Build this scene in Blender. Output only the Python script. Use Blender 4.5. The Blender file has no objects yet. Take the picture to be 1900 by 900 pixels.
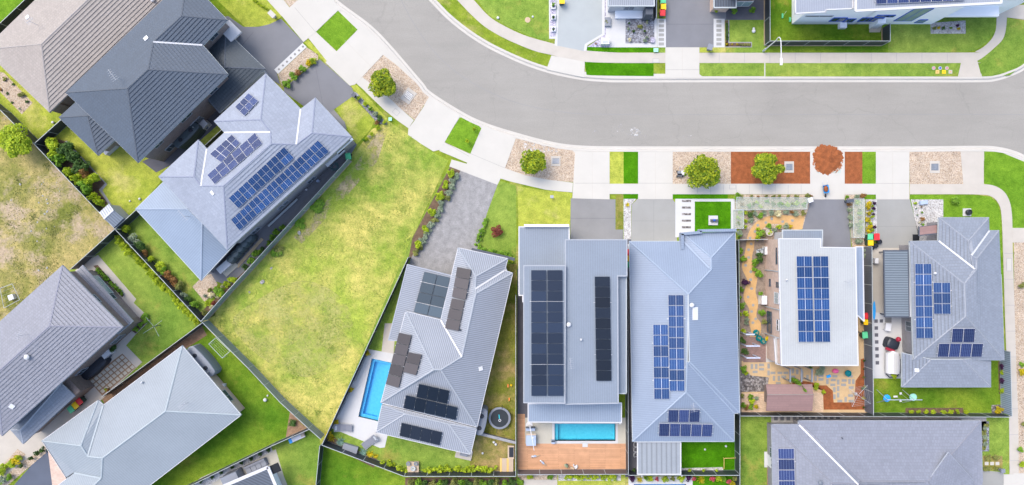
import bpy, math, random
import numpy as np
from mathutils import Vector, Matrix
from mathutils.geometry import tessellate_polygon
SC = bpy.context.scene
COL = SC.collection
R = math.radians
# ---------------------------------------------------------------- camera: straight down from 80 m, 24 mm lens
CAM_H = 80.0
PXM = 16.0
cd = bpy.data.cameras.new('camera'); cam = bpy.data.objects.new('camera', cd); COL.objects.link(cam)
cam.location = (0, 0, CAM_H); cd.sensor_width = 36; cd.lens = 36*PXM*CAM_H/1900; cd.clip_end = 3000; cd.clip_start = 1
SC.camera = cam
# ---------------------------------------------------------------- sky and soft sun
SUN_AZ, SUN_EL = -48, 58
w = bpy.data.worlds.new('World'); SC.world = w; w.use_nodes = True
nt = w.node_tree; bg = nt.nodes['Background']; sk = nt.nodes.new('ShaderNodeTexSky')
sk.sky_type = 'NISHITA'; sk.sun_disc = False; sk.sun_elevation = R(SUN_EL); sk.sun_rotation = R(SUN_AZ)
sk.air_density = 1.0; sk.dust_density = 3.0; sk.ozone_density = 1.0
nt.links.new(sk.outputs[0], bg.inputs[0]); bg.inputs[1].default_value = 0.15
sl = bpy.data.lights.new('sun', 'SUN'); sun = bpy.data.objects.new('sun', sl); COL.objects.link(sun)
sl.energy = 0.85; sl.angle = R(32); sl.color = (1.0, 0.955, 0.88)
sd = Vector((math.sin(R(SUN_AZ))*math.cos(R(SUN_EL)), math.cos(R(SUN_AZ))*math.cos(R(SUN_EL)), math.sin(R(SUN_EL))))
sun.rotation_euler = sd.to_track_quat('Z', 'Y').to_euler(); sun.location = (-40, 40, 60)
SC.view_settings.view_transform = 'Standard'; SC.view_settings.look = 'None'
SC.view_settings.gamma = 1; SC.view_settings.exposure = 1.30
SC.render.engine = 'CYCLES'

# ---------------------------------------------------------------- survey helpers: plan pixels -> metres at a given height
def P(px, py, z=0.0):
    k = (1-z/CAM_H)/PXM
    return Vector(((px-950)*k, (450-py)*k, z))
TI = {c: ((i % 5), i//5) for i, c in enumerate('ABCDEFGHIJKLMNO')}
OX = [0, 380, 760, 1140, 1500]
def q(t, *a):
    i, j = TI[t]; return [(OX[i]+a[k]/3, j*300+a[k+1]/3) for k in range(0, len(a), 2)]
def rc(x0, y0, x1, y1): return [(x0, y0), (x1, y0), (x1, y1), (x0, y1)]

# ---------------------------------------------------------------- materials
MATS = {}
def srgb(r, g, b, k=1.0):
    f = lambda c: ((c/255+0.055)/1.055)**2.4 if c > 10 else c/255/12.92
    return (f(r)*k, f(g)*k, f(b)*k)
def newmat(name):
    m = bpy.data.materials.new(name); m.use_nodes = True; n = m.node_tree
    return m, n, n.nodes['Principled BSDF']
def N(n, t, **kw):
    x = n.nodes.new(t)
    for k, v in kw.items(): setattr(x, k, v)
    return x
def coords(n, uv=False):
    if uv: return N(n, 'ShaderNodeTexCoord').outputs['UV']
    return N(n, 'ShaderNodeNewGeometry').outputs['Position']
def noise(n, co, scale, detail=4, rough=.6, stretch=None):
    t = N(n, 'ShaderNodeTexNoise'); t.inputs['Scale'].default_value = scale; t.inputs['Detail'].default_value = detail
    t.inputs['Roughness'].default_value = rough
    if stretch:
        mp = N(n, 'ShaderNodeMapping'); mp.inputs['Scale'].default_value = stretch[:3]
        if len(stretch) > 3: mp.inputs['Rotation'].default_value = (0, 0, R(stretch[3]))
        n.links.new(co, mp.inputs[0]); co = mp.outputs[0]
    n.links.new(co, t.inputs['Vector']); return t.outputs['Fac']
def ramp(n, fac, stops):
    r = N(n, 'ShaderNodeValToRGB'); cr = r.color_ramp
    while len(cr.elements) < len(stops): cr.elements.new(0.5)
    for e, (p, c) in zip(cr.elements, stops): e.position = p; e.color = (*c, 1) if len(c) == 3 else c
    n.links.new(fac, r.inputs[0]); return r.outputs[0]
def mix(n, fac, a, b, mode='MIX'):
    m = N(n, 'ShaderNodeMix', data_type='RGBA', blend_type=mode)
    for s, v in ((0, fac), (6, a), (7, b)):
        if hasattr(v, 'links') or hasattr(v, 'is_linked'): n.links.new(v, m.inputs[s])
        else: m.inputs[s].default_value = v if s == 0 else (*v, 1)
    return m.outputs[2]
def math_(n, op, a, b=0.0, c=None):
    m = N(n, 'ShaderNodeMath', operation=op)
    for i, v in enumerate([a, b] + ([c] if c is not None else [])):
        if hasattr(v, 'is_linked'): n.links.new(v, m.inputs[i])
        else: m.inputs[i].default_value = v
    return m.outputs[0]
def bump(n, bs, h, strength=.3, dist=.02):
    b = N(n, 'ShaderNodeBump'); b.inputs['Strength'].default_value = strength; b.inputs['Distance'].default_value = dist
    n.links.new(h, b.inputs['Height']); n.links.new(b.outputs[0], bs.inputs['Normal'])
def sc(c, k): return tuple(min(.95, x*k) for x in c)
def mat(name, col, rough=.7, var=.12, scale=1.2, fine=18, bs=.15, metal=0, spec=.3):
    """plain surface with two scales of tone variation"""
    if name in MATS: return MATS[name]
    m, n, b = newmat(name); co = coords(n)
    f1 = noise(n, co, scale, 5); f2 = noise(n, co, fine, 3)
    c1 = ramp(n, f1, [(.3, sc(col, 1-var)), (.7, sc(col, 1+var))])
    c2 = ramp(n, f2, [(.3, (1-var,)*3), (.7, (1+var*.6,)*3)])
    n.links.new(mix(n, 1.0, c1, c2, 'MULTIPLY'), b.inputs['Base Color'])
    b.inputs['Roughness'].default_value = rough; b.inputs['Metallic'].default_value = metal
    b.inputs['Specular IOR Level'].default_value = spec
    if bs: bump(n, b, f2, bs)
    MATS[name] = m; return m
def asphalt(name, col):
    m, n, b = newmat(name); co = coords(n)
    c = ramp(n, noise(n, co, .09, 6, .6), [(.3, sc(col, .93)), (.7, sc(col, 1.06))])
    c = mix(n, 1.0, c, ramp(n, noise(n, co, .5, 6, .7, (.35, 2.2, 1)), [(.3, (.95,)*3), (.7, (1.04,)*3)]), 'MULTIPLY')   # drag along the carriageway
    c = mix(n, 1.0, c, ramp(n, noise(n, co, 9, 4, .8), [(.25, (.86,)*3), (.75, (1.12,)*3)]), 'MULTIPLY')
    c = mix(n, ramp(n, noise(n, co, 1.3, 7, .8), [(.68, (0,)*3), (.80, (.35,)*3)]), c, sc(col, .62))                       # oil and damp spots
    c = mix(n, ramp(n, noise(n, co, .8, 8, .85), [(.70, (0,)*3), (.82, (.5,)*3)]), c, sc(col, 1.5))
    v = N(n, 'ShaderNodeTexVoronoi', feature='DISTANCE_TO_EDGE'); v.inputs['Scale'].default_value = .13
    nz = N(n, 'ShaderNodeTexNoise'); nz.inputs['Scale'].default_value = .6; nz.inputs['Detail'].default_value = 6; n.links.new(co, nz.inputs['Vector'])
    ad = N(n, 'ShaderNodeVectorMath', operation='MULTIPLY_ADD'); n.links.new(nz.outputs['Color'], ad.inputs[0]); ad.inputs[1].default_value = (3, 3, 0); n.links.new(co, ad.inputs[2])
    n.links.new(ad.outputs[0], v.inputs['Vector'])
    c = mix(n, ramp(n, v.outputs['Distance'], [(.0, (.22,)*3), (.006, (0,)*3)]), c, sc(col, .5))                              # hairline cracks
    n.links.new(c, b.inputs['Base Color']); b.inputs['Roughness'].default_value = .9
    bump(n, b, noise(n, co, 40, 3), .3, .01); MATS[name] = m
def grass(name, c, c2, dry=None, amt=.5, scale=.12, dirt=None):
    """mown or rough grass: broad patches, medium tufts, fine blades; dry tufts and bare soil where the place has them"""
    m, n, b = newmat(name); co = coords(n)
    big = noise(n, co, scale, 6, .62)
    col = ramp(n, big, [(.34, c2), (.62, c)])
    md = noise(n, co, 1.1, 6, .7)
    if dry:
        f = ramp(n, noise(n, co, scale*1.9, 7, .66), [(.62-amt*.35, (0,)*3), (.74-amt*.25, (1,)*3)])
        col = mix(n, f, col, dry)
    col = mix(n, 1.0, col, ramp(n, md, [(.28, (.60, .68, .55)), (.72, (1.28, 1.22, 1.15))]), 'MULTIPLY')
    fine = noise(n, co, 7, 5, .75, (1, 1.6, 1, 35))
    col = mix(n, 1.0, col, ramp(n, fine, [(.3, (.62, .66, .5)), (.7, (1.3, 1.25, 1.2))]), 'MULTIPLY')
    if dirt:
        f = ramp(n, noise(n, co, .16, 8, .72), [(.50, (0,)*3), (.60, (1,)*3)])
        dc = ramp(n, noise(n, co, 2.3, 6, .8), [(.3, sc(dirt, .6)), (.62, dirt), (.78, (.55, .5, .46))])
        col = mix(n, f, col, dc)
    n.links.new(col, b.inputs['Base Color']); b.inputs['Roughness'].default_value = .95
    b.inputs['Specular IOR Level'].default_value = .05
    bump(n, b, math_(n, 'ADD', md, math_(n, 'MULTIPLY', fine, .6)), .9, .12)
    MATS[name] = m; return m
def gravel(name, cols, scale=9):
    m, n, b = newmat(name); co = coords(n)
    v = N(n, 'ShaderNodeTexVoronoi'); v.inputs['Scale'].default_value = scale; n.links.new(co, v.inputs['Vector'])
    s = N(n, 'ShaderNodeSeparateColor'); n.links.new(v.outputs['Color'], s.inputs[0])
    k = len(cols)
    col = ramp(n, s.outputs[0], [((i+.5)/k, c) for i, c in enumerate(cols)])
    edge = ramp(n, v.outputs['Distance'], [(.35, (1, 1, 1)), (.9, (.5, .47, .45))])
    col = mix(n, 1.0, col, edge, 'MULTIPLY')
    col = mix(n, 1.0, col, ramp(n, noise(n, co, .9, 4), [(.3, (.85,)*3), (.7, (1.1,)*3)]), 'MULTIPLY')
    n.links.new(col, b.inputs['Base Color']); b.inputs['Roughness'].default_value = .9
    bump(n, b, math_(n, 'SUBTRACT', 1.0, v.outputs['Distance']), .6, .04)
    MATS[name] = m; return m
def tile(name, col, course=.34, width=.31, joint=.45, rough=.6, var=.06, b_=.5):
    """concrete roof tiles: u runs along the eave, v up the slope; the courses themselves are modelled steps"""
    m, n, b = newmat(name); uv = coords(n, True)
    br = N(n, 'ShaderNodeTexBrick'); br.offset = .5
    br.inputs['Scale'].default_value = 1; br.inputs['Brick Width'].default_value = width; br.inputs['Row Height'].default_value = course
    br.inputs['Mortar Size'].default_value = .018; br.inputs['Mortar Smooth'].default_value = .5
    br.inputs['Color1'].default_value = (*sc(col, 1-var), 1); br.inputs['Color2'].default_value = (*sc(col, 1+var), 1)
    br.inputs['Mortar'].default_value = (*sc(col, .5+joint*.5), 1); n.links.new(uv, br.inputs['Vector'])
    sx = N(n, 'ShaderNodeSeparateXYZ'); n.links.new(uv, sx.inputs[0])
    roll = math_(n, 'ABSOLUTE', math_(n, 'SUBTRACT', math_(n, 'FRACT', math_(n, 'DIVIDE', sx.outputs[0], width)), .5))
    col_ = mix(n, 1.0, br.outputs[0], ramp(n, noise(n, coords(n), .30, 6, .65), [(.3, (.94,)*3), (.7, (1.05,)*3)]), 'MULTIPLY')
    col_ = mix(n, 1.0, col_, ramp(n, noise(n, coords(n), 4, 5, .75), [(.3, (.93,)*3), (.7, (1.06,)*3)]), 'MULTIPLY')
    n.links.new(col_, b.inputs['Base Color']); b.inputs['Roughness'].default_value = rough
    bump(n, b, roll, .35, .03); MATS[name] = m
    mat(name+'_butt_shade', sc(col, .30 if 'slate' in name or 'beige' in name else .42), .8, .05, 3, 20, 0); return m  # dark tile ends, with the shadow under each course put into the colour
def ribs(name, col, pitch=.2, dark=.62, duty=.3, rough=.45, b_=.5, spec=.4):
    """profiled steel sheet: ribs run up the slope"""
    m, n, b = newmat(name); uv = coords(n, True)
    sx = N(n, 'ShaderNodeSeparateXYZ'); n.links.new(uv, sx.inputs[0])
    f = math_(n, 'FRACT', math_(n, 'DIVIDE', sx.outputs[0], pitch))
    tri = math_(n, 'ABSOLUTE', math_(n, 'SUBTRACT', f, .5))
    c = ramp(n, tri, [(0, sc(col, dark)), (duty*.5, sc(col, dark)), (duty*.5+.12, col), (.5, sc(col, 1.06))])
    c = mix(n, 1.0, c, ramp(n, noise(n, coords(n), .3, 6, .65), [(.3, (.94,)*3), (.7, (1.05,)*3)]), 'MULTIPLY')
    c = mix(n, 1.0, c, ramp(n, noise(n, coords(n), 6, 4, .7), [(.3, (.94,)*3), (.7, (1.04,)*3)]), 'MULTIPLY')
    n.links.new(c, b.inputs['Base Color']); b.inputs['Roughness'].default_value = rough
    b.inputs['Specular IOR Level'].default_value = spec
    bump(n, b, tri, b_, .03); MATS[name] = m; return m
def brick(name, col, mortar, bw=.24, rh=.086, var=.15):
    m, n, b = newmat(name); uv = coords(n, True)
    br = N(n, 'ShaderNodeTexBrick'); br.offset = .5
    br.inputs['Scale'].default_value = 1; br.inputs['Brick Width'].default_value = bw; br.inputs['Row Height'].default_value = rh
    br.inputs['Mortar Size'].default_value = .012
    br.inputs['Color1'].default_value = (*sc(col, 1-var), 1); br.inputs['Color2'].default_value = (*sc(col, 1+var), 1)
    br.inputs['Mortar'].default_value = (*mortar, 1); n.links.new(uv, br.inputs['Vector'])
    c = mix(n, 1.0, br.outputs[0], ramp(n, noise(n, coords(n), 1.2, 5), [(.3, (.88,)*3), (.7, (1.08,)*3)]), 'MULTIPLY')
    n.links.new(c, b.inputs['Base Color']); b.inputs['Roughness'].default_value = .85
    bump(n, b, br.outputs['Fac'], -.4, .01); MATS[name] = m; return m
def cells(name, cell, line, nx=6, ny=10, lw=.05, rough=.12, frame=(.5, .5, .52), bus=0.0, fw=.012):
    """photovoltaic laminate; u,v run 0..1 over one panel, cells are separated by pale lines"""
    m, n, b = newmat(name); uv = coords(n, True)
    sx = N(n, 'ShaderNodeSeparateXYZ'); n.links.new(uv, sx.inputs[0])
    def grid(o, k, w):
        f = math_(n, 'ABSOLUTE', math_(n, 'SUBTRACT', math_(n, 'FRACT', math_(n, 'MULTIPLY', o, k)), .5))
        return math_(n, 'GREATER_THAN', f, .5-w)
    g = math_(n, 'MAXIMUM', grid(sx.outputs[0], nx, lw), grid(sx.outputs[1], ny, lw))
    c = mix(n, g, cell, line)
    if bus:
        f = math_(n, 'ABSOLUTE', math_(n, 'SUBTRACT', sx.outputs[0], .5))
        c = mix(n, math_(n, 'LESS_THAN', f, bus), c, (.5, .52, .58))
    ob = N(n, 'ShaderNodeObjectInfo')
    c = mix(n, 1.0, c, ramp(n, ob.outputs['Random'], [(0, (.7,)*3), (1, (1.25,)*3)]), 'MULTIPLY')
    e = math_(n, 'MAXIMUM', math_(n, 'ABSOLUTE', math_(n, 'SUBTRACT', sx.outputs[0], .5)), math_(n, 'ABSOLUTE', math_(n, 'SUBTRACT', sx.outputs[1], .5)))
    c = mix(n, math_(n, 'GREATER_THAN', e, .5-fw), c, frame)
    n.links.new(c, b.inputs['Base Color']); b.inputs['Roughness'].default_value = rough; b.inputs['Specular IOR Level'].default_value = .3
    MATS[name] = m; return m
def leafmat(name, a, b_):
    m, n, b = newmat(name)
    g = N(n, 'ShaderNodeNewGeometry')
    c = ramp(n, g.outputs['Random Per Island'], [(0, a), (1, b_)])
    c = mix(n, 1.0, c, ramp(n, noise(n, coords(n), 1.6, 4), [(.36, (.68, .72, .66)), (.64, (1.2, 1.16, 1.1))]), 'MULTIPLY')
    n.links.new(c, b.inputs['Base Color']); b.inputs['Roughness'].default_value = .6
    b.inputs['Specular IOR Level'].default_value = .25
    tr = N(n, 'ShaderNodeBsdfTranslucent'); n.links.new(c, tr.inputs[0])
    ms = N(n, 'ShaderNodeMixShader'); ms.inputs[0].default_value = .3
    n.links.new(b.outputs[0], ms.inputs[1]); n.links.new(tr.outputs[0], ms.inputs[2])
    n.links.new(ms.outputs[0], n.nodes['Material Output'].inputs[0]); MATS[name] = m; return m

# ---------------------------------------------------------------- mesh builder
class MB:
    def __init__(s): s.v = []; s.f = []; s.uv = []
    def face(s, pts, uv=None):
        i = len(s.v); s.v += [tuple(p) for p in pts]; s.f.append(tuple(range(i, i+len(pts))))
        s.uv.append(uv or [(0, 0)]*len(pts)); return s
    def box(s, c, d, rot=0, tilt=None):
        x, y, z = d[0]/2, d[1]/2, d[2]/2
        M = Matrix.Rotation(rot, 3, 'Z')
        if tilt: M = M @ Matrix.Rotation(tilt[0], 3, 'X') @ Matrix.Rotation(tilt[1], 3, 'Y')
        p = [Vector(c)+M @ Vector((a*x, b*y, e*z)) for a, b, e in ((-1,-1,-1),(1,-1,-1),(1,1,-1),(-1,1,-1),(-1,-1,1),(1,-1,1),(1,1,1),(-1,1,1))]
        for f, w_, h_ in (((0,3,2,1), d[1], d[0]), ((4,5,6,7), d[0], d[1]), ((0,1,5,4), d[0], d[2]), ((1,2,6,5), d[1], d[2]), ((2,3,7,6), d[0], d[2]), ((3,0,4,7), d[1], d[2])):
            s.face([p[k] for k in f], [(0, 0), (w_, 0), (w_, h_), (0, h_)])
        return s
    def prism(s, pts, z0, z1, top=True, bottom=False, holes=()):
        """pts: list of (x,y) metres"""
        def area(q_): return sum(q_[i][0]*q_[(i+1) % len(q_)][1]-q_[(i+1) % len(q_)][0]*q_[i][1] for i in range(len(q_)))
        pts = [(p[0], p[1]) for p in pts]
        if area(pts) < 0: pts = pts[::-1]
        hs = [[(p[0], p[1]) for p in h] for h in holes]
        hs = [h if area(h) < 0 else h[::-1] for h in hs]
        allp = pts + [p for h in hs for p in h]
        if top or bottom:
            tr = tessellate_polygon([[Vector((*p, 0)) for p in pts]] + [[Vector((*p, 0)) for p in h] for h in hs])
            for t in tr:
                a = [allp[k] for k in t]
                if area(a) < 0: a = a[::-1]
                if abs(area(a)) < 1e-7: continue
                if top: s.face([(*p, z1) for p in a], [p for p in a])
                if bottom: s.face([(*p, z0) for p in a[::-1]], [p for p in a[::-1]])
        for loop in [pts]+hs:
            L = 0
            for i in range(len(loop)):
                a, b = loop[i], loop[(i+1) % len(loop)]; l = math.dist(a, b)
                if l < 1e-5: continue
                s.face([(*a, z0), (*b, z0), (*b, z1), (*a, z1)], [(L, z0), (L+l, z0), (L+l, z1), (L, z1)]); L += l
        return s
    def tube(s, a, b, r0, r1=None, n=8, cap=True):
        a, b = Vector(a), Vector(b); r1 = r0 if r1 is None else r1; d = (b-a)
        if d.length < 1e-6: return s
        u = d.normalized().orthogonal().normalized(); v = d.normalized().cross(u)
        A = [a+(u*math.cos(t)+v*math.sin(t))*r0 for t in [2*math.pi*k/n for k in range(n)]]
        B = [b+(u*math.cos(t)+v*math.sin(t))*r1 for t in [2*math.pi*k/n for k in range(n)]]
        for k in range(n): s.face([A[k], A[(k+1) % n], B[(k+1) % n], B[k]])
        if cap: s.face(A[::-1]); s.face(B)
        return s
    def path(s, pts, r, n=8):
        for a, b in zip(pts, pts[1:]): s.tube(a, b, r, r, n)
        return s
    def lathe(s, prof, c=(0, 0, 0), n=16, sx=1, sy=1, rot=0):
        M = Matrix.Rotation(rot, 3, 'Z')
        rings = [[Vector(c)+M @ Vector((r*math.cos(2*math.pi*k/n)*sx, r*math.sin(2*math.pi*k/n)*sy, z)) for k in range(n)] for r, z in prof]
        for a, b in zip(rings, rings[1:]):
            for k in range(n): s.face([a[k], a[(k+1) % n], b[(k+1) % n], b[k]])
        s.face(rings[0][::-1]); s.face(rings[-1]); return s
    def build(s, name, m, parent=None, smooth=False, base=None):
        me = bpy.data.meshes.new(name)
        b = Vector(base) if base is not None else (Vector(parent.get('_b', (0, 0, 0))) if parent is not None else Vector((0, 0, 0)))
        me.from_pydata([(x-b.x, y-b.y, z-b.z) for x, y, z in s.v], [], s.f)
        ul = me.uv_layers.new(name='UVMap')
        ul.data.foreach_set('uv', [c for f in s.uv for t in f for c in t])
        me.materials.append(m if not isinstance(m, str) else MATS[m])
        if smooth: me.polygons.foreach_set('use_smooth', [True]*len(me.polygons))
        me.update()
        o = bpy.data.objects.new(name, me); COL.objects.link(o)
        if parent is not None: o.parent = parent
        elif base is not None: o.location = b
        return o
def tag(o, label, cat, group=None, kind=None):
    o['label'] = label; o['category'] = cat
    if group: o['group'] = group
    if kind: o['kind'] = kind
    return o
def thing(name, label, cat, loc=(0, 0, 0), rot=0, group=None, world=False):
    """Empty at the thing's base; world=True: its parts are built in world metres"""
    o = bpy.data.objects.new(name, None); COL.objects.link(o); o.location = loc; o.rotation_euler = (0, 0, rot)
    o.empty_display_size = .3
    if world: o['_b'] = tuple(loc)
    return tag(o, label, cat, group)
def copy_thing(o, loc, rot=0, label=None, scale=None):
    c = o.copy(); COL.objects.link(c); c.location = loc; c.rotation_euler = (0, 0, rot)
    if label: c['label'] = label
    if scale: c.scale = scale
    for ch in o.children:
        d = ch.copy(); COL.objects.link(d); d.parent = c
        for g in ch.children:
            e = g.copy(); COL.objects.link(e); e.parent = d
    return c
def flat(name, pts, m, z, holes=(), zb=None, zp=0):
    """ground surface, a thin slab with its own edge"""
    w_ = [tuple(P(x, y, 0).xy) for x, y in pts]
    o = MB().prism(w_, (0.002 if zb is None else zb), z, holes=[[tuple(P(x, y, 0).xy) for x, y in h] for h in holes]).build(name, m)
    o['kind'] = 'structure'; return o
def dense(pts, n=6, closed=False):
    """Catmull-Rom through the surveyed points"""
    out = []; L = len(pts)
    for i in range(L-1):
        p0 = pts[max(i-1, 0)]; p1 = pts[i]; p2 = pts[i+1]; p3 = pts[min(i+2, L-1)]
        for k in range(n):
            t = k/n
            out.append(tuple(.5*((2*p1[j])+(-p0[j]+p2[j])*t+(2*p0[j]-5*p1[j]+4*p2[j]-p3[j])*t*t+(-p0[j]+3*p1[j]-3*p2[j]+p3[j])*t**3) for j in (0, 1)))
    out.append(pts[-1]); return out
def offset(pts, d):
    """offset an open polyline to its left by d (same units)"""
    out = []
    for i, p in enumerate(pts):
        a = Vector(pts[max(i-1, 0)]); b = Vector(pts[min(i+1, len(pts)-1)]); t = (b-a).normalized()
        out.append((p[0]-t.y*d, p[1]+t.x*d))
    return out
def strip(name, pts, prof, m, kind='structure'):
    """sweep a (left offset, height) profile along world points"""
    mb = MB(); rows = [[(*q_, z) for q_ in offset(pts, d)] for d, z in prof]; L = 0
    for i in range(len(pts)-1):
        l = math.dist(pts[i], pts[i+1])
        for a, b in zip(rows, rows[1:]):
            f = [a[i], a[i+1], b[i+1], b[i]]
            nz = (Vector(f[1])-Vector(f[0])).cross(Vector(f[3])-Vector(f[0])).z
            mb.face(f if nz >= 0 else f[::-1])
        L += l
    o = mb.build(name, m)
    if kind: o['kind'] = kind
    return o
def inset(pts, d):
    pts = [Vector((p[0], p[1])) for p in pts]
    A = sum(pts[i].x*pts[(i+1) % len(pts)].y-pts[(i+1) % len(pts)].x*pts[i].y for i in range(len(pts)))
    if A < 0: pts = pts[::-1]
    out = []; L = len(pts)
    for i in range(L):
        a, b, c = pts[i-1], pts[i], pts[(i+1) % L]
        e1 = (b-a).normalized(); e2 = (c-b).normalized(); n1 = Vector((-e1.y, e1.x)); n2 = Vector((-e2.y, e2.x))
        k = n1+n2; den = 1+n1.dot(n2)
        out.append(b+k*(d/max(den, .3)))
    return out
def ray_plane(px, py, p0, n, off=0.0):
    c = Vector((0, 0, CAM_H)); d = P(px, py, 0)-c; p0 = p0+n*off
    return c+d*((p0-c).dot(n)/d.dot(n))
# ---------------------------------------------------------------- the materials of the place
grass('lawn_yellow', (.29, .355, .055), (.40, .41, .09), (.46, .42, .17), .25)
grass('lawn_green', (.15, .25, .045), (.26, .34, .075), (.30, .28, .08), .12)
grass('lawn_deep', (.085, .185, .016), (.21, .29, .035), (.24, .23, .05), .1)
grass('lawn_dry', (.13, .17, .025), (.24, .23, .055), (.34, .25, .13), .45)
grass('lawn_verge', (0.147, 0.231, 0.021), (0.231, 0.284, 0.042), (.38, .34, .14), .35)
grass('lawn_lush', (.11, .23, .02), (.17, .30, .03), None)
grass('turf_synthetic', (.05, .18, .004), (.065, .21, .006), None, scale=.3)
grass('meadow', (.155, .26, .042), (.34, .405, .078), (.50, .45, .15), .55, scale=.07)
grass('waste_grass', (.17, .19, .05), (.28, .26, .10), (.40, .33, .16), .6, dirt=(.46, .36, .25))
asphalt('asphalt', (.255, .241, .214))
mat('concrete', (0.450, 0.430, 0.385), .8, .035, .5, 25, .12)
mat('concrete_old', (0.420, 0.385, 0.335), .85, .06, .6, 25, .15)
mat('kerb', (0.450, 0.425, 0.380), .8, .04, .6, 20, .12)
mat('paving_white', (0.470, 0.470, 0.465), .7, .03, .8, 15, .1)
mat('paving_cream', (0.410, 0.385, 0.320), .75, .05, 1.2, 10, .1)
mat('drive_grey', (0.165, 0.168, 0.181), .8, .06, .6, 40, .2)
mat('drive_mottle', (.250, .244, .240), .85, .19, 1.6, 9, .2)
mat('drive_mid', (0.200, 0.198, 0.195), .8, .07, .5, 30, .2)
mat('drive_light', (0.265, 0.264, 0.248), .8, .05, .5, 30, .2)
mat('drive_blue', (0.316, 0.339, 0.337), .75, .04, .5, 30, .1)
mat('drive_navy', (0.085, 0.100, 0.135), .8, .08, .5, 30, .2)
mat('path_dark', (0.095, 0.095, 0.110), .8, .1, .8, 20, .2)
mat('soil', (.13, .085, .055), .95, .3, 3, 20, .5)
mat('garden_soil', (.24, .19, .15), .95, .25, 3, 16, .6)
mat('mulch_red', (0.250, 0.078, 0.026), .95, .25, 2, 16, .7)
mat('mulch_brown', (.25, .16, .10), .95, .25, 2, 16, .7)
mat('sand_path', (0.500, 0.310, 0.135), .9, .1, 1.5, 16, .3)
mat('deck_sand', (0.500, 0.350, 0.190), .9, .1, 1.5, 16, .3)
gravel('pebble_tan', [(.42, .32, .22), (.48, .38, .28), (.52, .44, .35), (.44, .34, .25), (.50, .41, .31)], 10)
gravel('pebble_white', [(.48, .47, .45), (.55, .54, .52), (.41, .40, .39)], 8)
gravel('pebble_grey', [(.17, .175, .20), (.26, .27, .31), (.36, .38, .42), (.12, .12, .14)], 7)
gravel('pebble_violet', [(.30, .28, .38), (.42, .40, .50), (.52, .50, .60)], 8)
gravel('stone_dark', [(.10, .09, .09), (.2, .18, .17), (.3, .28, .27)], 5)
tile('tile_beige', (0.285, 0.250, 0.222), joint=.62)
tile('tile_slate', (0.046, 0.068, 0.100), joint=.42, b_=.7)
tile('tile_lavender', (0.225, 0.253, 0.308), joint=.68)
tile('tile_grey', (0.205, 0.210, 0.240), joint=.5)
tile('tile_ash', (0.190, 0.212, 0.250), joint=.6)
tile('tile_warm', (0.195, 0.207, 0.245), joint=.62)
tile('tile_teal', (0.036, 0.052, 0.068), joint=.5)
ribs('steel_pale', (0.235, 0.265, 0.290), .25, .93, rough=.5, b_=.15)
ribs('steel_grey', (0.250, 0.270, 0.305), .21, .68, b_=.5)
ribs('steel_blue', (0.200, 0.243, 0.313), .25, .93, rough=.45, b_=.15)
ribs('steel_tower', (0.180, 0.212, 0.255), .25, .94, rough=.45, b_=.12)
ribs('steel_white', (0.350, 0.360, 0.356), .25, .96, rough=.5, b_=.1)
ribs('steel_carport', (0.230, 0.250, 0.270), .55, .72, .12, b_=.4)
ribs('steel_dark', (0.075, 0.090, 0.115), .3, .7, .3, b_=.6)
ribs('steel_pergola', (0.155, 0.185, 0.210), .27, .6, .3, b_=.6)
ribs('steel_lilac', (0.210, 0.260, 0.330), .25, .9, rough=.4, b_=.2)
ribs('steel_n3', (0.250, 0.270, 0.310), .25, .92, rough=.45, b_=.2)
ribs('steel_shed', (.40, .42, .45), .28, .6, .35, b_=.6)
ribs('steel_shed_dark', (.16, .19, .23), .28, .7, .35, b_=.6)
tile('shed_brown', (.23, .14, .125), .28, 2.5, joint=.7, b_=.3)
brick('brick_buff', (0.520, 0.360, 0.280), (.45, .38, .32))
brick('brick_brown', (.17, .12, .10), (.24, .21, .19))
brick('brick_grey', (.22, .21, .225), (.28, .27, .27))
brick('brick_mauve', (.20, .15, .14), (.26, .24, .23))
brick('paver_brick', (.24, .15, .13), (.18, .13, .11), .23, .115)
brick('paver_sand', (.55, .40, .27), (.45, .32, .22), .23, .115)
brick('block_grey', (.32, .31, .30), (.24, .23, .23), .4, .2, .08)
brick('deck_timber', (0.500, 0.275, 0.150), (.27, .14, .08), 3.6, .14, .10)
brick('paver_bluegrey', (.20, .205, .235), (.15, .15, .17), .4, .4, .06)
mat('render_white', (.84, .85, .88), .7, .01)
mat('render_grey', (.40, .41, .44), .7, .04)
mat('trim_white', (0.500, 0.500, 0.510), .5, .02, bs=0)
mat('trim_grey', (.30, .32, .36), .5, .03, bs=0)
mat('trim_dark', (.07, .08, .10), .5, .05, bs=0)
mat('trim_beige', (0.330, 0.300, 0.280), .5, .03, bs=0)
mat('soffit', (.5, .5, .5), .8, .02, bs=0)
mat('glass', (.05, .07, .09), .06, .1, bs=0, spec=.6)
mat('glass_sky', (.22, .30, .33), .05, .1, bs=0, spec=.6)
mat('void', (.012, .014, .018), .8, .05, bs=0)
ribs('fence_dark', (0.033, 0.040, 0.048), .19, .8, .3, rough=.5, b_=.4)
ribs('fence_green', (.19, .235, .235), .19, .85, .3, rough=.5, b_=.4)
ribs('fence_blue', (.10, .115, .15), .19, .85, .3, rough=.5, b_=.4)
ribs('fence_brown', (.15, .12, .115), .12, .6, .3, rough=.7, b_=.4)
ribs('fence_bluegrey', (.26, .32, .41), .22, .6, .3, rough=.45, b_=.6)
mat('rail_pale', (0.380, 0.410, 0.420), .45, .04, bs=0)
mat('rail_dark', (.10, .12, .14), .45, .04, bs=0)
mat('sleeper', (.40, .31, .20), .9, .15, 2, 20, .3)
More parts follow.
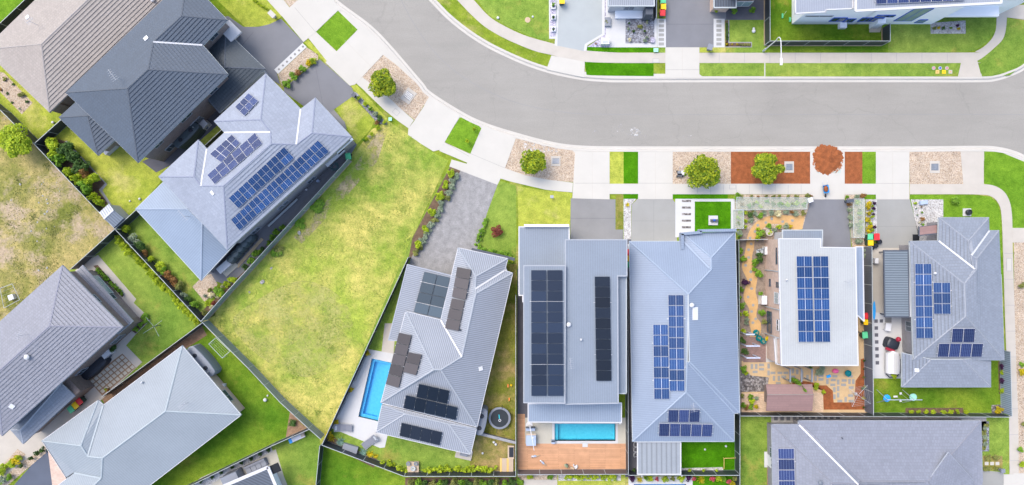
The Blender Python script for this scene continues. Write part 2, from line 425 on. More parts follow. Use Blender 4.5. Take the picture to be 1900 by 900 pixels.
mat('edging_grey', (.27, .27, .28), .85, .1, 2, 20, .3)
mat('edging_timber', (.48, .36, .24), .85, .15, 2, 20, .3)
mat('bark', (.10, .075, .055), .95, .2, 5, 30, .6)
cells('cell_blue', (.006, .034, .125), (.11, .18, .31), 6, 10, .05, frame=(.55, .56, .58), bus=.012)
cells('cell_violet', (.007, .016, .078), (.13, .17, .28), 6, 10, .055, frame=(.6, .6, .62))
cells('cell_black', (.014, .024, .046), (.018, .03, .055), 6, 10, .02, .3, frame=(.05, .065, .09))
cells('cell_coal', (.007, .012, .022), (.011, .017, .03), 6, 10, .02, .3, frame=(.02, .028, .04))
cells('cell_brown', (.060, .053, .055), (.07, .062, .065), 6, 10, .02, .35, frame=(.035, .035, .04))
cells('cell_teal', (.06, .082, .10), (.075, .10, .12), 6, 10, .02, .3, frame=(.05, .06, .07))
for nm, a, b_ in (('leaf_green', (0.103, 0.230, 0.022), (0.265, 0.459, 0.041)), ('leaf_lime', (0.238, 0.369, 0.017), (0.493, 0.580, 0.029)),
                  ('leaf_dark', (0.039, 0.098, 0.024), (0.108, 0.195, 0.046)), ('leaf_yellow', (0.396, 0.330, 0.011), (0.660, 0.517, 0.017)),
                  ('leaf_purple', (0.039, 0.013, 0.050), (0.099, 0.033, 0.110)), ('leaf_red', (0.143, 0.033, 0.024), (0.286, 0.077, 0.055)),
                  ('leaf_sage', (0.187, 0.253, 0.176), (0.374, 0.440, 0.319)), ('leaf_olive', (.17, .20, .05), (.32, .33, .10)),
                  ('leaf_rust', (0.224, 0.112, 0.042), (0.392, 0.210, 0.070)), ('leaf_blue', (0.120, 0.240, 0.204), (0.264, 0.408, 0.360)),
                  ('leaf_pink', (0.462, 0.066, 0.110), (0.660, 0.165, 0.198)), ('leaf_cream', (0.550, 0.517, 0.308), (0.726, 0.682, 0.495)), ('leaf_straw', (.21, .31, .05), (.37, .43, .10)), ('leaf_tree', (.06, .15, .008), (.42, .47, .02))):
    leafmat(nm, a, b_)
def plain(name, c, rough=.5, spec=.4, metal=0): return mat(name, c, rough, .03, 3, 30, 0, metal, spec)
plain('plastic_red', (.62, .03, .035), .4); plain('plastic_yellow', (.80, .50, .005), .4); plain('plastic_green', (.10, .50, .24), .4)
plain('bin_body', (.03, .06, .04), .5); plain('rubber', (.02, .02, .022), .8); plain('white_gloss', (0.580, 0.580, 0.590), .3)
plain('black_cover', (.018, .022, .032), .45); plain('tank_slate', (.055, .075, .085), .45); plain('tank_grey', (.19, .205, .235), .5)
plain('steel_pipe', (.55, .56, .58), .35, metal=.6); plain('blue_plastic', (.02, .30, .70), .4); plain('teal_glaze', (.0, .16, .17), .25)
plain('grey_fabric', (.17, .18, .21), .8); plain('blue_fabric', (.33, .40, .52), .8); plain('maroon', (.30, .02, .04), .4)
plain('terracotta', (.40, .17, .08), .8); plain('timber_pale', (.46, .37, .28), .8); plain('timber_gold', (.62, .42, .14), .7)
plain('cyan_paint', (.02, .42, .48), .5); plain('beige_box', (.45, .42, .36), .6); plain('lavender_slat', (.42, .46, .56), .6)
plain('galvanised', (.45, .50, .55), .4, metal=.4); plain('antenna_metal', (.34, .35, .38), .5); plain('mint', (.30, .62, .50), .5); plain('orange', (.75, .22, .04), .5)
plain('trampoline_mat', (.022, .028, .034), .8); plain('paint_blue', (.03, .10, .45), .5); plain('pink', (.75, .12, .28), .5)
plain('net_haze', (.36, .42, .38), .9)
for nm, c in (('cap_beige', (0.3, 0.27, 0.25)), ('cap_slate', (0.075, 0.088, 0.11)), ('cap_lav', (0.21, 0.23, 0.295)), ('cap_grey', (0.21, 0.21, 0.255)), ('cap_pale', (0.32, 0.36, 0.38)), ('cap_steel', (0.3, 0.32, 0.35)), ('cap_blue', (0.26, 0.31, 0.385)), ('cap_ash', (0.24, 0.255, 0.285)), ('cap_warm', (0.19, 0.195, 0.225))): mat(nm, c, .6, .05, 2, 20, .1)
# pool finishes
def poolmats():
    for nm, c, c2 in (('pool_tile_blue', (.06, .40, .72), (.11, .49, .80)), ('pool_tile_aqua', (.06, .47, .62), (.12, .56, .70)), ('pool_tile_deep', (.02, .20, .55), (.04, .27, .62))):
        m, n, b = newmat(nm); co = coords(n)
        v = N(n, 'ShaderNodeTexVoronoi', feature='DISTANCE_TO_EDGE'); v.inputs['Scale'].default_value = 3.2
        nz = N(n, 'ShaderNodeTexNoise'); nz.inputs['Scale'].default_value = 2; n.links.new(co, nz.inputs['Vector'])
        n.links.new(mix(n, .35, co, nz.outputs['Color']), v.inputs['Vector'])
        n.links.new(ramp(n, noise(n, co, 4, 5, .7), [(.3, c), (.7, c2)]), b.inputs['Base Color']); b.inputs['Roughness'].default_value = .5
        MATS[nm] = m
    m, n, b = newmat('pool_water'); n.nodes.remove(b)
    tr = N(n, 'ShaderNodeBsdfTransparent'); tr.inputs[0].default_value = (.78, .97, .99, 1)
    gl = N(n, 'ShaderNodeBsdfGlossy'); gl.inputs['Roughness'].default_value = .04
    fr = N(n, 'ShaderNodeFresnel'); fr.inputs['IOR'].default_value = 1.33
    bp = N(n, 'ShaderNodeBump'); bp.inputs['Strength'].default_value = .35; bp.inputs['Distance'].default_value = .03
    n.links.new(noise(n, coords(n), 5, 4, .6), bp.inputs['Height']); n.links.new(bp.outputs[0], gl.inputs['Normal']); n.links.new(bp.outputs[0], fr.inputs['Normal'])
    ms = N(n, 'ShaderNodeMixShader'); n.links.new(fr.outputs[0], ms.inputs[0]); n.links.new(tr.outputs[0], ms.inputs[1]); n.links.new(gl.outputs[0], ms.inputs[2])
    n.links.new(ms.outputs[0], n.nodes['Material Output'].inputs[0]); MATS['pool_water'] = m
poolmats()
# translucent netting and scattered chalk marks
def alphamat(name, c, lo, hi, scale, rough=.9):
    m, n, b = newmat(name); b.inputs['Base Color'].default_value = (*c, 1); b.inputs['Roughness'].default_value = rough
    f = ramp(n, noise(n, coords(n), scale, 6, .7), [(lo, (0, 0, 0)), (hi, (1, 1, 1))])
    n.links.new(f, b.inputs['Alpha']); MATS[name] = m
alphamat('dirt_fade', (.42, .34, .20), .46, .66, .55); alphamat('straw_fade', (.44, .42, .13), .40, .72, .35)
alphamat('chalk', (.5, .49, .47), .58, .68, 2.6); alphamat('chalk_dense', (.55, .54, .52), .50, .62, 2.2)
m_, n_, b_n = newmat('netting'); b_n.inputs['Base Color'].default_value = (.52, .62, .53, 1); b_n.inputs['Alpha'].default_value = .30; b_n.inputs['Roughness'].default_value = .9; MATS['netting'] = m_
m_, n_, b_n = newmat('pool_glass'); b_n.inputs['Base Color'].default_value = (.45, .5, .5, 1); b_n.inputs['Alpha'].default_value = .35; b_n.inputs['Roughness'].default_value = .1; MATS['pool_glass'] = m_

# ---------------------------------------------------------------- foliage
def leaves(name, m, rad, n, size, seed=0, center=(0, 0, 0), clumps=14, flatb=.75, box=None, bias=.5):
    """many small leaf-sized faces set in uneven clumps through a crown's volume"""
    rg = np.random.default_rng(seed); rad = np.array(rad, float)
    if box:   # hedge: clumps along a box
        cc = (rg.random((clumps, 3))-.5)*np.array(box)*.92; cr = np.full(clumps, min(box[1], box[2])*.33)*rg.uniform(.75, 1.25, clumps)
    else:
        d = rg.normal(size=(clumps, 3)); d /= np.linalg.norm(d, axis=1)[:, None]; d[:, 2] = np.where(d[:, 2] < -.2, -d[:, 2]*.5, d[:, 2])
        cc = d*rad*rg.uniform(.25, .78, clumps)[:, None]; cr = rad.mean()*rg.uniform(.26, .46, clumps)
    k = rg.integers(0, clumps, n)
    o = rg.normal(size=(n, 3)); o /= np.linalg.norm(o, axis=1)[:, None]
    p = cc[k]+o*(cr[k]*rg.uniform(.45, 1.0, n)**.5)[:, None]*np.array([1, 1, flatb])+np.array(center)
    nn = o*bias+rg.normal(size=(n, 3))*.45+np.array([0, 0, .95]); nn /= np.linalg.norm(nn, axis=1)[:, None]
    t = rg.normal(size=(n, 3)); t -= (t*nn).sum(1)[:, None]*nn; t /= np.linalg.norm(t, axis=1)[:, None]
    b = np.cross(nn, t); s = size*rg.uniform(.6, 1.35, n)[:, None]
    V = np.stack([p-t*s, p-b*s*.55, p+t*s, p+b*s*.55], 1).reshape(-1, 3)
    me = bpy.data.meshes.new(name); me.vertices.add(4*n); me.vertices.foreach_set('co', V.ravel())
    me.loops.add(4*n); me.loops.foreach_set('vertex_index', np.arange(4*n)); me.polygons.add(n)
    me.polygons.foreach_set('loop_start', np.arange(n)*4); me.polygons.foreach_set('loop_total', np.full(n, 4))
    me.update(calc_edges=True); me.materials.append(MATS[m]); return me
BUSH = {}
def bush_mesh(color, k):
    key = (color, k)
    if key not in BUSH:
        if color.startswith('agave'):
            BUSH[key] = spiky(color, k)
        else:
            BUSH[key] = leaves('bush', 'leaf_'+color, (1.1, 1.1, .85), 700, .14, seed=hash(k)+3*len(color), center=(0, 0, .62), clumps=11)
    return BUSH[key]
def spiky(color, k, n=26):
    rg = random.Random(k); mb = MB(); m = 'leaf_blue' if color == 'agave' else 'leaf_yellow'
    for i in range(n):
        a = 2*math.pi*i/n+rg.uniform(-.1, .1); el = rg.choice([.25, .55, .9]); L = rg.uniform(.8, 1.1); w_ = .085
        u = Vector((math.cos(a), math.sin(a), 0)); s_ = Vector((-u.y, u.x, 0)); pts = []
        for t in (0, .35, .7, 1):
            c = u*(L*t*math.cos(el))+Vector((0, 0, L*math.sin(el)*(t-.35*t*t)+.1)); ww = w_*(1-t**2)*(.7+.6*t)
            pts.append((c-s_*ww, c+s_*ww))
        for (a0, a1), (b0, b1) in zip(pts, pts[1:]): mb.face([a0, a1, b1, b0])
    me_o = mb.build('bush', m); me = me_o.data; bpy.data.objects.remove(me_o); return me
rb = random.Random(11)
CN = {'green': 'green', 'lime': 'bright lime green', 'dark': 'dark green', 'yellow': 'bright yellow', 'purple': 'dark purple', 'red': 'dark red', 'sage': 'pale sage green',
      'olive': 'olive green', 'rust': 'rusty brown', 'blue': 'blue green', 'pink': 'pink flowering', 'cream': 'cream coloured', 'agave': 'spiky blue green', 'agave_y': 'spiky yellow'}
def bush(px, py, r, color, label=None, group=None, h=None, name='shrub', cat='shrub', z=0.0):
    """r in plan pixels"""
    me = bush_mesh(color, rb.randrange(4)); o = bpy.data.objects.new(name, me); COL.objects.link(o)
    rr = r/PXM*rb.uniform(.92, 1.08); hh = (h if h else rr*1.0)
    o.location = P(px, py, z+hh*.6).xy.to_3d()+Vector((0, 0, z)); o.rotation_euler = (0, 0, rb.uniform(0, 6.28)); o.scale = (rr, rr*rb.uniform(.88, 1.1), hh/1.2)
    lb = label or f'{CN[color]} shrub'
    if name == 'shrub':   # the kind follows the word used in the label
        for kd in ('weed', 'conifer', 'succulent', 'flower clump', 'bush', 'plant'):
            if kd in lb.split(' in the ')[0].split(' above ')[0] or (kd == 'plant' and f' {kd} ' in lb): cat = kd; o.name = kd.replace(' ', '_'); break
    tag(o, lb, cat, group); return o
def row(p0, p1, n, r, colors, label, group, jit=2.0, **kw):
    colors = colors.split()
    for i in range(n):
        t = (i+.5)/n; c = colors[i % len(colors)]
        lb = label if '{}' not in label else label.format(CN[c])
        bush(p0[0]+(p1[0]-p0[0])*t+rb.uniform(-jit, jit), p0[1]+(p1[1]-p0[1])*t+rb.uniform(-jit, jit), r*rb.uniform(.8, 1.2), c, lb, group+(' '+CN[c] if len(set(colors)) > 1 else ''), **kw)
def hedge(p0, p1, wpx, h, color, label, n=900, name='hedge', cat='hedge'):
    a, b = P(*p0, h*.6), P(*p1, h*.6); L = (b-a).length; W = wpx/PXM
    me = leaves('hedge', 'leaf_'+color, (1, 1, 1), n, .10, seed=rb.randrange(999), center=(0, 0, h*.52), clumps=max(10, int(L/W*5)), box=(L, W, h*.8), flatb=1)
    o = bpy.data.objects.new(name, me); COL.objects.link(o); m = (a+b)/2; o.location = (m.x, m.y, 0); o.rotation_euler = (0, 0, math.atan2(b.y-a.y, b.x-a.x))
    return tag(o, label, cat)
def tree(px, py, r, h, color, label, seed=1, n=6500, name='tree', group=None):
    """r: crown radius in plan pixels as seen; px,py: crown centre as seen; h: overall height"""
    zc = h*.66; c = P(px, py, zc); R_ = r*(1-zc/CAM_H)/PXM
    t = thing(name, label, 'tree', (c.x, c.y, 0), 0, group); rg = random.Random(seed); mb = MB()
    mb.tube((0, 0, 0), (0.03, 0, h*.38), .085*h/4, .055*h/4)
    for i in range(7):
        a = i*2.4+rg.random(); e = Vector((math.cos(a)*R_*.6, math.sin(a)*R_*.6, h*rg.uniform(.6, .85))); s_ = Vector((0.03, 0, h*rg.uniform(.28, .38)))
        mid = (s_+e)/2+Vector((0, 0, .15)); mb.tube(s_, mid, .035*h/4, .025*h/4, 6); mb.tube(mid, e, .025*h/4, .01, 6)
    mb.build('trunk', 'bark', t)
    me = leaves('crown', 'leaf_'+color, (R_*1.08, R_*1.08, h*.36), n, .13, seed=seed, center=(0, 0, zc-.05*h), clumps=34)
    o = bpy.data.objects.new('crown', me); COL.objects.link(o); o.parent = t; return t

def inpoly(x, y, poly):
    c = False; j = len(poly)-1
    for i in range(len(poly)):
        if (poly[i][1] > y) != (poly[j][1] > y) and x < (poly[j][0]-poly[i][0])*(y-poly[i][1])/(poly[j][1]-poly[i][1])+poly[i][0]: c = not c
        j = i
    return c
def tufts(label, poly, n, m, size, seed, z=.02, patch=.0):
    """unmown grass: thousands of short blades and tufts"""
    rg = np.random.default_rng(seed); xs = [p[0] for p in poly]; ys = [p[1] for p in poly]; pts = []
    cl = [(rg.uniform(min(xs), max(xs)), rg.uniform(min(ys), max(ys)), rg.uniform(6, 26)) for _ in range(90)]
    while len(pts) < n:
        if rg.random() < patch: c = cl[rg.integers(0, 90)]; x, y = c[0]+rg.normal()*c[2]*.6, c[1]+rg.normal()*c[2]*.6
        else: x, y = rg.uniform(min(xs), max(xs)), rg.uniform(min(ys), max(ys))
        if inpoly(x, y, poly) and -10 < x < 1910 and -10 < y < 910: pts.append(tuple(P(x, y)))
    p = np.array(pts); nn = rg.normal(size=(n, 3))*.55+np.array([0, 0, .8]); nn /= np.linalg.norm(nn, axis=1)[:, None]
    t = rg.normal(size=(n, 3)); t -= (t*nn).sum(1)[:, None]*nn; t /= np.linalg.norm(t, axis=1)[:, None]; b = np.cross(nn, t); s_ = size*rg.uniform(.5, 1.5, n)[:, None]
    p[:, 2] += z+s_[:, 0]*.4
    Vv = np.stack([p-t*s_, p-b*s_*.35, p+t*s_, p+b*s_*.35], 1).reshape(-1, 3)
    me = bpy.data.meshes.new('long_grass'); me.vertices.add(4*n); me.vertices.foreach_set('co', Vv.ravel()); me.loops.add(4*n); me.loops.foreach_set('vertex_index', np.arange(4*n)); me.polygons.add(n)
    me.polygons.foreach_set('loop_start', np.arange(n)*4); me.polygons.foreach_set('loop_total', np.full(n, 4)); me.update(calc_edges=True); me.materials.append(MATS[m])
    o = bpy.data.objects.new('long_grass', me); COL.objects.link(o); tag(o, label, 'grass', kind='stuff'); return o
# ---------------------------------------------------------------- houses
def newell(pts):
    n = Vector((0, 0, 0))
    for a, b in zip(pts, pts[1:]+pts[:1]): n += Vector(((a.y-b.y)*(a.z+b.z), (a.z-b.z)*(a.x+b.x), (a.x-b.x)*(a.y+b.y)))
    return n.normalized()
def clip(poly, uv, a, keep_above):
    """cut a face (3-D points with uv) along v = a"""
    out, ou = [], []
    for i in range(len(poly)):
        p, q_, u, w_ = poly[i], poly[(i+1) % len(poly)], uv[i], uv[(i+1) % len(poly)]
        ip = u[1] >= a if keep_above else u[1] <= a; iq = w_[1] >= a if keep_above else w_[1] <= a
        if ip: out.append(p); ou.append(u)
        if ip != iq:
            t = (a-u[1])/(w_[1]-u[1]); out.append(p+(q_-p)*t); ou.append((u[0]+(w_[0]-u[0])*t, a))
    return out, ou
def courses(mb, butt, pts, uv, n, step=.35, h=.068):
    """lay tile courses over a roof plane: each row overlaps the one below"""
    v0, v1 = min(u[1] for u in uv), max(u[1] for u in uv); k = math.floor(v0/step)
    while k*step < v1:
        a, b = k*step, (k+1)*step; p, u = clip(pts, uv, a, True)
        if len(p) > 2: p, u = clip(p, u, b, False)
        if len(p) > 2:
            q_ = [x+n*(h*(1-(w_[1]-a)/step)) for x, w_ in zip(p, u)]; mb.face(q_, u)
            lo = [i for i in range(len(p)) if abs(u[i][1]-a) < 1e-4]
            if len(lo) >= 2:
                i, j = min(lo, key=lambda i: u[i][0]), max(lo, key=lambda i: u[i][0])
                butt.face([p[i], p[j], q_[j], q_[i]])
        k += 1
class House:
    def __init__(s, name, label, base, cat='house'):
        b = P(*base, 0); s.t = thing(name, label, cat, (b.x, b.y, 0), world=True); s.planes = {}
    def roof(s, V, faces, ez, m, tanp=.4, trim='trim_grey', cap=None, valleys=(), fixed=None, pid='', vmat='trim_white', gut=None, name='roof', soffit=True):
        fixed = fixed or {}; eave = set()
        for f in faces: eave |= {f[0], f[1]}
        pos = {}; 
        for k in V: pos[k] = P(*V[k], fixed.get(k, ez))
        inner = [k for k in V if k not in eave and k not in fixed]
        for it in range(14):
            for k in inner:
                for f in faces:
                    if k in f:
                        a, b = pos[f[0]], pos[f[1]]; p = pos[k]; e = (b-a).xy; e.normalize(); d = (p-a).xy
                        dist = abs(e.x*d.y-e.y*d.x); t = d.dot(e)/max((b-a).xy.length, .1); z0 = a.z+(b.z-a.z)*min(max(t, 0), 1)
                        pos[k] = P(*V[k], z0+tanp*dist); break
        mb = MB(); bt = MB(); cnt = {}
        for f in faces:
            pts = [pos[k] for k in f]; n = newell(pts)
            if n.z < 0: pts = pts[::-1]; n = -n
            a, b = pos[f[0]], pos[f[1]]; e = (b-a); e.z = 0; e.normalize(); vup = n.cross(e)
            if vup.z < 0: vup = -vup
            uvs = [((p-a).dot(e), (p-a).dot(vup)) for p in pts]
            courses(mb, bt, pts, uvs, n) if m.startswith('tile') else mb.face(pts, uvs)
            s.planes[pid+f[0]+f[1]] = (a.copy(), n.copy(), e.copy(), vup.copy())
            for i in range(len(f)): cnt.setdefault(frozenset((f[i], f[(i+1) % len(f)])), []).append(f)
        ro = mb.build(name, m, s.t)
        if bt.f: bt.build('tile_edges', m+'_butt_shade', ro, base=s.t['_b']).location = (0, 0, 0)
        capm = cap or trim; gm = MB(); vs = {frozenset(v) for v in valleys}; used = set()
        for ed, fs in cnt.items():
            a, b = [pos[k] for k in ed]
            if (a-b).length < .05: continue
            if len(fs) > 1:
                if ed in vs:
                    d = (b-a).normalized(); sd_ = Vector((-d.y, d.x, 0)).normalized()*.09; up = Vector((0, 0, .09))
                    vm = MB(); vm.face([a-sd_+up, a+sd_+up, b+sd_+up, b-sd_+up]); vm.face([a-sd_, a-sd_+up, b-sd_+up, b-sd_]); vm.face([a+sd_+up, a+sd_, b+sd_, b+sd_+up])
                    vm.build('valley_gutter', vmat, ro, base=s.t['_b']).location = (0, 0, 0)
                else:
                    o_ = Vector((0, 0, -.035)); MB().tube(a+o_, b+o_, .11, .11, 6).build('ridge_cap', capm, ro, base=s.t['_b']).location = (0, 0, 0)
            else:
                d = (b-a); L = d.length; c = (a+b)/2; ang = math.atan2(d.y, d.x); tl = -math.asin(max(-1, min(1, d.z/L)))
                gm.box((c.x, c.y, c.z-.08), (L+.10, .11, .16), ang, (0, tl))
        if gm.f: gm.build('gutter', gut or trim, ro, base=s.t['_b']).location = (0, 0, 0)
        s.pos = pos; return ro
    def slab(s, pts, z, m, th=.22, trim='trim_grey', slope=(0, 0), pid='', udir=0, name='roof', edge=.12):
        """low pitched sheet roof: px outline at height z; slope=(dz/dx,dz/dy)"""
        c0 = P(sum(p[0] for p in pts)/len(pts), sum(p[1] for p in pts)/len(pts), z)
        n = Vector((-slope[0], -slope[1], 1)).normalized()
        W = [ray_plane(*p, c0, n) for p in pts]
        e = Vector((math.cos(udir), math.sin(udir), 0)); v = n.cross(e)
        A = sum(W[i].x*W[(i+1) % len(W)].y-W[(i+1) % len(W)].x*W[i].y for i in range(len(W)))
        if A < 0: W = W[::-1]
        mb = MB(); mb.face(W, [((p-c0).dot(e), (p-c0).dot(v)) for p in W])
        dn = Vector((0, 0, -th))
        for a, b in zip(W, W[1:]+W[:1]): mb.face([a+dn, b+dn, b, a])
        mb.face([p+dn for p in W][::-1]); ro = mb.build(name, m, s.t); gm = MB()
        for a, b in zip(W, W[1:]+W[:1]):
            d = b-a; L = d.length; c = (a+b)/2; gm.box((c.x, c.y, c.z-.05), (L+.06, edge, .16), math.atan2(d.y, d.x), (0, -math.asin(max(-1, min(1, d.z/L)))))
        gm.build('gutter', trim, ro, base=s.t['_b']).location = (0, 0, 0); s.planes[pid] = (c0, n, e, v); return ro
    def walls(s, pts, z0, z1, m, ins=.45, zref=None, win=True, wz=None, skip=()):
        """walls stand inside the eaves outline given in px at height zref"""
        zr = z1 if zref is None else zref
        W = inset([P(*p, zr) for p in pts], ins); s.W = W
        MB().prism(W, z0, z1, top=True).build('wall', m, s.t)
        if win:
            for i in range(len(W)):
                a, b = W[i], W[(i+1) % len(W)]; L = (b-a).length
                if L < 3.2 or i in skip: continue
                d = (b-a)/L; nrm = Vector((d.y, -d.x)); n = max(1, int(L/4.2))
                for z in (wz or ([1.0] if z1 < 4 else [1.0, z0+3.9 if z0 > 1 else 3.9])):
                    if z+1.15 > z1: continue
                    for k in range(n):
                        c = a+d*(L*(k+.5)/n)+nrm*.03; s.window((c.x, c.y, z+.55), math.atan2(d.y, d.x), 1.5 if (k+i) % 2 else 1.1, 1.1)
        return W
    def window(s, c, ang, w_, h, frame='trim_grey', pane='glass'):
        f = MB(); t = .06
        M = Matrix.Rotation(ang, 3, 'Z')
        for dx, dz, sx, sz in ((0, h/2, w_, t), (0, -h/2, w_+.1, t), (-w_/2, 0, t, h), (w_/2, 0, t, h), (0, 0, t*.7, h)):
            f.box(Vector(c)+M @ Vector((dx, 0, dz)), (sx, .10, sz), ang)
        fo = f.build('window', frame, s.t); g = MB(); g.box(c, (w_-.05, .05, h-.05), ang)
        g.build('pane', pane, fo, base=s.t['_b']).location = (0, 0, 0)
    def box(s, name, c, size, m, rot=0, parent=None):
        return MB().box(c, size, rot).build(name, m, s.t)
    def panels(s, quad, nc, nr, m, plane, off=.22, gap=.02, name='solar_panel', swap=False):
        """quad: px of the array corners, TL TR BR BL; nc x nr modules lifted off the roof plane"""
        p0, n, e, v = s.planes[plane]; Q = [ray_plane(*p, p0, n, off) for p in quad]
        lerp = lambda a, b, t: a+(b-a)*t
        for i in range(nc):
            for j in range(nr):
                W = []
                for (du, dv) in ((gap, gap), (1-gap, gap), (1-gap, 1-gap), (gap, 1-gap)):
                    u, t = (i+du)/nc, (j+dv)/nr; W.append(lerp(lerp(Q[0], Q[1], u), lerp(Q[3], Q[2], u), t))
                uv = [(0, 1), (1, 1), (1, 0), (0, 0)]
                if swap: uv = [(0, 0), (0, 1), (1, 1), (1, 0)]
                if newell(W).z < 0: W = W[::-1]; uv = uv[::-1]
                mb = MB(); mb.face(W, uv); dn = -n*.04
                for a, b in zip(W, W[1:]+W[:1]): mb.face([a+dn, b+dn, b, a])
                mb.face([p+dn for p in W][::-1]); mb.build(name, m, s.t)
        r = MB()
        for t in (.25, .75):
            a, b = lerp(Q[0], Q[3], t), lerp(Q[1], Q[2], t); d = (b-a).normalized()*.12
            r.tube(a-d-n*.06, b+d-n*.06, .025, n=5)
        r.build('mounting_rail', 'steel_pipe', s.t)
    def pt(s, px, py, plane, off=0): p0, n, e, v = s.planes[plane]; return ray_plane(px, py, p0, n, off)
    def vent(s, px, py, plane, m='trim_white', r=.16, name='roof_vent'):
        p = s.pt(px, py, plane); MB().lathe([(r*.7, -.1), (r*.7, .14), (r*1.25, .15), (r*1.3, .26), (r*.8, .36), (.02, .39)], p, 12).build(name, m, s.t, True)
    def skylight(s, px, py, w_, h_, ang, plane, m='white_gloss', name='skylight', th=.1):
        p = s.pt(px, py, plane, .05); p0, n, e, v = s.planes[plane]
        q_ = n.to_track_quat('Z', 'Y').to_matrix(); A = Matrix.Rotation(ang, 3, n)
        ex = Vector((1, 0, 0)); ex = (ex-n*ex.dot(n)).normalized(); ex = A @ ex; ey = n.cross(ex)
        mb = MB(); c = [p+ex*(a*w_/2)+ey*(b*h_/2)+n*k*th/2 for k in (-1, 1) for a, b in ((-1, -1), (1, -1), (1, 1), (-1, 1))]
        for f in ((4, 5, 6, 7), (0, 1, 5, 4), (1, 2, 6, 5), (2, 3, 7, 6), (3, 0, 4, 7)): mb.face([c[i] for i in f])
        mb.build(name, m, s.t)
    def antenna(s, px, py, plane, ang=0, L=1.5):
        p = s.pt(px, py, plane); mb = MB(); mb.tube(p, p+Vector((0, 0, 1.5)), .02, n=5); t = p+Vector((0, 0, 1.45))
        u = Vector((math.cos(ang), math.sin(ang), 0)); v = Vector((-u.y, u.x, 0)); mb.tube(t-u*L*.4, t+u*L*.6, .018, n=5)
        for k in range(6):
            c = t+u*(L*(-.35+.17*k)); l = .40-.03*k; mb.tube(c-v*l, c+v*l, .011, n=4)
        mb.build('antenna', 'antenna_metal', s.t)

# ---------------------------------------------------------------- fences
def fence(pts, label, m='fence_dark', rail='rail_pale', h=1.8, z0=0.0, bay=2.4, top=True, zt=None, plinth=None, lat=.05):
    """pts: px of the fence TOP line; each bay a panel, a post between"""
    W = [P(*p, h+z0) for p in pts]; b = W[0].copy(); b.z = 0
    t = thing('fence', label, 'fence', tuple(b), world=True); rl = MB(); pl = MB()
    for a, c in zip(W, W[1:]):
        L = (c-a).length; n = max(1, round(L/bay)); d = (c-a)/L; ang = math.atan2(d.y, d.x)
        for k in range(n):
            u = a+d*(L*(k+.5)/n); MB().box((u.x, u.y, z0+(h-.04)/2), (L/n-.06, .035, h-.08), ang).build('panel', m, t)
            p = a+d*(L*k/n); MB().box((p.x, p.y, z0+h/2), (.065, .065, h+.02), ang).build('post', rail, t)
            if plinth: pl.box((u.x, u.y, z0+.08), (L/n-.1, .16, .16), ang)
        u = (a+c)/2; rl.box((u.x, u.y, z0+h-.015), (L, lat, .05), ang); rl.box((u.x, u.y, z0+.1), (L, .045, .05), ang)
    rl.build('rail', rail, t)
    if plinth: pl.build('plinth', plinth, t)
    return t

# ---------------------------------------------------------------- pools
def pool(label, quad, tilem, cop='paving_white', depth=.95, step=None):
    W = [P(*p, 0) for p in quad]; b = W[0]
    t = thing('swimming_pool', label, 'swimming pool', (b.x, b.y, 0), world=True)
    w2 = [tuple(p.xy) for p in W]; mb = MB(); mb.prism(w2, -depth, .0, top=False)
    A = sum(w2[i][0]*w2[(i+1) % 4][1]-w2[(i+1) % 4][0]*w2[i][1] for i in range(4))
    ww = w2 if A > 0 else w2[::-1]; mb.face([(*p, -depth) for p in ww])
    mb.build('basin', tilem, t); ins = inset(w2, .45)
    if step == 'ring':   # seat ledge all round under the water
        MB().prism(w2, -depth+.01, -.42, holes=[[tuple(v_) for v_ in inset(w2, .34)]]).build('step', tilem, t)
    elif step is not None:   # narrow ledge along one side
        i = step; c = MB(); a, b2 = Vector(w2[i]), Vector(w2[(i+1) % 4]); c3, d3 = Vector(w2[(i+2) % 4]), Vector(w2[(i+3) % 4])
        k = .4/max((c3-b2).length, .1); c.prism([a, b2, b2+(c3-b2)*k, a+(d3-a)*k], -depth+.01, -.35); c.build('step', tilem, t)
    MB().face([(*p, -.10) for p in ww]).build('water', 'pool_water', t)
    out = inset(w2, -.28); MB().prism(out, .0, .055, holes=[w2]).build('coping', cop, t)
    return t
# ---------------------------------------------------------------- ground, road, kerbs
POOL1 = [(690, 665), (727, 673), (703, 782), (665, 773)]
POOL2 = [(1029, 786), (1142, 786), (1142, 818), (1029, 818)]
POOL3 = [(1176, 898), (1273, 898), (1273, 945), (1176, 945)]
g_ = MB(); g_.face([(-1500, -1500, -.30), (1500, -1500, -.30), (1500, 1500, -.30), (-1500, 1500, -.30)])
# the sheet carries on to the horizon; a hole is left only where the pools go down
g_.f = []; g_.v = []; g_.uv = []
g_.prism([(-1500, -1500), (1500, -1500), (1500, 1500), (-1500, 1500)], -.5, -.30, holes=[[tuple(p.xy) for p in map(lambda a: P(*a), inset(pp, -6) if 0 else pp)] for pp in (POOL1, POOL2, POOL3)])
g_.build('ground', 'meadow')['kind'] = 'structure'
S = [(380, -215), (505, -100), (627, 0)]+q('B', 960, 170, 1200, 440)[0:1]+[(780, 147), (800, 170), (860, 208), (903, 228), (960, 246), (1027, 263), (1080, 269.5), (1160, 271), (1350, 271), (1550, 271), (1700, 271), (1820, 270), (1853, 272), (1880, 278), (1905, 289), (1935, 312), (1955, 345), (1965, 400), (1968, 600), (1968, 900), (1968, 1200)]
Nn = [(545, -245), (660, -140), (795, 0), (827, 33), (860, 60), (893, 82), (927, 100), (977, 122), (1027, 138), (1080, 148.5), (1120, 152), (1160, 153), (1350, 152.7), (1550, 152.7), (1700, 152.7), (1820, 152.7), (1850, 150), (1873, 143), (1900, 131), (1925, 108), (1942, 75), (1950, 20), (1952, -150), (1952, -330)]
S, Nn = dense(S, 8), dense(Nn, 8)
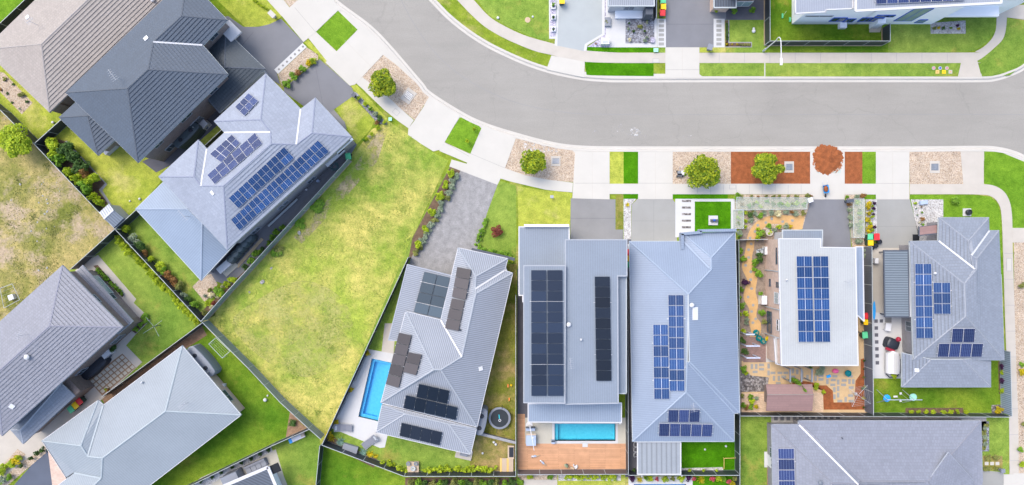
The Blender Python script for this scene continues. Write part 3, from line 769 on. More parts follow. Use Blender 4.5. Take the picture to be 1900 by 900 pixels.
Sw = [tuple(P(*p).xy) for p in S]; Nw = [tuple(P(*p).xy) for p in Nn]
far = 170
def land(nm, edge, off, tail, holes=()):
    e = offset(edge, off); MB().prism(e+tail, -.28, 0, holes=holes).build(nm, 'lawn_verge')['kind'] = 'structure'
lo = P(950, 1500).y; le = P(-500, 0).x
land('land', Sw, -.45, [(Sw[-1][0], lo), (le, lo), (le, P(0, -215).y)], holes=[[tuple(P(*p).xy) for p in pp] for pp in (POOL1, POOL2, POOL3)])
land('land', Nw, .45, [(Nw[-1][0], P(0, -500).y), (P(300, 0).x, P(0, -500).y), (P(545, 0).x, P(0, -400).y)])
rd = MB(); rd.prism([tuple(P(x, y).xy) for x, y in [(300, -420), (700, -420), (900, -60), (1100, 100), (1800, 130), (1920, -400), (2120, -400), (2120, 1250), (1950, 1250), (1940, 330), (1800, 300), (1100, 300), (700, 160), (300, -130)]], -.29, -.125).build('road', 'asphalt')['kind'] = 'structure'
prof = [(.02, -.14), (.02, -.108), (.28, -.105), (.40, .0), (.45, .028), (.66, .034), (.67, -.05)]
strip('kerb', Sw, [(-a, z) for a, z in prof], 'kerb'); strip('kerb', Nw, prof, 'kerb')
# lip of the gutter: a slightly darker joint line between gutter and kerb top
strip('kerb_joint', Sw, [(-.375, .006), (-.40, .012)], 'concrete_old'); strip('kerb_joint', Nw, [(.375, .006), (.40, .012)], 'concrete_old')
wk = Sw[:8*21]; strip('kerb_apron', wk, [(-.6, .006), (-1.75, .006)], 'concrete')
nk = [p for p in Nw if p[0] > P(1075, 0).x]; strip('kerb_apron', nk[:60], [(.6, .006), (1.0, .006)], 'concrete')
# seams in the asphalt
mat('asphalt_seam', (.235, .228, .222), .9, .05, .35, 60, .3)
strip('road_seam', [tuple(P(x, y).xy) for x, y in dense([(700, -100), (760, 30), (830, 120), (930, 180), (1040, 207), (1160, 212), (1500, 212), (1900, 212)], 6)], [(-.03, -.121), (.03, -.121)], 'asphalt_seam')

# ---------------------------------------------------------------- south side: verge, lots
LZ, GZ, DZ, FZ, AZ, TZ = .010, .018, .026, .034, .042, .050
CUT = (POOL1, POOL2, POOL3)
def sheet(nm, pts, m, z, **k):
    if nm in ('lawn', 'side_yard') and 'holes' not in k:
        for pl_ in CUT:
            xs, ys = [p[0] for p in pts], [p[1] for p in pts]
            if all(min(xs) < a < max(xs) and min(ys) < b < max(ys) for a, b in pl_): k = dict(k, holes=[pl_])
    return flat(nm, pts, m, z, **k)
# lawns and open ground
sheet('waste_ground', [(-260, -20), (0, 203), (63, 267), (213, 425), (130, 500), (-120, 730), (-420, 700)], 'waste_grass', LZ)
sheet('lawn', [(-160, -70), (150, -70), (180, 100), (115, 222), (64, 266), (0, 202), (-150, 70)], 'lawn_yellow', LZ)
sheet('lawn', [(-120, -200), (200, -200), (53, -2), (0, 42), (-100, 130)], 'lawn_lush', LZ+.004)
sheet('garden_bed', q('A', 0, 400, 22, 405, 182, 572, 122, 636, 0, 510), 'pebble_tan', GZ)
sheet('lawn', [(64, 268), (113, 224), (200, 200), (400, 180), (430, 240), (330, 300), (254, 389), (214, 424)], 'lawn_yellow', LZ)
sheet('garden_bed', [(66, 270), (85, 252), (122, 262), (197, 341), (183, 355), (200, 376), (186, 393)], 'soil', GZ)
sheet('lawn', [(214, 426), (254, 389), (320, 440), (384, 520), (400, 585), (375, 596)], 'lawn_green', LZ)
sheet('lawn', [(130, 500), (213, 427), (373, 598), (188, 738), (90, 640)], 'lawn_green', LZ)
sheet('lawn', [(188, 739), (374, 600), (592, 813), (573, 797), (503, 828), (350, 902), (200, 1000), (60, 900)], 'lawn_deep', LZ)
sheet('lawn', [(593, 813), (594, 828), (587, 1000), (380, 1000), (350, 903), (503, 829), (573, 798)], 'lawn_green', LZ+.002)
sheet('lawn', [(597, 829), (750, 886), (750, 1000), (589, 1000)], 'lawn_deep', LZ)
vac = [(657, 286), (690, 240), (720, 224), (756, 248), (803, 282), (832, 298), (765, 440), (750, 488), (640, 735), (597, 826), (375, 598), (510, 450)]
sheet('vacant_lot', vac, 'meadow', LZ)
tufts('long uneven meadow grass covering the empty middle lot', vac, 16000, 'leaf_straw', .07, 4, patch=.35)
tufts('thin weedy grass over the bare lot at the left edge', [(-10, 200), (0, 203), (63, 267), (213, 425), (130, 500), (0, 600), (-10, 610)], 6000, 'leaf_olive', .075, 5, patch=.7)
sheet('bare_track', [(704, 240), (722, 232), (700, 300), (655, 350), (610, 400), (560, 452), (545, 440), (600, 380), (650, 318)], 'dirt_fade', LZ+.005)
sheet('dry_patch', dense([(470, 560), (560, 520), (640, 560), (650, 640), (570, 700), (480, 660), (430, 600), (470, 560)], 4), 'straw_fade', LZ+.005)
sheet('lawn', [(620, 195), (650, 178), (695, 222), (688, 240), (662, 268)], 'lawn_yellow', LZ+.004)
# main lot
sheet('lawn', [(835, 306), (958, 345), (958, 885), (750, 885), (598, 828), (765, 440)], 'lawn_green', LZ+.002, holes=[POOL1])
sheet('side_yard', [(885, 490), (958, 490), (958, 884), (872, 884), (872, 845), (885, 792)], 'lawn_dry', LZ+.006)
sheet('driveway', [(855, 316), (923, 343), (903, 397), (888, 455), (870, 500), (838, 520), (756, 505), (762, 480)], 'drive_mottle', DZ)
sheet('garden_bed', [(836, 308), (856, 317), (775, 478), (758, 480), (765, 442)], 'soil', GZ)
sheet('pool_deck', [(684, 648), (735, 657), (735, 740), (714, 830), (705, 831), (612, 793), (640, 735)], 'paving_white', FZ, holes=[POOL1])
sheet('path', [(714, 600), (735, 600), (730, 657), (708, 652)], 'concrete_old', DZ)
sheet('garden_bed', [(598, 820), (610, 800), (642, 832), (672, 838), (700, 852), (694, 868)], 'soil', GZ)
# H7 lot
sheet('lawn', [(960, 345), (1000, 352), (1062, 358), (1057, 420), (962, 422)], 'lawn_yellow', LZ+.003)
sheet('driveway', [(1059, 368), (1142, 370), (1142, 446), (1058, 446)], 'drive_mid', DZ)
sheet('path', rc(1142, 426, 1156, 448), 'drive_mid', DZ)
sheet('side_path', [(960, 500), (985, 500), (985, 790), (960, 768)], 'path_dark', DZ-.004)
sheet('paving', rc(974, 775, 1029, 823), 'paving_cream', FZ); sheet('paving', rc(1142, 775, 1161, 823), 'paving_cream', FZ); sheet('paving', rc(1029, 775, 1142, 786), 'paving_cream', FZ)
sheet('paving', rc(1029, 818, 1142, 823), 'paving_white', FZ)
sheet('timber_deck', [(960, 768), (974, 768), (974, 823), (1161, 823), (1161, 874), (960, 874)], 'deck_timber', TZ)
sheet('side_path', rc(1160, 444, 1175, 885), 'path_dark', DZ-.004)
# H8 lot
sheet('pebble_strip', [(1157, 369), (1180, 369), (1171, 381), (1171, 448), (1157, 448)], 'pebble_white', GZ)
sheet('driveway', [(1183, 369), (1247, 369), (1256, 380), (1256, 460), (1171, 460), (1172, 380)], 'drive_light', DZ)
sheet('paving', rc(1253, 369, 1363, 440), 'paving_white', FZ-.004)
sheet('turf', rc(1289, 374, 1356, 435), 'turf_synthetic', AZ)
for k in range(5): sheet('garden_slot', rc(1265, 371+12.2*k, 1282, 375+12.2*k), 'stone_dark', AZ-.004)
sheet('turf', rc(1264, 815, 1367, 879), 'turf_synthetic', LZ+.01)
sheet('pebble_strip', q('N', 372, 806, 600, 800, 610, 828, 372, 830), 'pebble_white', GZ+.014)
sheet('side_path', rc(1173, 815, 1265, 882), 'path_dark', DZ-.008)
sheet('paving', rc(1166, 884, 1285, 960), 'paving_white', FZ, holes=[POOL3]); sheet('turf', rc(1285, 884, 1372, 960), 'turf_synthetic', LZ+.01)
# bottom lots behind the deck
sheet('garden_bed', rc(752, 886, 960, 960), 'soil', GZ); sheet('garden_bed', rc(960, 880, 1034, 891), 'pebble_tan', GZ)
sheet('path', rc(972, 890, 1034, 960), 'concrete_old', DZ); sheet('lawn', rc(1034, 880, 1160, 960), 'lawn_yellow', LZ+.004)
sheet('planter_pebbles', rc(1036, 881, 1152, 892), 'pebble_white', GZ)
# verge pieces along the south kerb
sheet('lawn', [(880, -60), (520, -60), (380, -60), (403, 0), (455, 50), (475, 50), (505, 45), (523, 30), (497, -2), (470, -60)], 'lawn_yellow', LZ+.002)
sheet('driveway', q('B', 130, 90, 215, 150, 300, 150, 360, 135, 425, 105, 550, 235, 395, 385, 420, 470, 250, 380, 80, 230, 60, 100), 'drive_grey', DZ)
sheet('stepping_path', q('B', 545, 240, 568, 262, 408, 412, 387, 388), 'paving_white', FZ)
for k in range(7):
    x, y = 547-22.7*k, 259-22.5*k*-1
    c = q('B', 547-22.3*k, 260+21.0*k)[0]; sheet('paver', [(c[0]-2.6, c[1]), (c[0], c[1]-2.6), (c[0]+2.6, c[1]), (c[0], c[1]+2.6)], 'drive_mid', AZ)
sheet('garden_bed', q('B', 568, 264, 632, 305, 630, 335, 430, 480, 408, 415), 'pebble_tan', GZ)
sheet('driveway', q('B', 640, 330, 820, 490, 832, 530, 715, 612, 780, 680, 790, 720, 700, 700, 440, 510, 440, 490), 'drive_grey', DZ)
sheet('path', q('B', 720, 612, 782, 685, 768, 698, 700, 625), 'drive_mid', DZ+.004)
sheet('apron', q('B', 430, 90, 440, 70, 520, 0, 560, -40, 690, -40, 735, 25, 760, 62, 740, 60, 618, 178, 550, 235), 'concrete', AZ)
sheet('footpath', q('B', 345, -2, 200, -140, 290, -180, 436, -2, 472, 42, 430, 92), 'concrete', FZ)
sheet('garden_bed', q('B', 437, 0, 522, 0, 475, 40), 'pebble_tan', GZ)
sheet('footpath', q('B', 575, 210, 618, 177, 736, 288, 684, 346), 'concrete', FZ)
sheet('lawn', q('B', 742, 60, 850, 165, 736, 284, 619, 178), 'lawn_lush', GZ)
sheet('lawn', q('B', 552, 236, 576, 220, 684, 330, 672, 348), 'lawn_yellow', GZ)
sheet('apron', q('B', 735, 285, 850, 168, 862, 178, 992, 306, 835, 472, 808, 478, 672, 348), 'concrete', AZ)
gv = [(711, 102), (735, 120), (760, 143), (780, 161), (797, 178), (770, 223), (745, 203), (720, 180), (671, 143)]
sheet('gravel_bed', gv, 'pebble_tan', GZ)
sheet('footpath', [(658, 152), (671, 142), (695, 161), (720, 180), (745, 203), (768, 223), (758, 238), (738, 224), (712, 203), (690, 182), (675, 167)], 'concrete', FZ)
sheet('garden_bed', q('B', 820, 505, 850, 520, 960, 640, 1010, 668, 1015, 695, 965, 690, 850, 560, 815, 528), 'pebble_grey', GZ)
sheet('lawn', q('B', 812, 478, 833, 462, 900, 530, 1018, 665, 1010, 678, 950, 632, 850, 520), 'lawn_yellow', GZ+.004)
sheet('apron', [(798, 180), (852, 213), (853, 216), (825, 264), (816, 278), (804, 281), (780, 266), (757, 250), (758, 238), (769, 224)], 'concrete', AZ)
sheet('lawn', [(853, 218), (857, 218), (887, 232), (894, 239), (873, 285), (825, 263)], 'lawn_lush', GZ)
sheet('footpath', [(824, 264), (873, 286), (867, 302), (815, 280)], 'concrete', FZ)
sheet('apron', [(896, 232), (957, 257), (937, 312), (928, 333), (923, 343), (834, 309), (838, 296), (866, 304), (873, 285)], 'concrete', AZ)
sheet('gravel_bed', [(957, 257), (985, 262), (1010, 266), (1062, 279), (1067, 284), (1064, 338), (1037, 336), (1013, 333), (973, 325), (937, 312)], 'pebble_tan', GZ)
flat('chalk_spill', q('C', 620, 800, 700, 785, 830, 825, 820, 850, 720, 850, 625, 850), 'chalk_dense', GZ+.006, zb=GZ+.004)
sheet('footpath', [(937, 312), (973, 325), (1013, 333), (1063, 339), (1062, 357), (1037, 355), (1012, 352), (973, 343), (948, 337), (928, 331)], 'concrete', FZ)
sheet('apron', [(1067, 282), (1131, 282), (1131, 370), (1062, 368)], 'concrete', AZ)
sheet('verge', rc(1131, 281, 1157, 342), 'lawn_yellow', GZ); sheet('turf', rc(1157, 281, 1184, 340), 'turf_synthetic', GZ)
sheet('footpath', rc(1131, 341, 1184, 360), 'concrete', FZ); sheet('turf', rc(1157, 360, 1184, 369), 'turf_synthetic', GZ)
sheet('lawn', rc(1143, 361, 1156, 427), 'lawn_dry', GZ)
sheet('apron', rc(1184, 282, 1248, 369.5), 'concrete', AZ)
sheet('gravel_bed', rc(1248, 281, 1356, 342), 'pebble_tan', GZ); sheet('mulch_bed', rc(1356, 281, 1503, 342), 'mulch_red', GZ)
sheet('footpath', rc(1248, 341, 1503, 360.5), 'concrete', FZ); sheet('turf', rc(1248, 360, 1350, 369), 'turf_synthetic', GZ+.002)
sheet('apron', [(1503, 282), (1567, 282), (1567, 370), (1503, 370)], 'concrete', AZ)
sheet('mulch_bed', rc(1567, 281, 1600, 342), 'mulch_red', GZ); sheet('lawn', rc(1600, 281, 1625, 342), 'lawn_lush', GZ)
sheet('footpath', rc(1567, 341, 1625, 361), 'concrete', FZ); sheet('lawn', rc(1603, 361, 1625, 370), 'lawn_lush', GZ)
sheet('apron', rc(1625, 282, 1687, 370), 'concrete', AZ)
sheet('gravel_bed', [(1687, 281), (1782, 281), (1787, 342), (1688, 342)], 'pebble_tan', GZ)
sheet('apron', [(1782, 281), (1825, 282), (1825, 342), (1787, 342)], 'concrete_old', AZ)
cv = dense([(1688, 341.5), (1760, 341.5), (1822, 341.5), (1850, 347), (1868, 363), (1877, 395), (1879, 470), (1883, 600), (1886, 700), (1889, 780), (1890, 900), (1890, 1000)], 5)
ci = dense([(1688, 360.5), (1760, 360.5), (1815, 361), (1838, 364), (1852, 377), (1858, 400), (1861, 470), (1865, 600), (1869, 700), (1872, 780), (1873, 900), (1873, 1000)], 5)
sheet('footpath', cv+ci[::-1], 'concrete_old', FZ)
sheet('lawn', [(1826, 281), (1856, 282), (1900, 300), (1945, 330), (1955, 423), (1877, 423), (1876, 392), (1868, 362), (1850, 346), (1826, 341)], 'lawn_lush', GZ)
sheet('apron', rc(1878, 423, 1965, 450), 'concrete_old', AZ)
sheet('waste_ground', [(1881, 450), (1962, 450), (1962, 1000), (1889, 1000), (1888, 780), (1882, 600)], 'pebble_tan', GZ-.004)
sheet('apron', rc(1880, 878, 1960, 910), 'concrete', AZ)
# H10 lot
sheet('lawn', [(1688, 361), (1815, 362), (1838, 365), (1851, 378), (1857, 400), (1862, 520), (1700, 520)], 'lawn_lush', GZ-.002)
sheet('driveway', [(1627, 370), (1688, 370), (1706, 440), (1700, 460), (1627, 460)], 'drive_light', DZ)
sheet('pebble_strip', rc(1606, 370, 1627, 446), 'pebble_white', GZ)
sheet('paving', [(1690, 370), (1750, 370), (1750, 450), (1706, 450)], 'pebble_white', DZ)
sheet('lawn', rc(1622, 650, 1875, 772), 'lawn_deep', GZ-.002)
sheet('paving', [(1618, 580), (1700, 580), (1700, 702), (1620, 702)], 'paving_white', DZ)
sheet('side_path', [(1610, 455), (1690, 455), (1690, 590), (1612, 590)], 'concrete_old', DZ-.004)
for k in range(7): sheet('paver', rc(1622+.4*k, 592.5+12.9*k, 1628.5+.4*k, 599+12.9*k), 'path_dark', FZ)
sheet('paver', rc(1632, 592.5, 1638, 598.5), 'path_dark', FZ); sheet('paver', rc(1642, 589, 1654, 598.5), 'drive_mid', FZ)
sheet('garden_bed', q('O', 540, 470, 860, 470, 860, 512, 540, 512), 'soil', GZ+.004)
sheet('garden_bed', q('O', 1055, 212, 1105, 212, 1105, 395, 1060, 392), 'soil', GZ+.004); sheet('garden_bed', q('O', 1018, 455, 1080, 450, 1080, 512, 1020, 512), 'stone_dark', GZ+.004)
# H9 lot
sheet('driveway', [(1504, 370), (1567, 370), (1573, 380), (1580, 470), (1486, 470), (1490, 420)], 'drive_grey', DZ)
sheet('garden_bed', rc(1363, 361, 1505, 425), 'pebble_tan', GZ-.004); sheet('garden_bed', [(1567, 361), (1605, 361), (1605, 470), (1582, 470), (1574, 385)], 'pebble_tan', GZ-.004)
sheet('garden_bed', rc(1373, 420, 1460, 770), 'garden_soil', GZ-.006)
sheet('yard', rc(1376, 670, 1609, 771), 'deck_sand', GZ)
sheet('yard', rc(1585, 455, 1612, 690), 'deck_sand', GZ+.004)
sp = dense(q('I', 1060, 300, 990, 300, 900, 298, 830, 312, 780, 345, 745, 400, 735, 450, 730, 490, 712, 560, 712, 600, 738, 660, 720, 730, 722, 770, 750, 820, 745, 860, 750, 900)+[(1394, 618), (1388, 628)], 4)
sp2 = dense(q('I', 1045, 375, 990, 378, 930, 350, 870, 348, 830, 370, 795, 400, 780, 445, 775, 490, 765, 540, 778, 600, 795, 650, 785, 720, 800, 790, 790, 860, 815, 900)+[(1411, 618), (1405, 628)], 4)
sheet('winding_path', sp+sp2[::-1], 'sand_path', DZ)
rs = random.Random(5)
for i in range(4, len(sp)-2, 3):
    a, b = Vector(sp[i]), Vector(sp2[min(i, len(sp2)-1)]); c = a+(b-a)*(.35 if (i//3) % 2 else .62)
    sheet('stepping_stone', [(c.x+3.0*rs.uniform(.85, 1.15)*math.cos(t*math.pi/3.5), c.y+2.7*rs.uniform(.85, 1.15)*math.sin(t*math.pi/3.5)) for t in range(7)], 'drive_light', FZ)
sheet('paved_patio', [(1379, 625), (1400, 625), (1421, 636), (1421, 672), (1379, 672)], 'paver_brick', FZ)
sheet('path', rc(1421, 632, 1450, 672), 'concrete', DZ+.004)
sheet('mulch_bed', q('O', 290, 200, 320, 190, 326, 200, 326, 480, 85, 480, 80, 375, 30, 330, -30, 320, -90, 330, -90, 345, 0, 345, 100, 345, 135, 375, 140, 440, 255, 440, 262, 320, 290, 280), 'mulch_red', DZ)
sheet('dirt_patch', q('N', 702, 230, 760, 290, 860, 300, 850, 380, 702, 382), 'stone_dark', DZ-.004)
sheet('brick_paving', rc(1507, 728, 1527, 764), 'paver_sand', FZ); sheet('brick_paving', rc(1376, 730, 1421, 768), 'paver_sand', FZ)
for x, y, v in [(1395+8*0, 680, 1), (1403, 680, 1), (1413, 677, 0), (1413, 685, 0), (1426, 679, 1), (1426, 692, 1), (1401, 690, 0), (1434, 692, 0), (1447, 692, 0), (1458, 692, 0), (1436, 702, 1), (1445, 702, 1), (1454, 699, 0), (1444, 711, 0), (1471, 688, 1), (1479, 690, 1), (1488, 692, 1), (1488, 701, 1), (1498, 700, 1), (1513, 702, 1), (1523, 697, 0), (1523, 704, 0), (1535, 708, 1), (1546, 705, 0), (1555, 709, 1), (1566, 706, 0), (1576, 708, 1), (1583, 708, 1), (1545, 714, 0), (1565, 714, 0), (1579, 719, 0), (1555, 721, 1), (1548, 723, 1), (1555, 733, 1), (1548, 736, 1), (1578, 734, 0), (1569, 741, 1), (1558, 744, 0), (1579, 744, 0), (1549, 698, 0), (1577, 698, 0), (1471, 699, 0)]:
    w_, h_ = (2.3, 4.6) if v else (4.6, 2.3); sheet('paver', rc(x-w_, y-h_, x+w_, y+h_), 'drive_light', FZ)
# H11 lot
sheet('lawn', rc(1375, 773, 1435, 1000), 'lawn_green', LZ+.002); sheet('side_path', rc(1431, 772, 1830, 800), 'block_grey', DZ)
for k in range(11): sheet('paver', rc(1436+11.5*k, 773.5, 1443+11.5*k, 780), 'path_dark', FZ)
sheet('path', [(1418, 838), (1436, 838), (1436, 867), (1418, 867)], 'paving_white', DZ); sheet('dirt_patch', rc(1423, 867, 1434, 905), 'mulch_brown', GZ)
sheet('lawn', rc(1820, 774, 1872, 888), 'lawn_green', GZ)
sheet('driveway', [(1815, 872), (1862, 876), (1862, 1000), (1815, 1000)], 'drive_light', DZ); sheet('apron', [(1862, 880), (1890, 880), (1890, 1000), (1862, 1000)], 'concrete', AZ+.004)
sheet('planter_bed', q('O', 955, 545, 1005, 545, 1005, 712, 955, 712), 'pebble_grey', DZ)
for k in range(3): sheet('stepping_stone', rc(1827+10*k, 857, 1834+10*k, 863), 'concrete', DZ)
sheet('dirt_patch', rc(1824, 846, 1860, 873), 'lawn_dry', GZ+.004)
# west lots
sheet('patio', [(150, 490), (182, 473), (253, 555), (248, 562), (267, 580), (279, 594), (252, 620), (234, 641), (264, 672), (185, 745), (120, 800), (62, 860), (-60, 960), (-120, 860), (60, 740), (60, 600)], 'concrete_old', DZ)
sheet('garden_bed', q('F', 520, 580, 545, 575, 692, 742, 680, 755), 'soil', FZ); sheet('garden_bed', [(267, 580), (278, 593), (252, 619), (244, 613)], 'soil', FZ)
sheet('paved_patio', q('K', 490, 312, 682, 168, 757, 246, 570, 402), 'mulch_brown', FZ)
a, b, c_, d = [Vector(p) for p in q('K', 497, 322, 682, 172, 748, 244, 572, 394)]
for i in range(9):
    for j in range(4):
        u, v = (i+.5)/9, (j+.5)/4; c = a+(b-a)*u+(d-a)*v; e1 = (b-a)/9*.38; e2 = (d-a)/4*.37
        sheet('paver', [tuple(c-e1-e2), tuple(c+e1-e2), tuple(c+e1+e2), tuple(c-e1+e2)], 'paving_cream', AZ)
sheet('garden_bed', [(189, 740), (373, 602), (384, 622), (340, 650), (200, 760)], 'mulch_brown', GZ)
sheet('garden_bed', q('L', 475, 488, 560, 570, 575, 588, 450, 640), 'mulch_brown', GZ)
sheet('driveway', [(85, 833), (124, 886), (110, 1000), (-60, 1000), (0, 930)], 'drive_navy', DZ+.004)
sheet('garden_bed', [(86, 826), (78, 834), (44, 856), (0, 890), (-60, 940), (-60, 990), (15, 900), (48, 872), (86, 840)], 'pebble_tan', FZ-.002)
sheet('garden_bed', [(33, 833), (48, 843), (30, 862), (0, 880), (-60, 920), (-60, 900), (0, 868)], 'pebble_tan', FZ+.006)
sheet('pebble_strip', q('L', -20, 858, 370, 688, 400, 770, 440, 870, 480, 1000, -200, 1000), 'pebble_white', GZ+.004)
sheet('paving', q('L', 40, 890, 250, 780, 395, 700, 440, 850, 460, 900, 300, 1000, 0, 1000), 'paving_cream', DZ)
sheet('side_path', [(264, 300), (300, 282), (420, 170), (440, 200), (350, 280), (330, 300), (290, 320)], 'path_dark', DZ)
sheet('side_path', [(378, 500), (440, 440), (640, 255), (662, 268), (652, 285), (520, 440), (425, 530), (395, 520)], 'drive_grey', DZ)
sheet('garden_bed', [(425, 530), (520, 437), (652, 286), (648, 300), (379, 588), (372, 580)], 'soil', GZ+.004)
sheet('paving', [(357, 532), (376, 513), (392, 508), (404, 527), (395, 545), (380, 560)], 'pebble_tan', DZ+.004)
sheet('edging', [(195, 340), (184, 352), (207, 388), (211, 386), (190, 353), (199, 342), (124, 261), (121, 263)], 'edging_grey', FZ)
# ---------------------------------------------------------------- north side
p1 = dense([(700, -160), (818, -30), (848, 0), (875, 28), (900, 50), (930, 68), (960, 82), (993, 95), (1023, 102), (1043, 107), (1088, 115), (1160, 117)], 5)
p0 = dense([(730, -160), (850, -30), (879, 0), (907, 30), (937, 49), (977, 67), (1030, 82), (1045, 87), (1088, 94), (1140, 97.5), (1160, 98)], 5)
E1 = dense([(1160, 117), (1400, 117), (1783, 117), (1813, 113), (1847, 87), (1863, 67), (1868, 33), (1868, 0), (1870, -100)], 6)
E0 = dense([(1160, 98), (1400, 98), (1783, 97.7), (1810, 95), (1833, 80), (1847, 57), (1850, 17), (1858, 0), (1858, -100)], 6)
sheet('footpath', p1+E1[1:]+E0[::-1]+p0[::-1], 'concrete_old', FZ)
sheet('lawn', [(885, 0), (907, 28), (937, 47), (977, 65), (1018, 77), (1018, -60), (800, -60)], 'lawn_green', LZ)
sheet('apron', [(1023, 103), (1085, 115), (1084, 144), (1014, 129)], 'concrete', AZ)
sheet('turf', q('D', -165, 345, 0, 352, 218, 352, 218, 424, 0, 422, -155, 419), 'turf_synthetic', GZ)
sheet('apron', [(1234.5, 88), (1297.5, 88), (1297.5, 138), (1306, 144), (1227, 144), (1234.5, 138)], 'concrete', AZ)
sheet('lawn', rc(1298, 116, 1418, 141.5), 'lawn_green', GZ); sheet('verge', [(1420, 116), (1783, 116), (1779, 142), (1420, 142)], 'lawn_green', GZ-.004)
sheet('edging', rc(1418, 116, 1420, 141), 'concrete', GZ+.004)
sheet('apron', [(1783, 116), (1813, 113), (1821, 143), (1777, 143)], 'concrete_old', AZ); sheet('footpath', [(1866, 10), (1940, 8), (1940, 42), (1866, 32)], 'concrete_old', AZ)
sheet('lawn', [(1815, 113), (1848, 88), (1865, 66), (1869, 33), (1900, 40), (1936, 60), (1920, 105), (1873, 140), (1822, 142)], 'lawn_green', GZ-.002)
sheet('driveway', [(1033, -60), (1120, -60), (1120, 63), (1085, 83), (1083, 95), (1030, 84)], 'drive_blue', DZ+.010)
sheet('edging', [(1036, -60), (1039, -60), (1036, 40), (1034, 86), (1029, 84), (1033, 40)], 'paving_white', AZ+.004); sheet('edging', [(1117, -60), (1122, -60), (1122, 65), (1090, 84), (1088, 95), (1083, 94), (1085, 82), (1117, 63)], 'paving_white', AZ+.004)
sheet('garden_bed', rc(1020, -60, 1032, 69), 'pebble_violet', GZ+.006); sheet('edging', [(1018, -60), (1021, -60), (1021, 68), (1033, 68), (1033, 72), (1019, 72)], 'paving_white', DZ)
sheet('garden_bed', [(1120, -60), (1125, -60), (1125, 70), (1131, 70), (1131, 88), (1090, 87), (1120, 66)], 'pebble_violet', GZ+.006)
sheet('paving', [(1124, -60), (1219, -60), (1219, 88), (1131, 88), (1131, 70), (1124, 70)], 'paving_white', DZ); sheet('garden_bed', rc(1160.5, 34, 1214, 80.5), 'pebble_grey', FZ)
sheet('turf', rc(1089, 87, 1214, 97), 'turf_synthetic', GZ); sheet('lawn', rc(1219, 88, 1235, 97.6), 'lawn_green', GZ)
sheet('driveway', rc(1235, -80, 1324, 88), 'drive_grey', DZ); sheet('path', rc(1324, -80, 1347, 38), 'drive_grey', DZ); sheet('path', rc(1347, -60, 1419, 37), 'path_dark', DZ+.004)
for x0 in (1219.5, 1324): 
    sheet('stepping_path', rc(x0, 35, x0+(16 if x0 < 1300 else 20.5), 88), 'paving_white', FZ)
    for k in range(6): sheet('paver', rc(x0+(2.5 if x0 < 1300 else 5), 37+8.4*k, x0+(12.5 if x0 < 1300 else 14.5), 42.5+8.4*k), 'drive_light', AZ)
sheet('lawn', rc(1346, 37, 1419, 97.6), 'lawn_green', GZ); sheet('lawn', rc(1298, 88, 1420, 97.6), 'lawn_yellow', GZ-.004)
sheet('garden_bed', rc(1346, 38, 1351.5, 87), 'soil', DZ); sheet('garden_bed', rc(1346, 79, 1394, 87), 'soil', DZ)
sheet('edging', [(1351, 37), (1353, 37), (1353, 78), (1395, 78), (1395, 88), (1346, 88), (1346, 86.5), (1393.5, 86.5), (1393.5, 80), (1351, 80)], 'edging_grey', FZ)
sheet('lawn', [(1421, -60), (1648, -60), (1648, 97.6), (1421, 97.6)], 'lawn_deep', GZ); sheet('lawn', [(1648, -60), (1848, -60), (1848, 57), (1832, 79), (1809, 94), (1783, 97.4), (1648, 97.6)], 'lawn_green', GZ+.002)
sheet('garden_bed', q('E', 678, 128, 873, 115, 875, 188, 680, 188), 'pebble_white', FZ); sheet('path', q('E', 338, 125, 415, 125, 398, 180, 338, 180), 'paving_cream', FZ)
# joints across the footpaths
for x in range(1270, 1500, 24):
    if x not in (1270,): sheet('path_joint', rc(x, 342.5, x+.5, 359.5), 'edging_grey', FZ+.003)
for x in list(range(1334, 1780, 47)): sheet('path_joint', rc(x, 98.5, x+.6, 116.3), 'edging_grey', FZ+.003)
for y in range(470, 880, 48): sheet('path_joint', rc(1863+(y-470)*.028, y, 1880+(y-470)*.028, y+.6), 'edging_grey', FZ+.003)
def joint(a, b, z=AZ+.003, w_=.28, m='concrete_old'):
    a, b = Vector(a), Vector(b); d = (b-a).normalized(); nrm = Vector((-d.y, d.x))*w_; sheet('slab_joint', [tuple(a-nrm), tuple(b-nrm), tuple(b+nrm), tuple(a+nrm)], m, z)
mat('joint_grey', (.27, .26, .245), .9, .1)
for x0, x1, y0, y1 in ((1067, 1131, 283, 369), (1184, 1248, 283, 369), (1625, 1687, 283, 370), (1235, 1297, 89, 142)):
    joint((x0, (y0+y1)/2+14), (x1, (y0+y1)/2+14), m='joint_grey'); joint(((x0+x1)/2, y0), ((x0+x1)/2, y1), m='concrete_old')
joint((604, 118), (647, 158), m='joint_grey'); joint((640, 75), (690, 125), m='concrete_old'); joint((825, 264), (870, 290), m='joint_grey'); joint((873, 285), (937, 312), m='joint_grey'); joint((586, 60), (547, 14), m='joint_grey')
for x0, x1, y, m in ((1059, 1142, 405, 'path_dark'), (1172, 1256, 410, 'drive_mid'), (1235, 1323, 45, 'path_dark'), (1627, 1700, 420, 'drive_mid')): joint((x0, y), (x1, y), DZ+.003, .25, m)
joint((880, 330), (820, 470), DZ+.003, .25, 'drive_mid'); joint((1213, 372), (1213, 446), DZ+.003, .25, 'drive_mid'); joint((470, 60), (410, 130), DZ+.003, .25, 'path_dark'); joint((585, 120), (600, 200), DZ+.003, .2, 'path_dark')
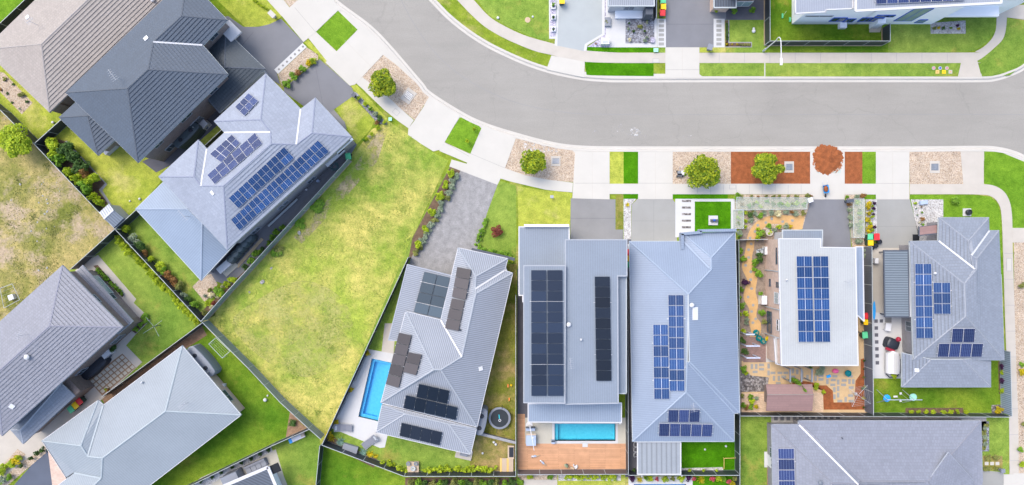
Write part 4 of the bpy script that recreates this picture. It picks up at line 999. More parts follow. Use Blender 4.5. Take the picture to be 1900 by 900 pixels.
# chalky splashes on the road by the gutter
for pts in (q('D', 50, 715, 110, 705, 165, 735, 230, 715, 240, 765, 160, 770, 90, 770, 55, 745), q('D', 300, 752, 350, 758, 440, 752, 440, 765, 330, 772), q('C', 1000, 720, 1050, 715, 1060, 745, 1010, 745), q('C', 1130, 660, 1180, 662, 1195, 745, 1120, 760), q('E', 280, 800, 330, 745, 340, 748, 300, 800)):
    flat('chalk_mark', pts, 'chalk', -.118, zb=-.122)
flat('chalk_mark', q('D', 85, 715, 140, 715, 150, 750, 95, 755), 'chalk_dense', -.117, zb=-.121)
pool('blue swimming pool with pale steps beside the grey ribbed roof on white paving', POOL1, 'pool_tile_blue', step='ring')
pool('aqua lap pool between cream paving and the orange timber deck', POOL2, 'pool_tile_aqua', step=3)
pool('deep blue pool at the bottom edge behind a row of bright garden plants', POOL3, 'pool_tile_deep')
# ================================================================ the houses
def V(**k): return k
# --- beige tiled roof, top left
h = House('house', 'beige tiled hip roof house in the top left corner', (160, 0))
v = dict(B=(92, 208), E=(402, -92), N=(281, -208), L=(-29, 92), a=(77, 82), b=(262, -95))
h.roof(v, ['BEba', 'ENb', 'NLab', 'LBa'], 2.8, 'tile_beige', .42, 'trim_beige', 'cap_beige')
h.walls([v[k] for k in 'BENL'], 0, 2.7, 'brick_mauve', .5, 2.8); h.skylight(51, 32, .45, .45, .7, 'NL'); h.vent(285, 1, 'BE', r=.18); h.antenna(71, 47, 'NL', .7, .9)
h.box('porch_pier', tuple(P(110, 199, 1.2)), (.6, 1.2, 2.4), 'brick_brown', R(-45))
# --- dark slate two-storey
h = House('house', 'two storey house with dark slate tiled roof beside the beige roof', (270, 140))
v = dict(W=(123, 172), N=(346, -41), F=(421, 37), G=(376, 84), K=(423, 138), S=(256, 301), a=(237, 164), b=(275, 129), c=(285, 78), d=(337, 30))
h.roof(v, ['KSab', 'GKbc', 'FGcd', 'NFd', ['W', 'N', 'd', 'c', 'b', 'a'], 'SWa'], 5.6, 'tile_slate', .42, 'trim_dark', 'cap_slate', valleys=['Gc'], gut='rail_pale')
h.walls([v[k] for k in ['W', 'N', 'F', 'G', 'K', 'S']], 0, 5.5, 'brick_mauve', .5, 5.6)
v2 = dict(L=(110, 218), B=(182, 288), S=(235, 240), N=(165, 168), a=(163, 215), b=(195, 190))
h.roof(v2, ['LBa', 'BSba', 'SNb', 'NLab'], 2.9, 'tile_slate', .4, 'trim_dark', 'cap_slate', gut='rail_pale', pid='l'); h.walls([v2[k] for k in 'LBSN'], 0, 2.8, 'brick_mauve', .5, 2.9, win=False)
v3 = dict(T=(418, 57), R=(492, 128), S=(408, 209), W=(334, 138), a=(417, 125), b=(372, 168))
h.roof(v3, ['TRa', 'RSba', 'SWb', 'WTab'], 2.9, 'tile_teal', .4, 'trim_dark', 'cap_slate', gut='rail_pale', pid='g'); h.walls([v3[k] for k in 'TRSW'], 0, 2.8, 'render_grey', .4, 2.9, win=False)
h.skylight(271, 71, .5, .5, .7, 'WN'); h.antenna(224, 147, 'WN', 2.2, 1.4)
h.box('porch_fascia', tuple(P(428, 58, 3.0)), (1.9, 1.6, .3), 'trim_white', R(-45)); h.box('porch_step', tuple(P(202, 272, .4)), (1.6, 1.3, .8), 'render_grey', R(42))
# --- lavender tiled two-storey with three solar arrays
h = House('house', 'two storey lavender grey tiled house with three solar arrays beside the vacant lot', (460, 300))
v = dict(A=(652, 254), B=(422, 463), C=(295, 328), D=(368, 260), E=(384, 277), F=(417, 246), G=(398, 225), H=(493, 137), I=(558, 203), J=(585, 182),
         p=(484, 222), q=(502, 245), r=(503, 267), s=(550, 268), t=(579, 247), u=(415, 345), w=(373, 345), x=(360, 328))
h.roof(v, ['ABurst', 'HGp', 'FGpq', 'HIsrqp', 'IJts', 'JAt', 'BCxwu', 'CDx', 'DEwx', 'EFqruw'], 5.4, 'tile_lavender', .38, 'trim_white', 'cap_lav', valleys=['Is', 'Fq', 'Ew'], gut='rail_pale')
h.walls([v[k] for k in 'ABCDEFGHIJ'], 0, 5.3, 'brick_grey', .5, 5.4)
v2 = dict(L=(252, 388), B=(373, 520), S=(460, 426), N=(346, 296), a=(348, 388), b=(375, 414))
h.roof(v2, ['LBba', 'BSb', 'SNab', 'NLa'], 2.9, 'steel_lilac', .3, 'trim_white', 'cap_blue', gut='rail_pale', pid='l'); h.walls([v2[k] for k in 'LBSN'], 0, 2.8, 'brick_grey', .5, 2.9, win=False)
h.panels(q('B', 243, 517, 298, 562, 220, 645, 167, 595), 2, 3, 'cell_violet', 'HG'); 
h.panels(q('B', 150, 748, 197, 795, 92, 905, 27, 858), 2, 4, 'cell_violet', 'EF'); h.panels([(473, 246), (487, 266), (398, 342), (384, 325)], 2, 6, 'cell_violet', 'EF')
h.panels([(590, 260), (611, 281), (444, 428), (428, 408)], 2, 10, 'cell_blue', 'AB', swap=True); h.panels([(527, 272), (546, 293), (442, 387), (424, 368)], 2, 6, 'cell_blue', 'AB', swap=True)
h.antenna(352, 402, 'lLB', 2.3, 1.5); h.skylight(394, 358, .5, .35, -.8, 'BC')
h.box('porch_slab', tuple(P(632, 262, 2.6)), (2.4, 1.6, .25), 'render_white', R(42))
# --- grey two-storey lower left
h = House('house', 'two storey grey tiled hip roof house at the left edge beside the square paver patio', (80, 640))
v = dict(N=(116, 493), E=(228, 607), S=(4, 808), W=(-108, 694), a=(92, 605), b=(-6, 692))
h.roof(v, ['NEa', 'ESba', 'SWb', 'WNab'], 5.4, 'tile_grey', .38, 'trim_grey', 'cap_grey', gut='trim_grey'); h.walls([v[k] for k in 'NESW'], 0, 5.3, 'brick_brown', .5, 5.4)
v2 = dict(A=(153, 493), B=(246, 596), C=(190, 642), D=(100, 540), a=(165, 516), b=(222, 596))
h.roof(dict(A=(153, 493), B=(246, 596), C=(218, 620), D=(128, 518)), ['ABCD'], 2.8, 'tile_grey', .4, 'trim_grey', pid='l', fixed=dict(C=3.4, D=3.4)); h.walls([(153, 493), (246, 596), (212, 622), (122, 515)], 0, 2.7, 'brick_mauve', .5, 2.8)
h.roof(dict(A=(138, 735), B=(43, 823), C=(20, 797), D=(113, 712), a=(38, 798)), ['ABaD', 'BCa', ['C', 'D', 'a']], 2.9, 'tile_ash', .38, 'trim_grey', pid='m', fixed=dict(D=3.8)); h.walls([(138, 735), (43, 823), (20, 797), (113, 712)], 0, 2.8, 'brick_mauve', .4, 2.9)
h.vent(52, 662, 'ES', 'trim_white', .22); h.skylight(22, 754, .5, .5, .8, 'ES'); h.antenna(53, 620, 'WN', 1.2, 1.3)
h.box('porch_block', tuple(P(138, 722, 1.4)), (2.4, 1.9, 2.8), 'brick_brown', R(42))
h.window(tuple(P(190, 528, 1.5)), R(-48), 2.6, 1.2, 'trim_white', 'glass_sky')
# --- pale steel-roofed single storey, bottom left
h = House('house', 'single storey house with smooth pale grey hip roof near the bottom left corner', (260, 770))
v = dict(N=(338, 642), E=(447, 770), S=(190, 968), Z=(90, 915), K=(138, 877), M=(123, 887), W=(78, 818), T=(182, 743), V=(192, 752),
         a=(307, 763), b=(190, 850), p=(150, 827), q=(163, 847), r=(188, 887), s=(160, 915))
h.roof(v, [['E', 'S', 's', 'r', 'b', 'a'], 'NEa', 'VNabq', 'TVqp', ['W', 'T', 'p'], ['M', 'W', 'p', 'q', 'b', 'r', 'K'], ['K', 'Z', 's', 'r'], 'ZSs'], 2.9, 'steel_pale', .3, 'trim_white', 'cap_pale', valleys=['qV', 'rK'], vmat='cap_pale', gut='trim_white')
h.walls([v[k] for k in ['N', 'E', 'S', 'Z', 'W', 'T', 'V']], 0, 2.8, 'brick_buff', .45, 2.9); h.vent(265, 709, 'VN', r=.1); h.antenna(348, 747, 'NE', .6, .9)
# --- the corrugated grey house on the pie-shaped lot
h = House('house', 'grey corrugated roof house with brown and black solar panels beside the blue pool', (850, 650))
v = dict(N=(850, 460), A=(942, 480), B=(936, 502), C=(951, 507), D=(885, 792), E=(707, 747), F=(753, 578), G=(818, 594),
         a=(883, 513), b=(882, 536), c=(883, 545), d=(857, 662), e=(818, 686), f=(805, 686))
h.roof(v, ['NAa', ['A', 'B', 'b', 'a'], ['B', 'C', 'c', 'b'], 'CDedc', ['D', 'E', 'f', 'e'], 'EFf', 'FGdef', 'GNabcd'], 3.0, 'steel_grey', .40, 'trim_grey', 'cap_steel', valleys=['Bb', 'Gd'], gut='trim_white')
h.walls([v[k] for k in 'NACDEFG'], 0, 2.9, 'render_grey', .5, 3.0)
v2 = dict(P=(709, 751), Q=(884, 795), R=(873, 843), S=(698, 802), a=(752, 768), b=(833, 787))
h.roof(v2, ['PQba', 'QRb', 'RSab', 'SPa'], 2.7, 'steel_grey', .32, 'trim_grey', 'cap_steel', pid='l', gut='trim_white'); h.walls([v2[k] for k in 'PQRS'], 0, 2.6, 'render_grey', .5, 2.7, win=False)
h.slab([(756, 491), (839, 512), (819, 596), (752, 580), (739, 632), (721, 631)], 2.75, 'steel_grey', .15, slope=(0, .03), pid='annex', udir=R(76))
h.panels([(787, 504), (836, 515), (819, 591), (767, 579)], 2, 4, 'cell_teal', 'annex')
h.panels([(848, 495), (875, 500), (864, 557), (838, 551)], 1, 3, 'cell_brown', 'GN'); h.panels([(838, 553), (863, 558), (851, 615), (825, 609)], 1, 3, 'cell_brown', 'GN')
h.panels([(740, 617), (764, 622), (740, 720), (715, 713)], 1, 5, 'cell_brown', 'EF'); h.panels([(757, 653), (783, 658), (772, 697), (747, 690)], 1, 2, 'cell_brown', 'EF')
h.panels([(777, 712), (834, 725), (830, 750), (772, 737)], 3, 1, 'cell_coal', 'DE'); h.panels([(753, 733), (849, 756), (846, 780), (748, 758)], 5, 1, 'cell_coal', 'DE')
h.panels([(745, 784), (821, 802), (816, 827), (741, 809)], 4, 1, 'cell_coal', 'lRS')
h.skylight(892, 684, .45, .45, .2, 'CD'); h.vent(854, 612, 'GN', 'black_cover', .08)
h.box('garage_lintel', tuple(P(915, 472, 2.2)), (5.0, .35, .4), 'trim_dark', R(-13))
# --- modern flat roofed house with black solar
h = House('house', 'flat roofed house with two long columns of black solar panels above the timber deck', (1065, 600))
h.walls([(965, 424), (1055, 424), (1055, 500), (1046, 560), (972, 560), (965, 545)], 0, 2.75, 'render_grey', .15, 2.9, win=False)
h.slab([(963, 421), (1056, 421), (1056, 490), (1050, 560), (970, 560), (970, 548), (963, 548)], 2.95, 'steel_tower', .25, 'trim_white', (0, -.02), 'gar', R(0))
h.box('parapet', tuple(P(1014, 418.5, 3.0)), (5.0, .25, .7), 'render_white')
h.walls([(973, 494), (1048, 494), (1048, 746), (973, 746)], 0, 5.9, 'render_grey', .1, 6.0)
h.slab([(972, 493), (1049, 493), (1048, 748), (972, 747)], 6.1, 'steel_tower', .35, 'cap_steel', (0, -.01), 'tower', R(0), edge=.12)
h.walls([(1050, 446), (1162, 446), (1162, 511), (1145, 511), (1145, 746), (1050, 746)], 0, 5.3, 'render_white', .15, 5.5); h.walls([(1140, 513), (1161, 513), (1161, 729), (1140, 729)], 0, 4.6, 'render_grey', .1, 4.7, win=False)
h.slab([(1049, 445), (1163, 445), (1163, 512), (1146, 512), (1147, 748), (1049, 750)], 5.6, 'steel_tower', .3, 'cap_steel', (0, -.015), 'main', R(0))
h.slab([(1146, 513), (1162, 513), (1162, 730), (1147, 730)], 4.9, 'steel_tower', .2, 'rail_pale', (0, 0), 'strip', R(0))
h.slab([(980, 749), (1153, 748), (1153, 784), (980, 783)], 3.0, 'steel_lilac', .2, 'trim_white', (0, -.03), 'patio', R(0))
h.panels([(985, 501), (1014, 501), (1015, 735), (985.5, 735)], 1, 12, 'cell_black', 'tower'); h.panels([(1015, 501), (1044, 501), (1046, 735), (1016, 735)], 1, 12, 'cell_black', 'tower')
h.panels([(1103, 513), (1132, 513), (1135, 707), (1106, 707)], 1, 10, 'cell_coal', 'main'); h.vent(1055, 602, 'main', r=.2); h.vent(1078, 630, 'main', r=.1); h.antenna(1057, 672, 'main', 1.7, 1.2)
for x in (985, 1147): h.box('patio_post', tuple(P(x, 780, 1.4)), (.15, .15, 2.8), 'trim_white')
# --- blue steel hip roof
h = House('house', 'blue grey steel hip roof house with a white ribbed patio roof behind', (1270, 620))
v = dict(A=(1168, 448), B=(1268, 448), C=(1268, 434), D=(1364, 430), E=(1372, 766), F=(1362, 767), G=(1362, 819), H=(1174, 819),
         a=(1277, 546), b=(1315, 497), c=(1320, 478), d=(1320, 500), e=(1279, 671), f=(1275, 672), g=(1273, 728))
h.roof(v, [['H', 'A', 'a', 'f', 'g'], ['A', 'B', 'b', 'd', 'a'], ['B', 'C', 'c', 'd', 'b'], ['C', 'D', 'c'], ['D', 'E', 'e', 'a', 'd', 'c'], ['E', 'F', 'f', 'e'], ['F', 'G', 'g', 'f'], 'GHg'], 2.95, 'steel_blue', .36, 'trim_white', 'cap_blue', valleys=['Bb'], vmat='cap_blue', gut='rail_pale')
h.walls([v[k] for k in 'ABCDEFGH'], 0, 2.9, 'render_white', .3, 2.95)
mbp = MB(); 
for a_, b_ in (((1266, 460), (1266, 436)), ((1266, 434), (1300, 431)), ((1300, 428), (1364, 427))):
    a_, b_ = P(*a_, 3.3), P(*b_, 3.3); d_ = b_-a_; c_ = (a_+b_)/2; mbp.box((c_.x, c_.y, 2.9), (d_.length+.25, .3, 1.0), math.atan2(d_.y, d_.x))
mbp.build('parapet', 'steel_blue', h.t)
h.panels([(1239, 547), (1269, 547), (1271, 726), (1242, 726)], 1, 9, 'cell_blue', 'HA'); h.panels([(1211, 602), (1240, 602), (1243, 741), (1213, 741)], 1, 7, 'cell_blue', 'HA')
h.panels([(1240, 760), (1299, 760), (1298, 784), (1239, 784)], 3, 1, 'cell_violet', 'GH'); h.panels([(1223, 785), (1323, 787), (1321, 811), (1222, 810)], 5, 1, 'cell_violet', 'GH')
h.skylight(1290, 582, .65, 1.4, 0, 'DE', 'white_gloss'); h.vent(1283, 566, 'DE', r=.2); h.antenna(1281, 752, 'GH', 1.7, 1.0)
h.slab([(1183, 820), (1263, 820), (1263, 880), (1183, 880)], 2.7, 'steel_carport', .15, 'trim_white', (0, -.03), 'carport', R(0), name='patio_roof')
for x, y in ((1187, 876), (1260, 876)): h.box('patio_post', tuple(P(x, y, 1.3)), (.12, .12, 2.6), 'trim_white')
# --- white flat roofed brick house
h = House('house', 'white flat roofed brick house with one big blue solar array by the winding sand path', (1520, 570))
h.walls([(1446, 444), (1522, 444), (1522, 461), (1586, 461), (1591, 677), (1450, 677)], 0, 4.3, 'brick_buff', .0, 4.4, win=False)
XW = P(1446.5, 560, 4.3).x
def side_window(x0, x1, y0, y1, fr='trim_grey', pn='glass'):
    z0, z1 = (CAM_H*(1-XW*PXM/(x-950)) for x in (x0, x1)); zc = (z0+z1)/2; a, b = P(x0, y0, zc).y, P(x0, y1, zc).y
    h.window((XW-.03, (a+b)/2, zc), math.pi/2, abs(a-b), abs(z1-z0), fr, pn)
side_window(1437.5, 1445, 543, 563, 'trim_white', 'glass_sky'); side_window(1424, 1431.5, 578, 617, 'trim_dark', 'glass'); side_window(1441, 1444.5, 524, 533, 'trim_dark', 'glass'); side_window(1442, 1445.5, 593, 613, 'trim_white', 'glass'); side_window(1440.5, 1443, 460, 490, 'trim_dark', 'glass'); side_window(1428, 1430, 518, 531, 'trim_dark', 'glass')
for y in (502, 571, 622): c = P(1433, y, 1.9); h.box('downpipe', (XW-.06, c.y, 2.15), (.09, .09, 4.2), 'rail_pale')
h.slab([(1445, 443), (1523, 443), (1523, 459), (1587, 460), (1592, 678), (1450, 678)], 4.5, 'steel_white', .3, 'trim_white', (0, -.01), 'main', R(0))
h.slab([(1588, 458), (1601, 458), (1603, 596), (1590, 584)], 4.0, 'steel_blue', .2, 'trim_white', (.05, 0), 'side', R(0))
h.slab([(1437, 628), (1451, 626), (1452, 678), (1440, 675)], 3.3, 'steel_white', .2, 'trim_white', (0, 0), 'annex', R(0))
h.slab([(1452, 427), (1526, 427), (1526, 460), (1452, 460)], 3.1, 'steel_tower', .25, 'rail_pale', (0, -.01), 'porch', R(0))
h.walls([(1453, 428), (1525, 428), (1525, 460), (1453, 460)], 0, 3.0, 'render_grey', .15, 3.1, win=False)
h.panels([(1477, 475), (1507, 475), (1511, 635), (1481, 635)], 1, 8, 'cell_blue', 'main'); h.panels([(1507.6, 475), (1537.5, 475), (1541.5, 635), (1511.6, 635)], 1, 8, 'cell_blue', 'main')
h.vent(1458, 519, 'main', r=.08); h.antenna(1567, 522, 'main', .4, .9)
# --- grey hip roof, corner block
h = House('house', 'grey hip roof house on the right with a lower rear roof above the back lawn', (1775, 560))
v = dict(A=(1688, 448), B=(1741, 447), C=(1742, 404), D=(1834, 404), E=(1835, 428), F=(1853, 428), G=(1863, 668), H=(1695, 667),
         a=(1790, 527), b=(1797, 447), c=(1797, 470), d=(1802, 474), e=(1812, 480), f=(1812, 499), g=(1792, 587), k=(1808, 499))
h.roof(v, [['H', 'A', 'a', 'g'], ['A', 'B', 'k', 'a'], ['B', 'C', 'b', 'c', 'd', 'k'], ['C', 'D', 'b'], ['D', 'E', 'd', 'c', 'b'], ['E', 'F', 'e', 'd'], ['F', 'G', 'g', 'a', 'f', 'e'], ['G', 'H', 'g'], ['k', 'd', 'e', 'f', 'a']], 3.0, 'tile_ash', .36, 'trim_grey', 'cap_ash', valleys=['Bk', 'Ed'], fixed=dict(k=4.55, f=4.6, e=4.45, d=4.35), gut='rail_pale')
h.walls([v[k] for k in 'ABCDEFGH'], 0, 2.9, 'brick_grey', .45, 3.0)
h.roof(dict(A=(1674, 655), B=(1674, 718), C=(1838, 718), D=(1838, 664), a=(1728, 667), b=(1786, 667)), [['B', 'C', 'b', 'a'], ['A', 'B', 'a'], ['C', 'D', 'b']], 2.6, 'tile_ash', .22, 'trim_grey', 'cap_ash', pid='rear', gut='rail_pale')
h.walls([(1676, 658), (1836, 658), (1836, 716), (1676, 716)], 0, 2.4, 'render_grey', .9, 2.6, win=False)
h.panels([(1697, 489), (1729, 489), (1732, 628), (1699, 628)], 1, 7, 'cell_blue', 'HA'); h.panels([(1731, 524), (1764, 524), (1765, 583), (1732, 583)], 1, 3, 'cell_blue', 'HA')
h.panels([(1767, 609), (1810, 609), (1808, 636), (1765, 636)], 2, 1, 'cell_violet', 'GH'); h.panels([(1742, 637), (1825, 637), (1822, 663), (1739, 663)], 4, 1, 'cell_violet', 'GH')
h.vent(1733, 507, 'HA', r=.12); h.skylight(1701, 687, .45, .4, 0, 'rearAB')
h.slab([(1640, 465), (1685, 465), (1687, 588), (1642, 588)], 2.8, 'steel_pergola', .15, 'trim_dark', (.02, 0), 'pergola', R(90), name='patio_roof')
for x, y in ((1643, 468), (1645, 584)): h.box('patio_post', tuple(P(x, y, 1.35)), (.12, .12, 2.7), 'trim_dark')
h.box('downpipe_rail', tuple(P(1687, 530, 2.7)), (.28, 7.0, .2), 'trim_white')
h.roof(dict(A=(1706, 421), B=(1741, 417), C=(1741, 433), D=(1706, 437)), ['ABCD'], 2.6, 'shed_brown', .1, 'trim_dark', pid='pc', fixed=dict(C=2.75, D=2.75), name='porch_roof')
# --- grey tiled roof at the bottom right
h = House('house', 'wide grey tiled hip roof house at the bottom edge below the brown shed', (1630, 880))
v = dict(A=(1432, 791), B=(1478, 791), C=(1478, 781), D=(1820, 781), E=(1823, 890), F=(1803, 889), G=(1803, 1010), H=(1436, 1010),
         a=(1540, 882), k=(1590, 892), b=(1597, 893), c=(1722, 893), e=(1778, 840), m=(1762, 842))
h.roof(dict(A=(1432, 788), B=(1482, 788), C=(1482, 781), D=(1820, 781), E=(1823, 892), F=(1800, 1012), G=(1436, 1012), a=(1545, 897), b=(1597, 893), c=(1722, 893), d=(1592, 899)),
       [['C', 'D', 'c', 'b'], ['D', 'E', 'F', 'c'], ['F', 'G', 'a', 'd', 'b', 'c'], ['G', 'A', 'a'], ['A', 'B', 'd', 'a'], ['B', 'C', 'b', 'd']], 2.9, 'tile_warm', .34, 'trim_grey', 'cap_warm', valleys=['Bd'], gut='trim_grey')
h.walls([(1432, 788), (1482, 788), (1482, 781), (1820, 781), (1822, 892), (1800, 1010), (1436, 1010)], 0, 2.8, 'brick_grey', .5, 2.9)
h.roof(dict(A=(1760, 840), B=(1806, 892), C=(1790, 960), a=(1722, 893), D=(1700, 960)), [['C', 'B', 'A', 'a', 'D']], 3.4, 'tile_warm', .3, 'trim_grey', pid='wing', fixed=dict(A=4.6, a=4.9, B=3.3, C=3.3, D=4.9))
h.panels([(1443, 832), (1474, 832), (1477, 932), (1445, 932)], 1, 5, 'cell_violet', 'GA'); h.vent(1521, 895, 'FG', 'tile_ash', .18); h.vent(1561, 812, 'CD', 'trim_dark', .06)
# --- ribbed roof at the bottom, left of centre
h = House('house', 'dark ribbed roof with white fascia cut by the bottom edge left of centre', (470, 930))
h.slab([(415, 902), (497, 867), (545, 980), (455, 1010)], 2.9, 'steel_dark', .3, 'trim_white', (0, 0), 'main', R(65), edge=.35); h.walls([(418, 902), (496, 869), (543, 980), (455, 1010)], 0, 2.7, 'render_white', .5, 2.9, win=False)
h.slab([(497, 868), (512, 899), (560, 985), (545, 985)], 2.5, 'render_white', .2, 'trim_white', (0, 0), 'carport', R(0))
h.box('flat_roof_hatch', tuple(P(509, 870, 2.6)), (1.3, 1.0, .12), 'void', R(24))
# --- north side
h = House('house', 'low grey roofed house at the top edge beside the pale blue driveway', (1170, -20))
h.slab([(1128, -60), (1214, -60), (1214, 11), (1129, 11)], 3.0, 'steel_grey', .3, 'rail_pale', (0, .03), 'main', R(0)); h.walls([(1130, -60), (1213, -60), (1213, 10), (1130, 10)], 0, 2.8, 'render_grey', .25, 3.0)
h.box('porch_slab', tuple(P(1170, 26, .3)), (3.6, 1.0, .3), 'render_white'); h.box('entry_wall', tuple(P(1201, 26, 1.2)), (.8, .9, 2.4), 'trim_dark')
h = House('house', 'brick house with low slate roof at the top edge behind two round shrubs', (1370, -20))
h.slab([(1324, -60), (1366, -60), (1366, 14), (1325, 14)], 2.9, 'steel_dark', .25, 'rail_pale', (0, .03), 'main', R(0)); h.walls([(1326, -60), (1366, -60), (1366, 12), (1326, 12)], 0, 2.8, 'brick_buff', .3, 2.9, win=False)
h.walls([(1360, -70), (1424, -70), (1424, -14), (1360, -14)], 0, 5.2, 'brick_buff', .3, 5.4, win=False); h.slab([(1356, -80), (1430, -80), (1430, -16), (1356, -16)], 5.5, 'tile_slate', .25, 'trim_grey', (0, 0), 'up', R(0))
h.window(tuple(P(1378, 7, 1.5)), 0, 1.9, 1.5, 'trim_white', 'glass_sky')
# --- white rendered two-storey, top right
h = House('house', 'white rendered two storey house with grey roof and solar row at the top right', (1660, 20))
zt = 5.9
h.slab([(1476, -60), (1582, -60), (1582, 16), (1532, 18), (1532, 22), (1476, 25)], 5.6, 'steel_n3', .3, 'trim_white', (0, .0), 'left', R(0))
h.slab([(1588, -60), (1858, -60), (1858, 5), (1588, 20)], 6.0, 'steel_n3', .35, 'trim_white', (0, .02), 'right', R(0), edge=.25)
for (x0, y0, x1, y1, z1) in ((1469, -60, 1588, 45, 5.4), (1586, -60, 1728, 45, 5.8), (1730, -60, 1850, 28, 5.8)):
    a_, b_ = P(x0, y0), P(x1, y1); MB().prism([(a_.x, a_.y), (b_.x, a_.y), (b_.x, b_.y), (a_.x, b_.y)], 0, z1).build('wall', 'render_white', h.t)
    s_ = 'x'
yw = P(0, 45).y-.03
for x, z, w_, hh in ((1545, 3.9, 1.4, 1.0), (1568, 3.6, .9, .9), (1595, 3.9, 1.2, 1.0), (1613, 3.9, 1.2, 1.0), (1612, 5.1, .9, .5), (1628, 5.1, .9, .5)):
    h.window((P(x, 45).x-.2, yw, z-2.1), 0, w_*1.1, hh*1.25, 'paint_blue', 'glass')
h.window((P(1663, 45).x, yw, 3.4), 0, 2.0, 4.2, 'paint_blue', 'glass_sky'); h.window((P(1698, 45).x, yw, 1.2), 0, .9, 1.1, 'paint_blue', 'glass_sky'); h.window((P(1499, 45).x, yw, 3.0), 0, 3.0, .35, 'trim_white', 'glass')
a_, b_ = P(1728, 30), P(1822, 40); h.box('garage_canopy', (((a_+b_)/2).x, ((a_+b_)/2).y+.2, 2.6), (5.9, 1.6, .4), 'render_white')
h.box('garage_door', ((P(1775, 28).x), P(0, 28).y-.05, 1.2), (4.6, .08, 2.2), 'paint_blue')
h.box('meter_cabinet', tuple(P(1628, 44, 1.0)), (.9, .5, 2.0), 'render_white'); h.box('step', tuple(P(1563, 48, .3)), (.8, .6, .6), 'render_white')
h.panels([(1625, -16), (1790, -16), (1790, 1), (1625, 8)], 8, 1, 'cell_violet', 'right')
# ================================================================ fences
fence([(-60, 100), (0, 43), (60, -14)], 'dark steel fence at the top left corner beside the beige roof')
fence([(-80, 140), (0, 204), (63, 267), (213, 425)], 'long dark steel fence between the bare weedy lot and the bushy garden bed')
fence([(64, 266), (113, 222)], 'short dark steel fence between the tan shrub bed and the slate roof')
fence([(212, 426), (130, 500)], 'dark steel fence behind the lower left grey tiled roof beside the weedy lot')
fence([(214, 426), (373, 597)], 'dark steel fence with a lime shrub row along its left side')
fence([(214, 424), (253, 389)], 'short dark steel fence beside the little garden shed')
fence([(373, 596), (423, 539), (459, 500), (532, 420), (588, 359), (646, 295)], 'grey green steel fence between the lavender house and the open meadow lot', 'fence_green', plinth='sleeper')
fence([(375, 598), (460, 683), (520, 747), (572, 795), (595, 815)], 'grey fence between the pale roof back lawn and the open meadow lot', 'fence_green')
fence([(374, 600), (188, 737)], 'dark steel fence between the pale grey roof and the square paver patio')
fence([(573, 797), (503, 828), (350, 903), (300, 925)], 'dark steel fence above the white pebble strip near the bottom edge')
fence([(593, 828), (586, 900), (582, 990)], 'dark steel fence between two back lawns running off the bottom edge')
fence([(757, 478), (597, 826), (750, 884), (957, 884), (957, 548)], 'dark steel boundary fence around the blue pool yard and the trampoline lawn')
fence([(961, 881), (1165, 880)], 'brown slatted fence along the lower side of the orange timber deck', 'fence_brown')
fence([(1165, 500), (1166, 880)], 'dark steel fence in the narrow gap right of the flat roofed house')
fence([(1167, 882), (1372, 882)], 'dark steel fence behind the three round bushes and synthetic turf')
fence([(1371, 446), (1373, 771), (1373, 990)], 'dark steel fence left of the winding sand path')
fence([(1372, 445), (1425, 444)], 'low dark screen across the start of the winding sand path', h=1.4)
fence([(1374, 772), (1878, 774)], 'long dark steel fence below the brown shed and the back lawn')
fence([(1618, 458), (1619, 600), (1621, 771)], 'dark blue grey fence between the red mulch yard and the white paved yard', 'fence_blue', h=2.0)
fence([(1858, 510), (1863, 650)], 'dark fence pressed against the right side of the corner block roof')
fence([(1875, 653), (1878, 773)], 'pale blue grey ribbed fence leaning beside the right footpath', 'fence_bluegrey')
fence([(1429, -60), (1429, 76), (1652, 76), (1652, 43)], 'dark steel fence on tan sleepers around the lawn of the white house', plinth='sleeper')
fence([(1218, -60), (1218, 31)], 'dark fence beside the wheelie bins at the top edge')
fence([(414, 238), (350, 298)], 'narrow dark fence between the slate house and the lavender house')
fence([(676, 664), (656, 710)], 'low smoky glass pool fence nearest the top of the blue pool', 'pool_glass', 'rail_dark', h=1.2, bay=1.5)
fence([(646, 731), (625, 774)], 'low smoky glass pool fence below the first one left of the blue pool', 'pool_glass', 'rail_dark', h=1.2, bay=1.5)
fence([(885, 792), (890, 805), (958, 822)], 'low grey rail between the trampoline lawn and the lower side lawn', 'fence_blue', 'edging_grey', h=.9, lat=.3)

# ================================================================ trees and planting
tree(30, 263, 31, 3.7, 'lime', 'feathery green tree in the bare weedy lot at the left edge', 3)
tree(711, 155, 25, 3.2, 'tree', 'round green street tree in the upper left pebble bed', 4)
tree(992, 303, 27, 3.4, 'tree', 'round street tree beside the white chalky spill', 5)
tree(1305, 320, 32, 3.8, 'tree', 'largest street tree left of the red mulch bed', 6)
tree(1425, 313, 29, 3.4, 'tree', 'olive green street tree standing in red mulch', 7)
T = 'left bushy bed'
for x, y, r, c in ((400, 285, 62, 'lime'), (500, 300, 68, 'dark'), (450, 390, 60, 'green'), (555, 375, 60, 'dark'), (605, 450, 66, 'dark'), (520, 495, 48, 'lime'), (590, 535, 55, 'lime'), (700, 535, 62, 'lime'), (650, 590, 50, 'green'), (665, 635, 36, 'green'), (710, 678, 36, 'lime'), (762, 722, 38, 'lime'), (420, 340, 50, 'lime'), (640, 500, 45, 'rust')):
    bush(x/4.09, 200+y/4.09, r/4.09, c, f'{CN[c]} bush in the crowded bed beside the bare weedy lot', 'bushes in the crowded bed '+c, h=1.9)
for x, y, r, c in ((25, 440, 14, 'olive'), (75, 470, 10, 'dark'), (40, 520, 9, 'dark'), (120, 530, 20, 'olive'), (150, 565, 12, 'dark'), (65, 570, 8, 'dark'), (110, 605, 8, 'sage'), (4, 498, 9, 'rust')):
    bush(x/3, y/3, r/3, c, f'{CN[c]} small shrub in the tan bed below the beige roof', 'shrubs in the tan corner bed '+c)
